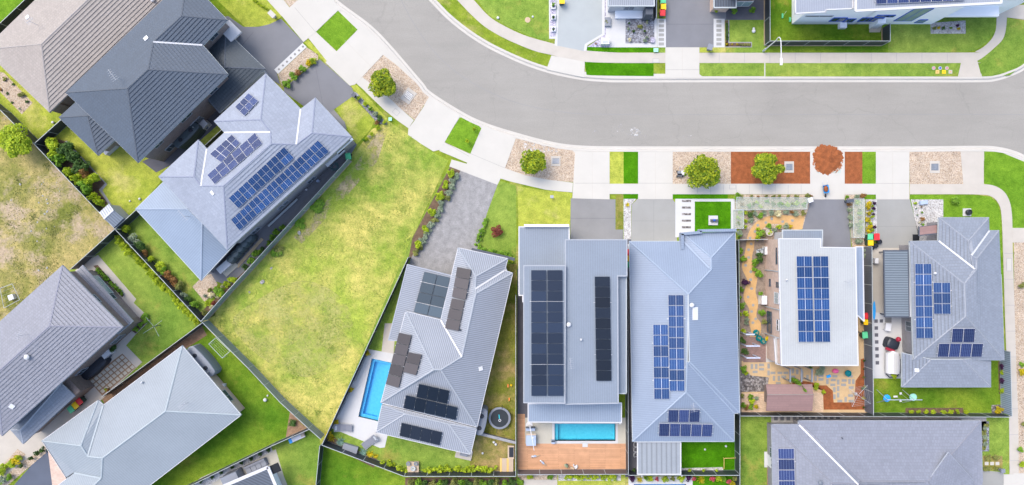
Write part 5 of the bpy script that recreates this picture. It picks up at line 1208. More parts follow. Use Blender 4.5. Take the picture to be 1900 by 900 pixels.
row((214, 439), (367, 598), 27, 7.2, 'lime', 'bright lime shrub in the long row along the fence above the green lawn', 'lime shrubs along the long fence', h=.9)
for x, y, r, c in ((130, 95, 38, 'lime'), (182, 185, 55, 'sage'), (228, 230, 48, 'dark'), (280, 280, 32, 'rust'), (322, 330, 34, 'lime'), (385, 395, 60, 'lime'), (450, 458, 44, 'rust'), (498, 500, 44, 'rust'), (540, 530, 40, 'olive'), (575, 605, 30, 'sage'), (600, 630, 36, 'dark'), (650, 675, 38, 'green'), (270, 260, 30, 'dark'), (420, 430, 36, 'green')):
    bush(200+x/4.09, 400+y/4.09, r/4.09, c, f'{CN[c]} shrub between the long fence and the lavender house lawn', 'shrubs below the lavender house '+c, h=1.1)
for x, y, r, c in ((1000, 85, 55, 'green'), (935, 160, 50, 'green'), (890, 235, 40, 'green'), (720, 385, 60, 'green'), (640, 480, 60, 'green'), (560, 560, 45, 'dark'), (380, 745, 70, 'lime'), (300, 800, 50, 'lime'), (800, 320, 40, 'dark'), (1090, 20, 45, 'green')):
    bush(380+x/7.5, 420+y/7.5, r/7.5, c, f'{CN[c]} shrub against the grey green fence beside the dark tanks', 'shrubs by the grey green fence '+c, h=.9)
for x, y, r, c in ((480, 300, 75, 'green'), (370, 290, 35, 'olive'), (345, 465, 60, 'lime'), (435, 465, 38, 'red'), (520, 350, 45, 'lime'), (395, 360, 45, 'cream'), (480, 385, 30, 'cream'), (300, 370, 30, 'sage'), (290, 600, 45, 'olive'), (545, 230, 30, 'cream'), (560, 330, 35, 'green'), (400, 520, 30, 'cream')):
    bush(340+x/7.5, 500+y/7.5, r/7.5, c, f'{CN[c]} plant on the tan patio at the lower tip of the lavender house', 'patio plants by the lavender house '+c, h=.7)
for x, y, r, c in ((1000, 380, 90, 'green'), (1040, 330, 60, 'olive'), (780, 340, 45, 'green')):
    bush(380+x/7.5, 420+y/7.5, r/7.5, c, f'{CN[c]} weedy clump in the meadow beside the grey green fence', 'weeds in the meadow '+c, h=.5)
for x, y, r, c in ((630, 245, 45, 'green'), (530, 345, 36, 'green'), (400, 500, 30, 'olive')):
    bush(380+x/3, 300+y/3, r/3, c, f'{CN[c]} weed patch in the upper meadow near the fence', 'weed patches in the meadow '+c, h=.45)
for x, y, r, c in ((455, 466, 32, 'green'), (492, 428, 26, 'green'), (520, 405, 24, 'rust'), (545, 382, 24, 'green'), (580, 352, 22, 'yellow'), (601, 337, 20, 'lime')):
    bush(380+x/3, y/3, r/3, c, f'{CN[c]} shrub in the tan strip between the two grey driveways', 'driveway strip shrubs '+c, h=.8)
for x, y, r, c in ((855, 545, 15, 'lime'), (892, 577, 14, 'lime'), (922, 606, 14, 'green'), (948, 632, 15, 'sage'), (976, 656, 18, 'dark'), (960, 684, 14, 'rust'), (1002, 680, 14, 'lime'), (965, 710, 14, 'lime'), (930, 745, 13, 'lime'), (900, 775, 13, 'lime'), (915, 760, 10, 'cream'), (885, 780, 12, 'green')):
    bush(380+x/3, y/3, r/3, c, f'{CN[c]} little shrub edging the small yellow green front lawn', 'front lawn edging shrubs '+c, h=.6)
row((380+265/3, -2), (380+350/3, 18), 6, 3.2, 'lime', 'lime shrub in the stone edged row at the top of the yellow lawn', 'lime shrubs at the top lawn', jit=.5, h=.4)
for x, y in ((358, 716), (322, 785)): bush(760+x/3, y/3, 4.2, 'lime', 'small lime conifer in the square verge lawn beside the road', 'verge conifers', h=1.1)
for x, y in ((400, 90), (355, 172), (315, 265), (255, 390), (200, 512), (150, 622)): bush(740+x/4.09, 300+y/4.09, 9, 'lime', 'lime shrub in the narrow bed left of the mottled driveway', 'lime shrubs by the mottled driveway', h=1.0)
for t in np.linspace(0, 1, 15): bush(740+(440-300*t)/4.09+rb.uniform(-3, 2), 300+(110+580*t)/4.09, 7.5, 'sage' if rb.random() < .7 else 'olive', 'soft grey green shrub in the narrow bed left of the mottled driveway', 'soft shrubs by the mottled driveway', h=.7)
hedge((905, 402), (884, 457), 8, .6, 'green', 'clipped low hedge between the mottled driveway and the red bush lawn'); hedge((885, 459), (951, 475), 7, .6, 'green', 'clipped low hedge along the front of the corrugated roof house')
bush(923, 430, 11, 'red', 'dark red maple bush in the middle of the front lawn', h=1.1, name='maple', cat='tree'); bush(947, 481, 7, 'lime', 'lime shrub at the end of the low hedge', h=.6)
bush(614, 814, 9, 'agave_y', 'yellow croton in the left corner of the pool garden', h=.7, name='croton', cat='plant'); bush(610, 806, 7, 'yellow', 'yellow leafy plant by the upper pool garden corner', h=.8)
for x, y, r in ((631, 821, 12), (673, 841, 11)): bush(x, y, r, 'agave', 'spiky blue green agave left of the grey storage box' if x < 650 else 'spiky blue green agave right of the grey storage box', h=.6, name='agave', cat='plant')
bush(686, 844, 9, 'agave_y', 'yellow croton beside the right agave', h=.6, name='croton', cat='plant'); bush(696, 847, 7, 'agave_y', 'yellow croton in a pot at the end of the pool garden', h=.6, name='croton', cat='plant')
for (x, y), r in (((682, 656), 6), ((651, 723), 6), ((623, 785), 7)): bush(x, y, r, 'yellow', ['yellow shrub at the top corner of the pool deck', 'yellow shrub between the two glass pool fences', 'yellow shrub below the lower glass pool fence'][[6, 6, 7].index(r) if r == 7 else (0 if y < 700 else 1)], h=.7)
hedge((701, 857), (757, 877), 11, .9, 'lime', 'bright lime hedge along the fence below the pool garden'); hedge((779, 871), (926, 871), 10, .8, 'lime', 'long bright lime hedge along the back fence of the lower lawn', 1800)
row((756, 897), (955, 897), 15, 9, 'olive green dark', '{} bush behind the back fence at the bottom edge', 'bushes behind the back fence', h=1.3)
for x, y, c, lb in ((983, 885, 'lime', 'lime shrub left in the strip below the timber deck'), (1021, 885, 'green', 'green shrub right in the strip below the timber deck'), (964, 893, 'green', 'green bush at the lower left corner of the timber deck')): bush(x, y, 6 if c == 'lime' else 7, c, lb, h=.8)
hedge((1041, 885), (1147, 886), 9, .7, 'lime', 'lime hedge in the white edged planter below the timber deck', 1300)
for x, y, r, c in ((100, 690, 55, 'purple'), (220, 725, 60, 'agave_y'), (370, 700, 50, 'lime'), (465, 700, 28, 'pink'), (590, 700, 50, 'lime'), (700, 700, 40, 'olive'), (830, 690, 50, 'lime'), (930, 690, 50, 'purple'), (1010, 700, 30, 'pink'), (1130, 730, 75, 'agave_y'), (1280, 695, 40, 'pink'), (1370, 690, 50, 'lime'), (1430, 720, 50, 'agave_y'), (1510, 740, 40, 'pink'), (1620, 700, 50, 'olive'), (1565, 770, 45, 'yellow'), (300, 690, 30, 'green'), (1450, 690, 40, 'green')):
    bush(1160+x/7.917, 800+y/7.917, r/7.917*1.1, c, f'{CN[c]} plant in the colourful row above the bottom pool', 'colourful plants by the bottom pool '+c, h=.9)
for i, (x, y) in enumerate(((130, 570), (945, 580), (1150, 580), (1350, 590))): bush(1160+x/7.917, 800+y/7.917, 3.7, 'lime' if i else 'dark', 'clipped ball bush in the white pebbles behind the turf' if i else 'dark round bush left of the white ribbed patio roof', 'clipped ball bushes' if i else None, h=.7)
# brick house garden
for x, y, r, c in ((110, 80, 50, 'green'), (270, 130, 58, 'green'), (345, 95, 50, 'dark'), (320, 300, 62, 'green'), (268, 225, 42, 'green'), (80, 500, 42, 'green'), (90, 730, 48, 'green'), (140, 830, 44, 'lime'), (350, 560, 34, 'green'), (365, 825, 50, 'green'), (60, 620, 30, 'green'), (330, 20, 45, 'dark'), (60, 850, 30, 'lime')):
    bush(1365+x/7.5, 470+y/7.5, r/7.5, c, f'{CN[c]} shrub beside the winding sand path', 'shrubs by the winding path '+c, h=.9)
bush(1384, 524, 8, 'purple', 'blackish spiky shrub overhanging the middle of the winding sand path', h=1.0)
for x, y, r, c in ((400, 130, 44, 'olive'), (110, 250, 42, 'lime'), (100, 390, 55, 'dark'), (125, 530, 60, 'dark'), (160, 100, 34, 'sage'), (150, 150, 30, 'sage')):
    bush(1365+x/7.5, 580+y/7.5, r/7.5, c, f'{CN[c]} shrub near the brick paved patio', 'shrubs by the brick patio '+c, h=1.0)
for x, y, r, c in ((110, 190, 52, 'green'), (150, 250, 30, 'lime'), (210, 580, 45, 'green'), (285, 590, 30, 'sage'), (230, 630, 42, 'lime'), (150, 720, 40, 'rust'), (210, 710, 48, 'green'), (290, 710, 36, 'yellow'), (110, 690, 40, 'green'), (95, 560, 30, 'olive'), (820, 340, 46, 'green'), (900, 440, 50, 'green')):
    bush(1365+x/7.5, 660+y/7.5, r/7.5, c, f'{CN[c]} plant in the yard left of or on the brown shed', 'plants around the brown shed '+c, h=(2.9 if x in (820, 900) else .8))
for x, y, r, c in ((110, 430, 60, 'lime'), (205, 505, 36, 'lime'), (180, 200, 78, 'sage'), (30, 160, 34, 'green'), (130, 230, 50, 'sage'), (770, 70, 18, 'dark'), (770, 185, 12, 'dark'), (770, 300, 20, 'olive'), (765, 460, 26, 'dark'), (765, 590, 24, 'yellow'), (790, 430, 20, 'olive'), (770, 720, 14, 'dark')):
    bush(1500+x/7.5, 660+y/7.5, r/7.5, c, f'{CN[c]} plant in the red mulch and paver yard below the white roof', 'plants in the red mulch yard '+c, h=.6)
for x, y, r, c in ((20, 70, 55, 'green'), (85, 75, 30, 'olive'), (220, 75, 28, 'olive'), (315, 80, 24, 'rust'), (425, 70, 24, 'olive'), (525, 75, 30, 'olive'), (608, 75, 30, 'olive'), (720, 75, 30, 'olive'), (850, 75, 34, 'olive'), (1000, 70, 40, 'olive'), (1045, 65, 28, 'rust'),
                   (90, 185, 30, 'rust'), (190, 200, 36, 'green'), (240, 180, 30, 'olive'), (300, 155, 30, 'lime'), (340, 200, 32, 'lime'), (435, 140, 34, 'green'), (520, 170, 38, 'olive'), (610, 170, 40, 'green'), (660, 190, 30, 'olive'), (725, 190, 38, 'lime'), (790, 180, 34, 'olive'), (850, 170, 40, 'lime'), (950, 180, 44, 'green'),
                   (55, 290, 38, 'lime'), (40, 370, 38, 'lime'), (35, 450, 36, 'olive'), (140, 290, 34, 'lime'), (200, 330, 52, 'dark'), (240, 275, 30, 'olive'), (345, 335, 44, 'green'), (140, 420, 36, 'lime'), (125, 490, 34, 'lime'), (60, 580, 50, 'sage'), (45, 620, 34, 'green'), (500, 295, 44, 'sage'), (595, 300, 56, 'cream'), (700, 290, 46, 'sage'), (830, 300, 56, 'sage'), (780, 285, 26, 'rust'), (940, 300, 42, 'olive'), (275, 310, 50, 'sage'), (210, 400, 46, 'sage'), (400, 290, 36, 'sage'),
                   (470, 480, 46, 'green'), (600, 490, 38, 'lime'), (700, 490, 56, 'sage'), (760, 490, 30, 'yellow'), (350, 580, 62, 'green'), (310, 520, 36, 'lime'), (390, 600, 40, 'olive'), (300, 650, 40, 'lime'), (540, 530, 36, 'sage'), (60, 830, 50, 'green')):
    bush(1365+x/7.5, 355+y/7.5, r/7.5, c, f'{CN[c]} plant in the front garden of the white roofed brick house', 'front garden plants '+c, h=.7)
for x, y, r, c in ((395, 130, 42, 'yellow'), (385, 185, 40, 'yellow'), (392, 270, 32, 'yellow'), (378, 360, 42, 'yellow'), (400, 460, 46, 'yellow'), (390, 525, 46, 'yellow'), (437, 170, 22, 'lime'), (432, 236, 22, 'lime'), (432, 315, 24, 'lime'), (420, 410, 26, 'lime'), (440, 500, 26, 'lime'), (470, 130, 26, 'purple'), (465, 200, 28, 'purple'), (455, 282, 22, 'purple'), (468, 460, 26, 'purple')):
    bush(1560+x/7.5, 360+y/7.5, r/7.5, c, f'{CN[c]} plant in the white pebble strip above the wheelie bins', 'plants in the white pebble strip '+c, h=.7)
for x, y, r, c in ((240, 110, 44, 'lime'), (265, 225, 30, 'olive'), (265, 265, 34, 'lime'), (262, 330, 30, 'rust'), (280, 385, 30, 'lime'), (250, 425, 34, 'olive'), (280, 470, 30, 'lime'), (260, 525, 36, 'olive'), (130, 220, 40, 'sage'), (140, 330, 42, 'sage'), (145, 430, 44, 'sage'), (240, 650, 50, 'sage'), (110, 140, 34, 'rust'), (350, 780, 40, 'sage'), (340, 860, 36, 'sage'), (300, 20, 40, 'rust'), (230, 35, 36, 'sage'), (90, 40, 30, 'green')):
    bush(1560+x/7.5, 360+y/7.5, r/7.5, c, f'{CN[c]} plant in the tall narrow bed between the driveways', 'plants between the driveways '+c, h=.7)
for x, y, r, c in ((1037, 130, 25, 'lime'), (1052, 200, 13, 'sage'), (1133, 255, 17, 'green'), (1070, 290, 15, 'sage'), (1140, 345, 32, 'rust'), (1105, 395, 18, 'cream'), (1147, 425, 22, 'green'), (1125, 178, 12, 'rust')):
    bush(1560+x/7.5, 360+y/7.5, r/7.5, c, f'{CN[c]} low plant in the white bed above the small porch roof', 'low plants in the white bed '+c, h=.4)
bush(1165, 380, 6, 'agave_y', 'spiky lime yellow plant in the white pebble strip by the pale driveway', h=.5, name='agave', cat='plant'); bush(1773, 373, 9, 'green', 'lone green shrub on the lawn above the corner block roof', h=.7)
for x in (572, 612, 655, 697, 752, 795, 832, 880): bush(1500+x/3, 600+493/3, 5.2, 'lime', 'lime shrub in the dark edged bed at the bottom of the back lawn', 'lime shrubs below the back lawn', h=.6)
bush(1853, 761, 8, 'yellow', 'yellow shrub in the lower right corner of the back lawn', h=.7)
for y, c in ((240, 'purple'), (275, 'lime'), (320, 'purple'), (375, 'lime')): bush(1859, 600+y/3, 5.5, c, f'{CN[c]} shrub in the narrow bed inside the pale ribbed fence', 'shrubs inside the pale ribbed fence '+c, h=.7)
bush(1659, 697, 6, 'lime', 'lime plant in a dark pot below the white covered trailer', h=.8)
row((1828, 786), (1828, 834), 7, 5, 'olive sage', '{} succulent in the white edged planter right of the bottom roof', 'succulents by the bottom roof', h=.3, jit=2)
row((1827, 851), (1856, 849), 4, 5, 'olive', 'olive ground shrub above the little stepping stones', 'ground shrubs by the stepping stones', h=.3); row((1827, 869), (1856, 869), 4, 4.5, 'olive', 'olive ground shrub below the little stepping stones', 'ground shrubs under the stepping stones', h=.3)
for x, y, r, c in ((1897, 690, 8, 'yellow'), (1896, 676, 6, 'green'), (1897, 530, 7, 'olive'), (1893, 835, 6, 'green'), (1895, 862, 7, 'lime'), (1899, 786, 5, 'olive')):
    bush(x, y, r, c, f'{CN[c]} weedy shrub on the stony strip at the right edge', 'weedy shrubs at the right edge '+c, h=.6)
row(q('F', 532, 592)[0], q('F', 684, 742)[0], 10, 4.2, 'green', 'green shrub in the narrow strip beside the tilted window', 'shrubs by the tilted window', jit=.6, h=.6)
for x, y, r in ((1110, 200, 55), (1130, 250, 55), (1050, 310, 55), (990, 380, 50)): bush(120+x/7.5, 560+y/7.5, r/7.5, 'green', 'green shrub in the timber edged corner planter by the patio', 'corner planter shrubs', h=.6)
for x, y, r in ((675, 540, 36), (690, 640, 50)): bush(120+x/7.5, 560+y/7.5, r/7.5, 'dark', 'small dark green bush against the brick wall by the patio' if r < 40 else 'larger dark green bush against the brick wall by the patio', h=1.0)
bush(197, 724, 4, 'lime', 'tiny lime plant on the square pavers', h=.3); bush(200, 724, 4, 'rust', 'tiny rusty plant on the square pavers', h=.3)
for x, y, r, c in ((210, 560, 80, 'yellow'), (150, 610, 70, 'lime'), (60, 650, 60, 'lime'), (10, 710, 60, 'lime'), (260, 520, 50, 'lime'), (40, 830, 60, 'sage'), (140, 780, 50, 'green'), (430, 530, 34, 'dark'), (510, 465, 38, 'dark'), (575, 415, 38, 'dark'), (290, 635, 32, 'dark'), (600, 375, 26, 'sage'), (0, 870, 50, 'green')):
    bush(x/7.5, 780+y/7.5, r/7.5, c, f'{CN[c]} shrub in the tan front bed at the bottom left corner', 'bottom left bed shrubs '+c, h=.8)
bush(543, 786, 8, 'dark', 'single dark shrub in the brown mulch corner by the fence', h=.6)
for x, y in ((1570, 160), (1400, 235), (1230, 330), (1030, 410), (850, 500), (640, 610), (460, 690), (240, 780), (90, 830)): bush(350+x/10.56, 820+y/10.56, 4.3, 'dark', 'small dark plant in the long white pebble strip', 'small plants in the white pebble strip', h=.5)
for x, y, r, c in ((1180, 320, 20, 'dark'), (1330, 370, 42, 'olive'), (1245, 435, 22, 'dark'), (1395, 435, 20, 'dark'), (1170, 400, 24, 'sage'), (1430, 275, 22, 'green'), (1425, 320, 22, 'cream'), (1190, 555, 30, 'cream'), (1400, 565, 30, 'sage'), (1430, 520, 24, 'sage'), (718, 610, 18, 'rust')):
    bush(1010+x/7.5, y/7.5, r/7.5, c, f'{CN[c]} plant in the square blue grey gravel bed', 'plants in the grey gravel bed '+c, h=.5)
for y, r, c in ((60, 30, 'green'), (240, 20, 'dark'), (410, 16, 'dark')): bush(1010+125/7.5, y/7.5, r/7.5, c, {60: 'leafy green plant in the topmost white pot by the driveway', 240: 'dark plant in the middle white pot by the driveway', 410: 'dark plant in the lowest white pot by the driveway'}[y], h=.5, z=.3)
for x, y, r, lb in ((215, 150, 34, 'lime potted plant under the corner of the top brick house'), (470, 150, 44, 'round green shrub left of the window of the top brick house'), (720, 138, 44, 'round green shrub right of the window of the top brick house')): bush(1300+x/7.5, y/7.5, r/7.5, 'lime' if r < 40 else 'green', lb, h=.8)
for x in (365, 440, 510): bush(1300+x/7.5, 82, 2.2, 'yellow', 'tiny yellow flower clump in the L shaped bed', 'yellow flower clumps', h=.3)
row((1349, 42), (1349, 76), 8, 2.8, 'dark', 'small dark shrub in the upright arm of the L shaped bed', 'upright arm shrubs', jit=.4, h=.4); row((1372, 83), (1392, 83), 5, 2.6, 'olive', 'small olive shrub in the flat arm of the L shaped bed', 'flat arm shrubs', jit=.4, h=.3)
for x, y, r, c in ((440, 315, 24, 'olive'), (490, 310, 20, 'yellow'), (545, 310, 20, 'dark'), (625, 310, 16, 'green'), (700, 285, 20, 'purple'), (715, 320, 20, 'yellow')):
    bush(1660+x/6, y/6, r/6, c, f'{CN[c]} plant in the white bed under the white two storey house', 'plants under the white house '+c, h=.5)
bush(1126, 42, 5, 'olive', 'olive plants in the small planter beside the white paving', h=.4)
# ================================================================ loose things
def bin_(px, py, rot, lid, where):
    p = P(px, py, 1.0); t = thing('wheelie_bin', f'{lid} lidded wheelie bin {where}', 'bin', (p.x, p.y, 0), rot)
    b = MB(); lo = [(-.22, -.24), (.22, -.24), (.22, .22), (-.22, .22)]; hi = [(-.28, -.33), (.28, -.33), (.28, .30), (-.28, .30)]
    for i in range(4):
        j = (i+1) % 4; b.face([(*lo[i], .06), (*lo[j], .06), (*hi[j], .98), (*hi[i], .98)])
    b.face([(*x, .06) for x in lo[::-1]]); b.build('body', 'bin_body', t)
    l = MB(); l.box((0, 0, 1.0), (.62, .72, .05)); l.box((0, -.02, 1.035), (.50, .54, .04)); l.box((0, .37, 1.0), (.5, .07, .05)); l.build('lid', 'plastic_'+lid, t)
    for s_ in (-1, 1): MB().tube((s_*.27, .28, .1), (s_*.21, .28, .1), .10, n=12).build('wheel', 'rubber', t)
    return t
bin_(1615, 440, 0, 'green', 'in the left corner above the patio roof'); bin_(1627, 439.5, 0, 'red', 'at the driveway end left of the grey hip roof'); bin_(1615.5, 450, 0, 'yellow', 'directly below the mint green one')
bin_(1608, 587, 0, 'red', 'in the gap right of the white flat roof'); bin_(1607.5, 597, 0, 'yellow', 'in the gap right of the white flat roof'); bin_(1605, 622, .1, 'green', 'alone on sand right of the white flat roof')
bin_(147, 745, R(40), 'red', 'by the brick wall below the square paver patio'); bin_(139.5, 752.5, R(40), 'yellow', 'by the brick wall below the square paver patio'); bin_(131.5, 760, R(40), 'green', 'by the brick wall below the square paver patio')
bin_(646, 290.5, R(10), 'green', 'beside the front end of the grey green fence')
bin_(1230.5, 1, 0, 'green', 'first from the top beside the top edge driveway'); bin_(1231, 12.5, 0, 'yellow', 'middle one beside the top edge driveway'); bin_(1229.5, 23.5, 0, 'red', 'lowest one beside the top edge driveway')
bin_(1043, 1, 0, 'yellow', 'at the top of the pale blue driveway')
bin_(1165.5, 469, 0, 'red', 'in the slot left of the blue steel roof'); bin_(1165.5, 480, 0, 'yellow', 'in the slot left of the blue steel roof'); bin_(1165.5, 491, 0, 'green', 'in the slot left of the blue steel roof')
# garden shed by the corner of three fences
def shed(label, quad, z, roofs, wallm, split=.45):
    Q = [P(*p, z) for p in quad]; c = sum(Q, Vector())/4; t = thing('garden_shed', label, 'shed', (c.x, c.y, 0), world=True)
    w_ = inset([tuple(p.xy) for p in Q], .08 if z < 2.2 else .6); MB().prism(w_, 0, z-.05).build('wall', wallm, t)
    a, b, c_, d = Q; m0, m1 = a+(d-a)*split, b+(c_-b)*split; up = Vector((0, 0, .35)); m0, m1 = m0+up, m1+up
    for (p, q_, r_, s_), m in zip(((a, b, m1, m0), (m0, m1, c_, d)), roofs):
        e = (q_-p).normalized(); n = newell([p, q_, r_, s_]); F = [p, q_, r_, s_]
        if n.z < 0: F = F[::-1]; n = -n
        v = n.cross(e); dn = Vector((0, 0, -.05)); mb = MB().face(F, [((x-p).dot(e), (x-p).dot(v)) for x in F])
        for x, y in zip(F, F[1:]+F[:1]): mb.face([x+dn, y+dn, y, x])
        mb.build('roof', m, t)
    MB().tube(m0, m1, .09 if 'white' in label else .04, n=6).build('ridge_cap', 'white_gloss' if 'white' in label else 'brick_brown', t); return t
sh = [P(*p, 2.1) for p in ((184, 394), (202, 378), (229, 405), (212, 422))]
shed('small grey garden shed with white ridge where three dark fences meet', [(202, 378), (184, 394), (212, 422), (229, 405)], 2.1, ('steel_shed', 'steel_shed_dark'), 'render_grey', .45)
shed('long brown tiled garden shed with a green plant over its roof', [(1421.5, 713), (1507, 713), (1507, 763), (1421.5, 763)], 2.3, ('shed_brown', 'shed_brown'), 'brick_brown', .36)
# water tanks
def tank(px, py, L, W_, h, rot, m, label, parts=True):
    p = P(px, py, h); t = thing('water_tank', label, 'water tank', (p.x, p.y, 0), rot); prof = []
    n = 28; rings = []
    def ring(k, z): return [(max(-1, min(1, math.cos(a)*1.6))*(L/2-W_/2)*k+math.cos(a)*W_/2*k, math.sin(a)*W_/2*k, z) for a in [2*math.pi*i/n for i in range(n)]]
    b = MB(); rs_ = [ring(1, 0)]+[ring(1-.03*(i % 2), h*(.05+.115*i)) for i in range(9)]+[ring(.93, h*1.0), ring(.5, h*1.05)]
    for x, y in zip(rs_, rs_[1:]):
        for k in range(n): b.face([x[k], x[(k+1) % n], y[(k+1) % n], y[k]])
    b.face(rs_[-1]); b.build('shell', m, t)
    for s_ in ((-.22, .22) if L > 3 else (0,)): MB().lathe([(.24, h*1.04), (.24, h*1.08), (.2, h*1.1)], (L*s_, 0, 0), 16).build('inlet', 'black_cover', t)
    MB().tube((L*.35, 0, h), (L*.35, 0, h+.35), .05).build('pipe', 'rail_pale', t); return t
tank(345, 251, 3.6, 1.1, 2.0, R(44), 'tank_slate', 'slim dark rainwater tank against the wall of the slate roofed house')
tank(372, 671, 4.2, 1.35, 1.9, R(-49), 'tank_grey', 'grey rainwater tank at the right tip of the pale roof')
tank(892, 783, 3.1, 1.3, 2.0, R(78), 'tank_grey', 'slim grey rainwater tank between the corrugated roof and the trampoline')
t = thing('water_tank', 'row of five joined black tank lobes beside the lavender house', 'water tank', tuple(P(455, 461, 0)), R(48))
for i in range(5): MB().lathe([(.55, 0), (.60, .4), (.56, .45), (.60, .5), (.6, 1.1), (.56, 1.15), (.6, 1.2), (.45, 1.75), (.12, 1.85)], (-1.55+.78*i, 0, 0), 18, 1, .8).build('lobe', 'tank_slate', t)
MB().box((0, -.75, .06), (4.4, .35, .12)).build('plinth', 'sleeper', t)
t = thing('storage_chest', 'white topped chest on a pale slab beside the black tank lobes', 'storage box', tuple(P(423, 496, 0)), R(42))
MB().box((0, .15, .45), (1.6, .65, .9)).build('body', 'white_gloss', t); MB().box((0, .15, .93), (1.7, .75, .06)).build('lid', 'white_gloss', t); MB().box((.1, -.45, .08), (1.9, .55, .16)).build('base', 'paving_cream', t)
# heat pumps
def aircon(px, py, rot, label, w_=1.0, d_=.45, h_=.95, fans=1, z=0):
    p = P(px, py, h_+z); t = thing('air_conditioner', label, 'air conditioner', (p.x, p.y, z), rot); MB().box((0, 0, h_/2), (w_, d_, h_)).build('casing', 'white_gloss', t)
    for i in range(fans): MB().lathe([(.02, 0), (.02, .02), (.2, .025)], (w_*(i+.5)/fans-w_/2, -d_/2-.02, h_*.5), 14).build('fan_guard', 'trim_dark', t)
    MB().box((0, 0, .03), (w_*1.1, d_*1.15, .06)).build('pad', 'concrete', t); return t
aircon(374, 229, R(48), 'beige unit on gravel beside the dark slim tank', 1.0, 1.1, .9)
aircon(1418.5, 557, R(90), 'white air conditioner against the brick wall beside the sand path', 1.0, .62, .95, 1)
aircon(197, 657, R(42), 'white air conditioner beside the big black cover', 1.1, .6, .9); aircon(1423, 465, R(90), 'white unit by the start of the brick wall', .9, .4, .8)
aircon(1434, 634, R(90), 'white unit standing on the pale slab under the annex roof', .9, .4, 1.0); aircon(1627, 484, R(90), 'white outdoor unit beside the ribbed patio roof', .6, .4, .8)
t = thing('air_conditioner', 'white twin fan unit with two dark fans at the bottom lawn', 'air conditioner', tuple(P(1427, 852, 0)), R(90)); MB().box((0, 0, .6), (1.3, .5, 1.2)).build('casing', 'white_gloss', t)
for y in (-.3, .3): MB().lathe([(.24, 1.19), (.24, 1.22), (.05, 1.24)], (y, 0, 0), 18).build('fan_guard', 'trim_dark', t)
# deck lounges
def lounge(px, py, rot, label):
    p = P(px, py, .35); t = thing('sun_lounger', label, 'sun lounger', (p.x, p.y, .034), rot); s_ = MB()
    pts = [(-.95, .34), (-.6, .30), (-.2, .26), (.2, .34), (.45, .38)]
    for (a, za), (b, zb) in zip(pts, pts[1:]): s_.face([(a, -.36, za), (b, -.36, zb), (b, .36, zb), (a, .36, za)]); s_.face([(a, -.36, za-.08), (a, .36, za-.08), (b, .36, zb-.08), (b, -.36, zb-.08)]); [s_.face([(a, y, za-.08), (b, y, zb-.08), (b, y, zb), (a, y, za)][::int(y/abs(y))*-1]) for y in (-.36, .36)]
    s_.build('seat', 'grey_fabric', t); b = MB(); b.box((.72, 0, .52), (.62, .74, .09), 0, (0, -.5)); b.build('backrest', 'grey_fabric', t)
    MB().box((.84, 0, .62), (.22, .5, .07), 0, (0, -.5)).build('headrest', 'rail_pale', t)
    f = MB()
    for y in (-.42, .42): f.path([(-.98, y, .36), (0, y, .30), (.5, y, .42), (1.0, y, .68)], .025, 6)
    f.path([(1.0, -.42, .68), (1.0, .42, .68)], .03, 6); f.build('frame', 'trim_grey', t)
    for x in (-.8, .5):
        for y in (-.38, .38): MB().tube((x, y, 0), (x, y, .32), .03, n=6).build('leg', 'trim_grey', t)
    return t
lounge(638, 794, R(176), 'dark grey sun lounger at the left corner of the pool deck'); lounge(686, 820, R(38), 'dark grey sun lounger nearer the house corner on the pool deck')
t = thing('storage_box', 'low grey slatted box between the two agaves', 'storage box', tuple(P(651, 832, 0)), R(-17)); MB().box((0, 0, .3), (1.65, 1.0, .56)).build('body', 'tank_grey', t); MB().box((0, 0, .6), (1.75, 1.1, .05)).build('lid', 'tank_grey', t)
# trampoline
p = P(927, 776, .8); t = thing('trampoline', 'round black trampoline with pale grey rim on the side lawn', 'trampoline', (p.x, p.y, 0))
MB().lathe([(1.02, .80), (.4, .79), (.01, .785)], (0, 0, 0), 40).build('mat', 'trampoline_mat', t)
r_ = MB(); n = 40
for k in range(n):
    a, b = 2*math.pi*k/n, 2*math.pi*(k+1)/n; r_.face([(1.03*math.cos(a), 1.03*math.sin(a), .82), (1.27*math.cos(a), 1.27*math.sin(a), .80), (1.27*math.cos(b), 1.27*math.sin(b), .80), (1.03*math.cos(b), 1.03*math.sin(b), .82)])
    r_.face([(1.27*math.cos(a), 1.27*math.sin(a), .74), (1.27*math.cos(b), 1.27*math.sin(b), .74), (1.27*math.cos(b), 1.27*math.sin(b), .80), (1.27*math.cos(a), 1.27*math.sin(a), .80)])
r_.build('rim_pad', 'tank_grey', t)
for k in range(6):
    a = math.pi*k/3+.3; MB().tube((1.33*math.cos(a), 1.33*math.sin(a), 0), (1.36*math.cos(a), 1.36*math.sin(a), 1.9), .028, n=6).build('net_pole', 'black_cover', t)
lg = MB(); lg.box((-.05, .18, .806), (.10, .48, .006), R(6)); lg.build('printed_bar', 'cyan_paint', t)
rg = MB(); n = 20
for k in range(n):
    a, b = 2*math.pi*k/n, 2*math.pi*(k+1)/n; rg.face([(.10*math.cos(a)+.02, .10*math.sin(a)-.24, .808), (.155*math.cos(a)+.02, .155*math.sin(a)-.24, .808), (.155*math.cos(b)+.02, .155*math.sin(b)-.24, .808), (.10*math.cos(b)+.02, .10*math.sin(b)-.24, .808)])
rg.build('printed_ring', 'white_gloss', t)
def ball(px, py, r, m, label, z=0, group=None):
    p = P(px, py, r); pr = [(r*math.sin(a), r-r*math.cos(a)) for a in [math.pi*k/10 for k in range(11)]]; pr[0] = (.002, 0); pr[-1] = (.002, 2*r)
    o = MB().lathe(pr, (0, 0, 0), 16).build('ball', m, smooth=True); o.location = (p.x, p.y, z); tag(o, label, 'ball', group)
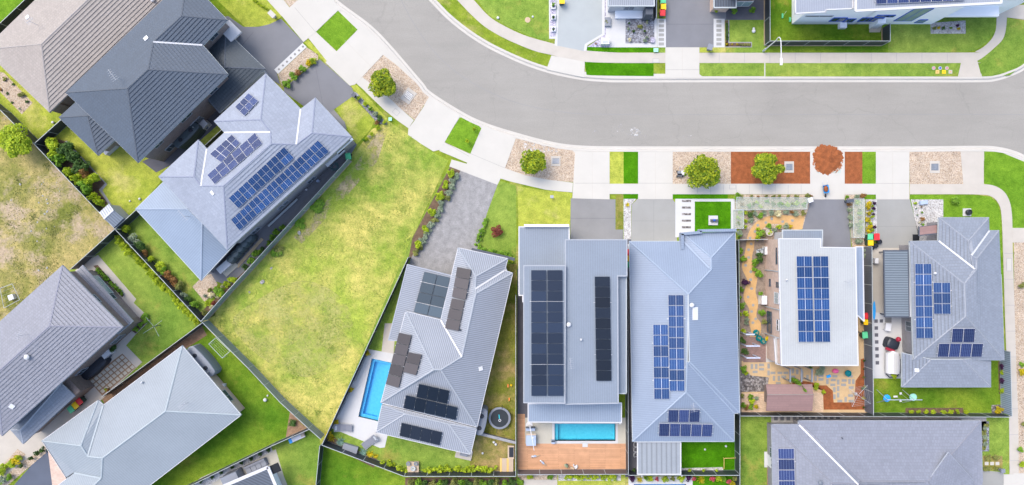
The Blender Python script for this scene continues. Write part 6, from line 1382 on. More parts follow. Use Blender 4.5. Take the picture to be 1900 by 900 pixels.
for x, y, r, lb in ((916.5, 820.5, .15, 'upper white ball of the pair below the trampoline'), (920, 824.5, .15, 'lower white ball of the pair below the trampoline'), (895.5, 841, .13, 'small grey white ball alone on the lower side lawn'), (492, 742, .22, 'larger white ball on the pale roof back lawn'), (496.5, 734, .11, 'smaller white ball on the pale roof back lawn'),
                    (1347, 828, .13, 'white ball on the striped synthetic turf'), (1308, 834, .12, 'grey and white ball on the striped synthetic turf'), (1398.5, 57.5, .22, 'larger white ball on the top lawn'), (1398.5, 53, .14, 'smaller white ball on the top lawn'), (241, 373, .1, 'small white ball left on the yellow lawn'), (259, 369, .14, 'larger white ball right on the yellow lawn'),
                    (924, 33, .16, 'white ball left of the other on the curved top lawn'), (988.5, 31, .12, 'white ball beside the round pit cover on the top lawn'), (98, 227, .16, 'white ball beside the short dark fence')):
    ball(x, y, r, 'white_gloss', lb)
ball(948.5, 715, .14, 'plastic_yellow', 'yellow ball on the side lawn right of the corrugated roof')
for x, y, a in ((487, 523, 1), (1371-863+0, 640, 2), (556, 432, 3)): pass
def rock(px, py, r, m, label, group=None):
    rg = random.Random(int(px*7+py)); p = P(px, py, 0); mb = MB(); pr = [(r*k, z*r) for k, z in ((.8, 0), (1, .25), (.85, .5), (.4, .68), (.02, .7))]; mb.lathe(pr, (0, 0, 0), 9, 1, .75, rg.random()*3)
    o = mb.build('rock', m); o.location = (p.x, p.y, 0)
    for v_ in o.data.vertices: v_.co += Vector([rg.uniform(-.1, .1)*r for _ in range(3)])
    tag(o, label, 'rock', group)
for x, y, r, lb in ((487, 523, .30, 'pale round rock in the meadow beside the grey green fence'), (555.5, 432, .26, 'pale rock higher in the meadow beside the fence'), (503.5, 497.5, .17, 'small white stone in the meadow by a weed clump'), (463, 542, .14, 'tan stone at the lower left meadow edge')): rock(x, y, r, 'pebble_white', lb)
# bottom right corner of the pie lot
t = thing('garden_table', 'square timber stand with three round pots at the end of the lime hedge', 'table', tuple(P(767, 866, 0))); MB().box((0, 0, .2), (1.35, 1.35, .4)).build('top', 'timber_pale', t)
for i, (x, y, r) in enumerate(((758, 859, .24), (772, 859, .22), (767, 868, .30))):
    t = thing('plant_pot', ['grey pot left on the timber stand', 'grey pot right on the timber stand', 'large pale pot in front on the timber stand'][i], 'pot', tuple(P(x, y, .4))[:2]+(.4,)); MB().lathe([(r*.7, 0), (r, .3), (r, .34), (r*.8, .34), (r*.75, .28)], n=16).build('pot', 'rail_pale' if i == 2 else 'tank_grey', t); MB().lathe([(r*.74, .26), (.01, .29)], n=14).build('plant', 'leaf_olive', t)
t = thing('timber_platform', 'small pale timber slat platform in the corner below the trampoline', 'deck', tuple(P(940, 862, 0)))
for k in range(6): MB().box((-.65+.26*k, 0, .2), (.24, 1.6, .06)).build('slat', 'timber_gold' if k in (0, 3) else 'timber_pale', t)
MB().box((0, 0, .09), (1.5, 1.5, .16)).build('frame', 'timber_pale', t)
t = thing('sand_tray', 'black tray in a pale timber surround beside the boundary fence', 'tray', tuple(P(948, 838, 0))); MB().box((0, 0, .12), (.75, 1.5, .24)).build('frame', 'timber_pale', t); MB().box((.05, 0, .25), (.52, 1.15, .03)).build('tray', 'black_cover', t)
t = thing('bench', 'pale concrete slab bench under the lower tip of the corrugated roof', 'bench', tuple(P(861, 842, 0)), R(-13)); MB().box((0, 0, .12), (1.9, 1.1, .24)).build('seat', 'concrete_old', t); MB().box((0, .1, .5), (.9, .3, .5)).build('tap_box', 'tank_grey', t)
# soccer pegs
for i, (x, y) in enumerate(((942.5, 715.5), (944.8, 740.5))):
    t = thing('garden_peg', ['upper orange peg on the side lawn near the yellow ball', 'lower orange peg on the side lawn near the trampoline'][i], 'peg', tuple(P(x, y, 0))); MB().box((0, 0, .1), (.14, .35, .2)).build('flag', 'orange', t); MB().tube((0, 0, 0), (0, 0, .5), .015).build('stake', 'steel_pipe', t)
# timber deck furniture
t = thing('patio_table', 'blue grey covered table at the left end of the timber deck', 'table', tuple(P(985, 814, 0))[:2]+(.05,)); MB().box((0, 0, .72), (1.12, 1.18, .06)).build('cover', 'blue_fabric', t); MB().box((0, 0, .4), (1.04, 1.08, .6)).build('skirt', 'blue_fabric', t); MB().box((0, .68, .6), (1.1, .2, .1)).build('edge', 'timber_pale', t)
for i, x in enumerate((979.5, 988.5)):
    t = thing('patio_chair', ['left blue grey chair above the covered table', 'right blue grey chair above the covered table'][i], 'chair', tuple(P(x, 794, 0))[:2]+(.04,)); MB().box((0, 0, .42), (.48, .46, .08)).build('seat', 'blue_fabric', t); MB().box((0, .24, .62), (.5, .08, .5)).build('backrest', 'trim_dark', t)
    for a in (-.2, .2):
        for b in (-.2, .2): MB().tube((a, b, 0), (a, b, .4), .02, n=5).build('leg', 'trim_dark', t)
t = thing('cantilever_umbrella', 'folded white cantilever umbrella leaning over the covered table', 'umbrella', tuple(P(982, 789, 0))); a_ = P(982, 789, .05); a0 = Vector((a_.x, a_.y, 0))
base = P(982, 789, 0); rel = lambda px, py, z: P(px, py, z)-Vector((base.x, base.y, 0))
MB().lathe([(.42, .05), (.42, .12), (.1, .16)], (0, 0, 0), 20).build('base', 'white_gloss', t); MB().tube((0, 0, .1), rel(983.2, 791, 1.9), .035).build('pole', 'white_gloss', t)
MB().tube(rel(983.2, 791, 1.9), rel(991, 836, 2.3), .05, .03).build('canopy', 'white_gloss', t); MB().tube(rel(987, 814, 2.1), rel(990.5, 811.5, 2.2), .06).build('crank', 'white_gloss', t)
t = thing('pool_pump_box', 'small dark box at the lower left corner of the lap pool', 'box', tuple(P(1026, 818, 0))[:2]+(.034,)); MB().box((0, 0, .25), (.4, .4, .5)).build('body', 'blue_fabric', t); MB().box((0, .1, .52), (.42, .2, .05)).build('lid', 'trim_dark', t)
o = MB().box((0, 0, .09), (.62, .5, .08)).build('diving_step', 'paving_white'); o.location = tuple(P(1085.5, 825, 0)); tag(o, 'white square slab at the middle of the lap pool edge', 'slab')
for i, (x, y, a) in enumerate(((994, 845.5, R(6)), (1008.5, 859, R(-42)))):
    t = thing('ornament', ['white and grey ornament with brown tail nearer the covered table on the deck', 'white and grey ornament with brown tail lower on the deck'][i], 'ornament', tuple(P(x, y, 0))[:2]+(.05,), a+math.pi)
    MB().lathe([(.02, 0), (.10, .02), (.14, .12), (.10, .24), (.03, .30)], (.36, .0, 0), 12, 1.5, .9).build('head', 'white_gloss', t)
    MB().lathe([(.03, 0), (.13, .03), (.15, .12), (.08, .22), (.02, .25)], (.08, 0, 0), 12, 1.9, .85).build('body', 'blue_fabric', t)
    MB().tube((-.05, 0, .14), (-.48, 0, .05), .11, .05, 10).build('tail', 'edging_timber', t); MB().lathe([(.06, .18), (.07, .26), (.02, .32)], (.42, .08, 0), 10).build('crest', 'bark', t)
t = thing('plant_pot', 'sage green plant clump in a dark pot on the timber deck', 'pot', tuple(P(1051, 862, 0))[:2]+(.05,)); MB().lathe([(.13, 0), (.2, .3), (.16, .3), (.15, .24)], n=14).build('pot', 'trim_dark', t)
me = leaves('plant', 'leaf_sage', (.27, .27, .3), 160, .08, 77, (0, 0, .45), 5); o = bpy.data.objects.new('plant', me); COL.objects.link(o); o.parent = t
t = thing('crumpled_cover', 'crumpled white cover on a small timber stool on the deck', 'cover', tuple(P(1067, 866, 0))[:2]+(.05,))
for x, y, r in ((.12, 0, .22), (-.08, .08, .15), (-.18, .24, .12), (.2, .12, .14)): MB().lathe([(r, .05), (r*.9, .22), (r*.4, .34), (.01, .37)], (x, y, 0), 9, 1.2, .8, x*9).build('cloth', 'white_gloss', t)
MB().box((-.35, -.1, .12), (.5, .22, .12), R(-20)).build('stool', 'edging_timber', t)
# letterboxes, pits, markers
def post_box(px, py, label, m='trim_dark', h=1.0, w_=.35, d_=.25, rot=0, z=0):
    t = thing('letterbox', label, 'letterbox', tuple(P(px, py, h))[:2]+(z,), rot); MB().box((0, 0, h*.4), (w_*.45, d_*.6, h*.8)).build('post', m, t); MB().box((0, 0, h*.88), (w_, d_, h*.22)).build('box', m, t); MB().box((0, 0, h+.01), (w_*1.08, d_*1.1, .03)).build('cap', m, t)
post_box(656, 176, 'dark letterbox at the top corner of the small yellow green lawn', 'trim_dark', 1.0, .4, .4, R(-40)); post_box(504, 26, 'pale stone letterbox at the end of the lime row on the top lawn', 'concrete', 1.0, .8, .5, R(-45))
post_box(1024, 365, 'small dark letterbox on the yellow lawn above the flat roofed house', 'trim_grey', .9, .35, .3); post_box(1504, 371, 'white and tan letterbox at the left of the brick house driveway', 'white_gloss', 1.1, .5, .5, R(20))
post_box(1578, 372.5, 'dark slanted letterbox at the right of the brick house driveway', 'trim_dark', 1.2, .75, .35, R(8)); post_box(1318, 87, 'slate grey letterbox beside the top driveway', 'tank_grey', 1.0, .55, .6, R(-20))
post_box(1861.5, 874, 'grey letterbox at the bottom right driveway corner', 'tank_grey', .9, .42, .42); post_box(1217, 93, 'mint green service box on the turf beside the top driveway', 'mint', .25, .5, .4); post_box(724, 221, 'mint green service box at the lower end of the curved footpath', 'mint', .25, .35, .35)
post_box(1161, 8+290, 'x', 'x') if False else None
t = thing('letterbox', 'white gloss letterbox standing on white paving near the pale blue driveway', 'letterbox', tuple(P(1121, 80, 0)), 0); MB().box((0, 0, .45), (.95, .7, .9)).build('post', 'white_gloss', t); MB().box((0, -.1, .92), (.6, .2, .04)).build('slot_lid', 'rail_pale', t)
def pit(px, py, rot, label, w_=1.2, d_=1.2):
    t = thing('drain_pit', label, 'drain', tuple(P(px, py, 0)), rot); MB().box((0, 0, .03), (w_, d_, .06)).build('slab', 'concrete_old', t); MB().box((0, 0, .065), (w_*.72, d_*.55, .02)).build('frame', 'rail_dark', t)
    for k in range(6): MB().box((-w_*.3+w_*.12*k, 0, .08), (.04, d_*.5, .02)).build('grate_bar', 'steel_pipe', t)
pit(758, 178, R(-36), 'concrete drain pit with grate in the upper left pebble bed', 1.25, 1.6); pit(1031, 299, 0, 'concrete drain pit with grate right of the chalky spill', 1.1, 1.15); pit(1464, 310, 0, 'concrete drain pit with grate in the red mulch', 1.1, 1.3); pit(1734, 310, 0, 'concrete drain pit with grate in the right hand pebble bed', 1.15, 1.4)
def cover(px, py, w_, d_, rot, label):
    t = thing('access_cover', label, 'pit cover', tuple(P(px, py, 0)), rot); MB().box((0, 0, .037), (w_, d_, .012)).build('frame', 'edging_grey', t); MB().box((0, 0, .041), (w_-.08, d_-.08, .014)).build('lid', 'concrete', t)
for a in ((1217, 113, .75, .5, 0, 'rectangular pit cover in the footpath beside the top driveway'), (735, 208, .75, .6, R(-40), 'rectangular pit cover in the curved footpath by the street tree'), (1359, 347, .75, .5, 0, 'rectangular pit cover in the footpath below the largest street tree'), (1872, 491, .6, 1.5, 0, 'long pit cover in the right hand footpath')): cover(*a)
t = thing('access_cover', 'round brown pit cover in the curved top lawn', 'pit cover', tuple(P(979, 37, 0))); MB().lathe([(.32, .01), (.32, .03), (.26, .035)], n=20).build('lid', 'edging_timber', t)
for i, (x, y, m, lb) in enumerate(((1732, 126.5, 'plastic_red', 'leftmost round marker disc with a red ring on the verge'), (1744, 126.5, 'paint_blue', 'middle round marker disc with a blue centre on the verge'), (1756.5, 126.5, 'plastic_red', 'rightmost round marker disc with a red ring on the verge'))):
    t = thing('marker_disc', lb, 'marker', tuple(P(x, y, 0))[:2]+(.02,)); MB().lathe([(.21, 0), (.21, .03), (.18, .035)], n=20).build('disc', 'rail_pale', t)
    g = MB(); n = 20; r0, r1 = (.09, .14) if m == 'plastic_red' else (.001, .12)
    for k in range(n):
        a, b = 2*math.pi*k/n, 2*math.pi*(k+1)/n; g.face([(r0*math.cos(a), r0*math.sin(a), .042), (r1*math.cos(a), r1*math.sin(a), .05), (r1*math.cos(b), r1*math.sin(b), .05), (r0*math.cos(b), r0*math.sin(b), .05)])
    g.build('ring', m, t)
for i, (x, y, m, lb) in enumerate(((1739, 133.5, 'timber_gold', 'left square marker plate, pale gold, on the verge'), (1751, 133.5, 'plastic_yellow', 'middle square marker plate, strong yellow, on the verge'), (1763, 133.5, 'paving_cream', 'right square marker plate, cream, on the verge'))):
    t = thing('marker_plate', lb, 'marker', tuple(P(x, y, 0))[:2]+(.02,)); MB().box((0, 0, .02), (.42, .42, .04)).build('plate', m, t); MB().box((0, 0, .043), (.16, .1, .01)).build('symbol', 'orange', t)
# street lamp
b = P(1416, 94.5, 0); t = thing('street_lamp', 'tall white street lamp with curved arm over the top footpath', 'street lamp', (b.x, b.y, 0)); rl = lambda px, py, z: P(px, py, z)-b
MB().tube((0, 0, 0), (0, 0, .9), .13, .10, 12).build('base', 'galvanised', t); MB().tube((0, 0, .9), rl(1440, 75, 4.3), .07, .05, 10).build('pole', 'white_gloss', t)
arc = [rl(1440, 75, 4.3), rl(1443, 70.5, 4.9), rl(1445.5, 69, 5.3), rl(1448, 71.5, 5.6), rl(1449, 77, 5.8), rl(1449.4, 90, 5.95), rl(1449.4, 110, 6.0)]
MB().path(arc, .045, 8).build('arm', 'white_gloss', t); q0 = arc[-1]; MB().box((q0.x, q0.y-.25, q0.z), (.24, .75, .14)).build('lamp_head', 'white_gloss', t)
# mound and wheelbarrow
b = P(1535, 294, 0); rg = np.random.default_rng(8); mb = MB(); nr, na = 22, 90; G = []
for i in range(nr+1):
    t_ = i/nr; ring = []
    for k in range(na):
        a = 2*math.pi*k/na; R_ = 1.75*(1+.06*math.sin(3*a+1)+.03*math.sin(7*a)+.035*math.sin(13*a+2)+.03*math.sin(23*a)+.03*math.sin(37*a+1)); up = math.sin(a) > 0
        sy = 1.20-.08*math.sin(a)
        x_, y_ = R_*t_*math.cos(a), R_*t_*math.sin(a)*sy*.82
        lump = .06*math.sin(3.1*x_+1)*math.cos(2.7*y_)+.035*math.sin(7*x_-2*y_+math.sin(3*y_))+.03*math.cos(9*y_+4*x_)
        crater = -.12*math.exp(-((x_-.25)**2+(y_+.05)**2)/.35)
        z = (.34*(1-t_**1.6)+(lump+crater)*(1-t_**3))*(.9+.1*math.sin(a))+.035
        z = max(z, .036)
        ring.append((b.x+R_*t_*math.cos(a)*1.0, b.y+R_*t_*math.sin(a)*sy*.82, z if i < nr else .035))
    G.append(ring)
for i in range(nr):
    for k in range(na): mb.face([G[i][k], G[i+1][k], G[i+1][(k+1) % na], G[i][(k+1) % na]])
o = mb.build('mulch_pile', 'mulch_red', base=(b.x, b.y, 0), smooth=True); tag(o, 'heap of red brown mulch dumped on the driveway apron by the kerb', 'mulch pile')
flat('mulch_tarpaulin', rc(1515, 294, 1560, 321), 'net_haze', AZ+.004)
alphamat('mulch_scatter', (.32, .115, .045), .46, .54, 3.0); flat('mulch_spill', [(1511, 284), (1528, 275), (1548, 276), (1562, 285), (1566, 300), (1562, 312), (1550, 322), (1530, 318), (1516, 320), (1507, 305)], 'mulch_scatter', AZ+.012, zb=AZ+.008)
b = P(1528, 351, 0); t = thing('wheelbarrow', 'blue wheelbarrow filled with red mulch on the concrete apron', 'wheelbarrow', (b.x, b.y, AZ), R(8)); tr = MB()
lo = [(-.2, -.35), (.2, -.35), (.22, .25), (-.22, .25)]; hi = [(-.32, -.48), (.32, -.48), (.34, .42), (-.34, .42)]
for i in range(4): j = (i+1) % 4; tr.face([(*lo[i], .32), (*lo[j], .32), (*hi[j], .62), (*hi[i], .62)]); tr.face([(*lo[j], .33), (*lo[i], .33), (hi[i][0]*.98, hi[i][1]*.98, .62), (hi[j][0]*.98, hi[j][1]*.98, .62)])
tr.face([(*p_, .32) for p_ in lo]); tr.build('tray', 'blue_plastic', t); MB().lathe([(.26, .5), (.22, .6), (.1, .68), (.01, .7)], (.04, -.02, 0), 12, 1, 1.4).build('load', 'mulch_red', t)
MB().tube((-.03, -.75, .2), (.03, -.75, .2), .2, n=16).build('wheel', 'rubber', t)
for s_ in (-1, 1): MB().path([(s_*.06, -.75, .2), (s_*.2, -.3, .34), (s_*.27, .95, .62)], .02, 6).build('handle', 'steel_pipe', t); MB().tube((s_*.2, .3, .34), (s_*.22, .35, 0), .018, n=6).build('leg', 'steel_pipe', t)
# small things in the yards
def blob_cover(px, py, L, W_, h, rot, m, label, name, cat, seed=1):
    b = P(px, py, h*.8); rg = random.Random(seed); n = 22; t = thing(name, label, cat, (b.x, b.y, 0), rot)
    def ring(k, z, wob): return [(math.copysign(abs(math.cos(a))**.55, math.cos(a))*L/2*k*(1+rg.uniform(-wob, wob)), math.copysign(abs(math.sin(a))**.55, math.sin(a))*W_/2*k*(1+rg.uniform(-wob, wob)), z) for a in [2*math.pi*i/n for i in range(n)]]
    mb = MB(); rs_ = [ring(1.06, .02, .05), ring(1, h*.5, .03), ring(.94, h*.9, .03), ring(.7, h*1.0, .05), ring(.3, h*1.04, .05)]
    for x, y in zip(rs_, rs_[1:]):
        for k in range(n): mb.face([x[k], x[(k+1) % n], y[(k+1) % n], y[k]])
    mb.face(rs_[-1]); mb.build('cover', m, t); return t
t = blob_cover(174, 682, 3.6, 1.3, .9, R(42), 'black_cover', 'black covered outdoor setting against the brick wall by the patio', 'covered_furniture', 'covered furniture', 2)
t = blob_cover(1657, 638, 1.45, 1.25, .95, R(-20), 'black_cover', 'black covered barbecue with a maroon helmet shaped end', 'covered_barbecue', 'barbecue', 3); MB().lathe([(.25, .9), (.3, 1.05), (.2, 1.25), (.01, 1.3)], (.25, .68, 0), 14).build('hood', 'maroon', t); MB().box((.0, -.75, .6), (1.0, .3, .3), 0).build('shelf', 'maroon', t)
b = P(1658, 672, .8); t = thing('trailer_boat', 'white covered trailer on the white paving beside the rear roof', 'trailer', (b.x, b.y, 0))
def hull(sx, z, w_): return [(-.8*w_*sx, -1.3, z), (.7*w_*sx, -1.35, z), (.8*w_*sx, 0, z), (.6*w_*sx, 1.05, z), (-.2*sx*w_, 1.3, z), (-.8*w_*sx, .95, z)]
mb = MB(); rs_ = [hull(.9, .25, 1), hull(1, .7, 1), hull(.85, .95, 1), hull(.5, 1.02, .9)]
for x, y in zip(rs_, rs_[1:]):
    for k in range(6): mb.face([x[k], x[(k+1) % 6], y[(k+1) % 6], y[k]])
mb.face(rs_[-1]); mb.build('cover', 'white_gloss', t); MB().box((.1, -.1, 1.02), (.35, 2.3, .06)).build('centre_strip', 'paving_white', t)
for y in (.75, .25): MB().tube((.86, y, .3), (.7, y, .3), .2, n=14).build('wheel', 'rubber', t)
MB().path([(-.7, -1.4, .5), (-.3, -1.8, .5), (.5, -1.75, .5), (.9, -1.2, .5)], .06, 6).build('drawbar', 'black_cover', t)
o = MB().lathe([(.01, 0), (.27, .02), (.3, .08), (.01, .12)], (0, 0, 0), 20, .55, 3.6).build('kayak', 'blue_plastic'); o.location = tuple(P(1621.5, 576, .3)); tag(o, 'bright blue kayak standing along the fence beside the patio roof', 'kayak')
t = thing('side_table', 'white square table on the white paving above the covered barbecue', 'table', tuple(P(1648, 607, .6))[:2]+(.03,), R(-8)); MB().box((0, 0, .6), (.65, .85, .04)).build('top', 'white_gloss', t)
for a in (-.28, .28):
    for c in (-.36, .36): MB().tube((a, c, 0), (a, c, .6), .02, n=6).build('leg', 'steel_pipe', t)
for x, y, lb in ((1629, 448.5, 'largest black pot at the driveway end'), (1622, 456, 'black pot below the yellow lidded bin'), (1615.5, 459, 'leftmost black pot below the yellow lidded bin')):
    t = thing('plant_pot', lb, 'pot', tuple(P(x, y, 0))); MB().lathe([(.22, 0), (.27, .4), (.27, .44), (.22, .44), (.21, .36), (.01, .36)], n=18).build('pot', 'black_cover', t)
for i, (x, y) in enumerate(((1404, 617.5), (1409, 628), (1417, 633.5))):
    t = thing('plant_pot', ['topmost teal glazed pot by the brick patio', 'middle teal glazed pot by the brick patio', 'lowest teal glazed pot by the brick patio'][i], 'pot', tuple(P(x, y, .5))[:2]+(0,)); MB().lathe([(.2, 0), (.36, .3), (.32, .5), (.26, .5), (.24, .4), (.01, .4)], n=20).build('pot', 'teal_glaze', t); me = leaves('plant', 'leaf_sage', (.22, .22, .2), 90, .07, i, (0, 0, .55), 4); o = bpy.data.objects.new('plant', me); COL.objects.link(o); o.parent = t
t = thing('plant_pot', 'large teal bowl on the sand below the white roof', 'pot', tuple(P(1574.5, 693, .5))[:2]+(0,)); MB().lathe([(.22, 0), (.38, .35), (.36, .5), (.3, .5), (.26, .36), (.01, .34)], n=20).build('pot', 'teal_glaze', t)
t = thing('plant_pot', 'terracotta pot with yellow flowers beside the pale slab', 'pot', tuple(P(1428, 632, .4))[:2]+(0,)); MB().lathe([(.17, 0), (.25, .35), (.2, .35), (.01, .3)], n=18).build('pot', 'terracotta', t); me = leaves('plant', 'leaf_yellow', (.35, .3, .2), 130, .09, 12, (-.3, .3, .5), 5); o = bpy.data.objects.new('plant', me); COL.objects.link(o); o.parent = t
o = MB().lathe([(.2, 0), (.34, .1), (.3, .3), (.1, .42), (.01, .44)], (0, 0, 0), 10, 1.1, .8).build('toy', 'pink'); o.location = tuple(P(1549, 688, 0)); tag(o, 'pink and white toy below the white flat roof', 'toy')
o = MB().box((0, 0, .06), (.5, .3, .1), R(20)).build('toy', 'blue_plastic'); o.location = tuple(P(1537, 698, 0)); tag(o, 'bright blue plastic toy on the stepping pavers', 'toy')
for i, (x, y) in enumerate(((1404, 466), (1411, 464))):
    t = thing('garden_chair', ['left pale garden chair on the dark soil beside the sand path', 'right pale garden chair on the dark soil beside the sand path'][i], 'chair', tuple(P(x, y, 0))); MB().box((0, -.1, .4), (.34, .5, .05)).build('seat', 'rail_pale', t); MB().box((0, .2, .6), (.34, .06, .45)).build('backrest', 'rail_pale', t)
    for a in (-.14, .14):
        for c in (-.3, .15): MB().tube((a, c, 0), (a, c, .4), .018, n=5).build('leg', 'steel_pipe', t)
for i, (x0, x1, y) in enumerate(((1384, 1400, 620.5), (1384, 1410, 642), (1385, 1410.5, 664))):
    a, b = P(x0, y, 2.2), P(x1, y, 2.2); c = (a+b)/2; t = thing('pergola_beam', ['topmost pale beam over the brick patio', 'middle pale beam over the brick patio', 'lowest pale beam over the brick patio'][i], 'beam', (c.x, c.y, 0)); MB().box((0, 0, 2.2), ((b-a).length, .14, .14)).build('beam', 'lavender_slat', t)
    for s_ in (-1, 1): MB().box((s_*((b-a).length/2-.07), 0, 1.07), (.1, .1, 2.14)).build('post', 'lavender_slat', t)
for i, x in enumerate((1466, 1487, 1506.5)):
    a, b = P(x, 684, 2.1), P(x, 709, 2.1); c = (a+b)/2; t = thing('pergola_beam', ['left grey upright beam above the brown shed', 'middle grey upright beam above the brown shed', 'right grey upright beam above the brown shed'][i], 'beam', (c.x, c.y, 0)); MB().box((0, 0, 2.1), (.15, (b-a).length, .15)).build('beam', 'tank_grey', t)
    for s_ in (-1, 1): MB().box((0, s_*((b-a).length/2-.07), 1.0), (.1, .1, 2.0)).build('post', 'tank_grey', t)
# clotheslines
b = P(1580, 728, 0); t = thing('clothesline', 'rotary clothesline with thin arms over the red mulch and pavers', 'clothesline', (b.x, b.y, 0), R(20)); MB().tube((0, 0, 0), (0, 0, 1.8), .035).build('mast', 'steel_pipe', t)
for k in range(4): a = k*math.pi/2+.6; MB().tube((0, 0, 1.5), (1.5*math.cos(a), 1.5*math.sin(a), 1.9), .018, n=5).build('arm', 'steel_pipe', t)
for r in (.5, .75, 1.0, 1.25, 1.48): MB().path([(r*math.cos(k*math.pi/2+.6), r*math.sin(k*math.pi/2+.6), 1.5+.27*r) for k in range(5)], .008, 4).build('line', 'rail_pale', t)
o = thing('bucket', 'white bucket hanging by the rotary clothesline', 'bucket', tuple(P(1586, 730, 0))); MB().lathe([(.12, 0), (.17, .3), (.14, .3), (.01, .02)], n=14).build('body', 'white_gloss', o)
b = P(298, 603, 0); t = thing('clothesline', 'rotary clothesline with dark hub in the lower left lawn', 'clothesline', (b.x, b.y, 0)); MB().tube((0, 0, 0), (0, 0, 1.7), .04).build('mast', 'trim_dark', t)
for k in range(4): a = k*math.pi/2+.6; MB().tube((0, 0, 1.5), (1.3*math.cos(a), 1.3*math.sin(a), 1.8), .016, n=5).build('arm', 'rail_pale', t)
def frame_(name, label, cat, quad, z, m='rail_pale', r=.03, legs=True):
    Q = [P(*p, z) for p in quad]; c = sum(Q, Vector())/4; t = thing(name, label, cat, (c.x, c.y, 0), world=True); MB().path(Q+[Q[0]], r, 6).build('frame', m, t)
    for k in range(1, 5): u = k/5; MB().tube(Q[0]+(Q[3]-Q[0])*u, Q[1]+(Q[2]-Q[1])*u, .006, n=4).build('line', m, t)
    if legs:
        for p in Q: MB().tube(p, (p.x, p.y, 0), r*.8, n=5).build('leg', m, t)
frame_('clothesline', 'fold down pale clothesline frame against the fence in the pale roof yard', 'clothesline', q('L', 62, 80, 140, 155, 97, 193, 22, 115), 1.5); frame_('goal_frame', 'thin white pipe goal frame lying in the weedy lot', 'goal', q('F', 0, 705, 68, 680, 110, 768, 22, 815), .5)
o = MB().box((0, 0, .25), (.6, .6, .5), R(20)).build('crate', 'white_gloss'); o.location = tuple(P(25.5, 551, 0)); tag(o, 'white crate inside the pipe goal frame', 'crate')
# play set on the back lawn
b = P(1661, 735, 0); t = thing('swing_set', 'pale blue metal swing set across the back lawn', 'swing set', (b.x, b.y, 0)); MB().tube((-2.0, 0, 1.9), (2.0, 0, 1.9), .05).build('top_bar', 'galvanised', t)
for x, s_ in ((-1.9, -1), (-1.9, 1), (1.1, -1), (1.1, 1)): MB().tube((x, 0, 1.9), (x-.25, s_*.75, 0), .035, n=6).build('leg', 'galvanised', t)
MB().lathe([(.01, 1.0), (.42, 1.02), (.42, 1.10), (.25, 1.14)], (-1.55, 0, 0), 9).build('nest_seat', 'blue_plastic', t); MB().lathe([(.30, .5), (.42, .5), (.42, .6), (.30, .6)], (1.75, 0, 0), 20).build('hoop_seat', 'mint', t)
for s_ in (-1, 1): MB().box((.35, s_*.42, .5), (.25, .25, .06)).build('glider_seat', 'white_gloss', t); MB().tube((.35, s_*.42, .5), (.35, s_*.1, 1.9), .015, n=5).build('hanger', 'galvanised', t)
MB().box((-.3, .08, .6), (.45, .2, .04)).build('swing_seat', 'white_gloss', t); MB().tube((-.3, .08, .6), (-.3, 0, 1.9), .012, n=5).build('rope', 'rail_pale', t)
# statues and pads
t = thing('statue', 'dark cannon like ornament on a white square base in the front turf', 'statue', tuple(P(1322.5, 409, 0))[:2]+(.042,)); MB().box((0, 0, .1), (1.05, 1.1, .2)).build('plinth', 'paving_white', t); MB().lathe([(.05, 0), (.14, .15), (.14, .65), (.06, .8)], (0, 0, 0), 12).build('body', 'paint_blue', t); MB().box((.05, -.02, .42), (.85, .28, .3)).build('body_block', 'trim_dark', t)
t = thing('water_feature', 'dark round water feature on a white square pad on the lawn', 'fountain', tuple(P(1793.5, 394, 0))); MB().box((0, 0, .05), (.95, .9, .1)).build('pad', 'paving_white', t); MB().lathe([(.2, .1), (.32, .25), (.32, .55), (.24, .62), (.22, .5), (.01, .48)], n=22).build('bowl', 'black_cover', t)
o = MB().box((0, 0, .05), (.75, .75, .03)).build('doormat', 'void'); o.location = tuple(P(1699, 441, 0)); tag(o, 'black square mat at the foot of the small porch roof', 'mat')
o = MB().box((0, 0, .2), (.85, .42, .4), R(8)).build('planter_box', 'blue_fabric'); o.location = tuple(P(1711, 376, 0)); tag(o, 'blue grey slab standing in the white bed by the pale driveway', 'planter')
o = MB().box((0, 0, .35), (1.5, .6, .7), R(24)).build('x', 'tank_grey') if False else None
for i, y in enumerate((13, 33, 55)):
    t = thing('plant_pot', ['topmost white square pot left of the pale blue driveway', 'middle white square pot left of the pale blue driveway', 'lowest white square pot left of the pale blue driveway'][i], 'pot', tuple(P(1026.7, y, 0))[:2]+(.02,)); MB().box((0, 0, .15), (.5, .62, .3)).build('pot', 'white_gloss', t); MB().lathe([(.18, .3), (.01, .33)], n=14).build('soil', 'trim_dark', t)
o = MB().box((0, 0, .2), (.65, 1.0, .4)).build('planter_box', 'tank_grey'); o.location = tuple(P(1127, 42, 0)); tag(o, 'grey planter box with olive plants on the white paving edge', 'planter')
o = MB().box((0, 0, .2), (.45, .6, .36)).build('planter_box', 'pebble_violet'); o.location = tuple(P(1210, 75.5, 0)); tag(o, 'small violet box in the lower right of the grey gravel bed', 'planter')
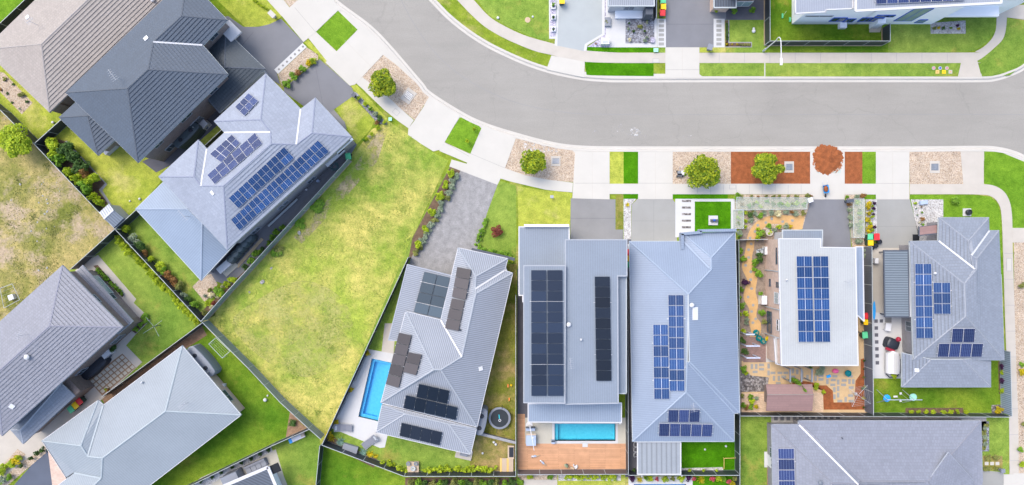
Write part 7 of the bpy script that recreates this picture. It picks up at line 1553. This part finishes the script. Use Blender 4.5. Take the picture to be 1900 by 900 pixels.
# yard of the ribbed roof house
t = thing('garden_sofa', 'long dark grey covered sofa beside the white fascia', 'sofa', tuple(P(478, 863, 0)), R(24)); MB().box((0, 0, .25), (2.6, .8, .4)).build('seat', 'grey_fabric', t); MB().box((0, .4, .5), (2.6, .25, .5)).build('backrest', 'grey_fabric', t)
for k in range(4): MB().box((-.95+.63*k, -.05, .5), (.58, .6, .14)).build('cushion', 'tank_grey', t)
o = MB().box((0, 0, .9), (1.9, 1.1, 1.8)).build('tool_cabinet', 'tank_grey'); o.rotation_euler = (0, 0, R(24)); o.location = tuple(P(438, 880, .0)); tag(o, 'grey flat topped cabinet beside the covered sofa', 'cabinet')
t = thing('bench', 'white bench with blue end lying below the brown mulch corner', 'bench', tuple(P(553, 811, 0)), R(24)); MB().box((0, 0, .42), (1.9, .5, .06)).build('seat', 'white_gloss', t); MB().box((-.8, 0, .47), (.35, .52, .05)).build('end_pad', 'blue_plastic', t); MB().box((.8, .1, .5), (.4, .4, .15)).build('basket', 'timber_pale', t)
for x in (-.85, .85): MB().box((x, 0, .2), (.06, .45, .4)).build('leg', 'white_gloss', t)
o = MB().box((0, 0, .6), (.55, 1.9, 1.2)).build('black_cabinet', 'void'); o.rotation_euler = (0, 0, R(38)); o.location = tuple(P(398, 701, 0)); tag(o, 'black cabinet against the right wall of the pale roof house', 'cabinet')
o = MB().box((0, 0, .25), (.45, .65, .5)).build('cooler_box', 'white_gloss'); o.rotation_euler = (0, 0, R(-8)); o.location = tuple(P(416, 716, 0)); tag(o, 'white cooler box on the lawn beside the black cabinet', 'box')
t = thing('stool', 'small mint stool on the lawn by the grey tank', 'stool', tuple(P(389.5, 691, 0)), R(20)); MB().box((0, 0, .35), (.35, .35, .04)).build('seat', 'mint', t)
for a in (-.15, .15):
    for c in (-.15, .15): MB().tube((a, c, 0), (a, c, .35), .018, n=5).build('leg', 'mint', t)
# lavender house side yard
t = thing('side_awning', 'white awning slab with a dark window beside the green bin', 'awning', tuple(P(628, 294, 0)), R(43)); MB().box((0, 0, 2.2), (2.7, .9, .08)).build('canopy', 'white_gloss', t); MB().box((1.0, .1, 2.26), (.9, .8, .04)).build('panel', 'cell_coal', t)
for x in (-1.2, 1.2): MB().tube((x, -.35, 0), (x, -.35, 2.2), .03).build('post', 'steel_pipe', t)
t = thing('garden_hose', 'coiled teal hose on the dark side path by the fence', 'hose', tuple(P(621, 309, 0)))
for k in range(3): r = .28+.1*k; MB().path([(r*math.cos(a), r*math.sin(a), .06+.03*k) for a in [2*math.pi*i/14 for i in range(15)]], .02, 5).build('coil', 'teal_glaze', t)
for x, y, m, lb, s_ in ((612, 305, 'white_gloss', 'white tub beside the coiled teal hose', .4), (591, 336, 'blue_fabric', 'pale blue bag on the dark side path', .45), (569, 352, 'white_gloss', 'small white bag lower on the dark side path', .3)):
    o = MB().lathe([(s_*.4, 0), (s_*.55, s_*.4), (s_*.4, s_*.8), (.01, s_*.85)], (0, 0, 0), 9, 1, .8).build('bag', m); o.location = tuple(P(x, y, 0)); tag(o, lb, 'bag')
t = thing('garden_bench', 'long thin pale bench along the brick wall of the lavender house', 'bench', tuple(P(527, 395, 0)), R(43)); MB().box((0, 0, .42), (4.6, .22, .06)).build('seat', 'rail_pale', t)
for x in (-2.1, 0, 2.1): MB().box((x, 0, .2), (.06, .2, .4)).build('leg', 'trim_dark', t)
t = thing('ride_on_mower', 'grey and white machine parked in pebbles beside the largest street tree', 'machine', tuple(P(1260, 323, 0))); MB().box((0, 0, .35), (.5, .6, .35)).build('body', 'tank_grey', t); MB().box((.3, .1, .4), (.35, .5, .3)).build('engine_cover', 'white_gloss', t); MB().box((-.05, -.1, .55), (.5, .2, .1)).build('tray', 'void', t)
for a in (-.28, .4):
    for c in (-.28, .3): MB().tube((a-.04, c, .12), (a+.04, c, .12), .12, n=12).build('wheel', 'rubber', t)
MB().path([(-.1, .3, .5), (-.15, .75, .9), (.15, .75, .9), (.1, .3, .5)], .02, 6).build('handle', 'steel_pipe', t)
# netting frames over the front garden
def net(label, quad, h):
    Q = [P(*p, h) for p in quad]; c = sum(Q, Vector())/4; t = thing('garden_net', label, 'garden net', (c.x, c.y, 0), world=True)
    mb = MB(); mb.face(Q[::-1] if newell(Q).z < 0 else Q); 
    for a, b in zip(Q, Q[1:]+Q[:1]): mb.face([(a.x, a.y, .05), (b.x, b.y, .05), b, a])
    mb.build('netting', 'netting', t); MB().path(Q+[Q[0]], .025, 6).build('frame', 'rail_pale', t)
    for p in Q: MB().tube(p, (p.x, p.y, 0), .022, n=5).build('leg', 'rail_pale', t)
net('long pale netting frame over plants along the front footpath', [(1367, 366), (1500, 367), (1497, 388), (1367, 390)], .75); net('narrow pale netting frame left of the curved sand path start', [(1364, 389), (1380, 389), (1380, 424), (1364, 424)], .75); net('tall narrow netting frame between the two driveways', [(1583, 369), (1604, 369), (1604, 441), (1584, 441)], .85)
t = thing('round_planter', 'pale round tub with green plants at the brick wall start', 'planter', tuple(P(1426, 431, 0))); MB().lathe([(.42, 0), (.45, .35), (.36, .35), (.34, .28), (.01, .28)], n=22).build('tub', 'paving_cream', t); me = leaves('plant', 'leaf_lime', (.3, .3, .2), 110, .08, 5, (0, 0, .4), 4); o = bpy.data.objects.new('plant', me); COL.objects.link(o); o.parent = t
t = thing('garden_goal', 'small timber L shaped rail on the striped synthetic turf', 'rail', tuple(P(1342, 849, 0))); MB().tube((0, 0, .3), (1.5, .05, .3), .035).build('rail', 'timber_gold', t); MB().tube((0, 0, .3), (0, -1.2, .3), .035).build('side_rail', 'timber_gold', t)
for x, y in ((0, 0), (1.5, .05), (0, -1.2)): MB().tube((x, y, 0), (x, y, .3), .03, n=5).build('leg', 'timber_gold', t)
for i, (x, y) in enumerate(((1451, 30), (1465, 37))):
    t = thing('lawn_toy', ['left bright green toy on the lawn beside the white house', 'right bright green toy nearest the white house wall'][i], 'toy', tuple(P(x, y, 0))); MB().box((0, 0, .12), (.16, .5, .2)).build('body', 'plastic_green', t); MB().tube((.1, 0, .1), (.4, .5, .3), .012, n=5).build('stick', 'white_gloss', t)
t = thing('bicycle_rack', 'white curved rack with three loops beside the white patio roof', 'rack', tuple(P(1178, 835, 0)))
for k in range(3): MB().path([(.3, -.75+.6*k, .02), (-.15, -.72+.6*k, .3), (-.2, -.5+.6*k, .45), (-.15, -.28+.6*k, .3), (.3, -.25+.6*k, .02)], .035, 6).build('loop', 'white_gloss', t)
for i, (x, y, w_, m) in enumerate(((80, 560/3+0, 0, 0),)): pass
# litter in the weedy lot
rg = random.Random(3)
for i in range(26):
    x, y = rg.uniform(5, 120), rg.uniform(330, 520)
    if rg.random() < .6: x, y = 82+rg.gauss(0, 14), 365+rg.gauss(0, 18)
    rock(x, y, rg.uniform(.05, .15), 'paving_white', 'pale broken lump among the rubble in the bare weedy lot', 'rubble lumps in the weedy lot')
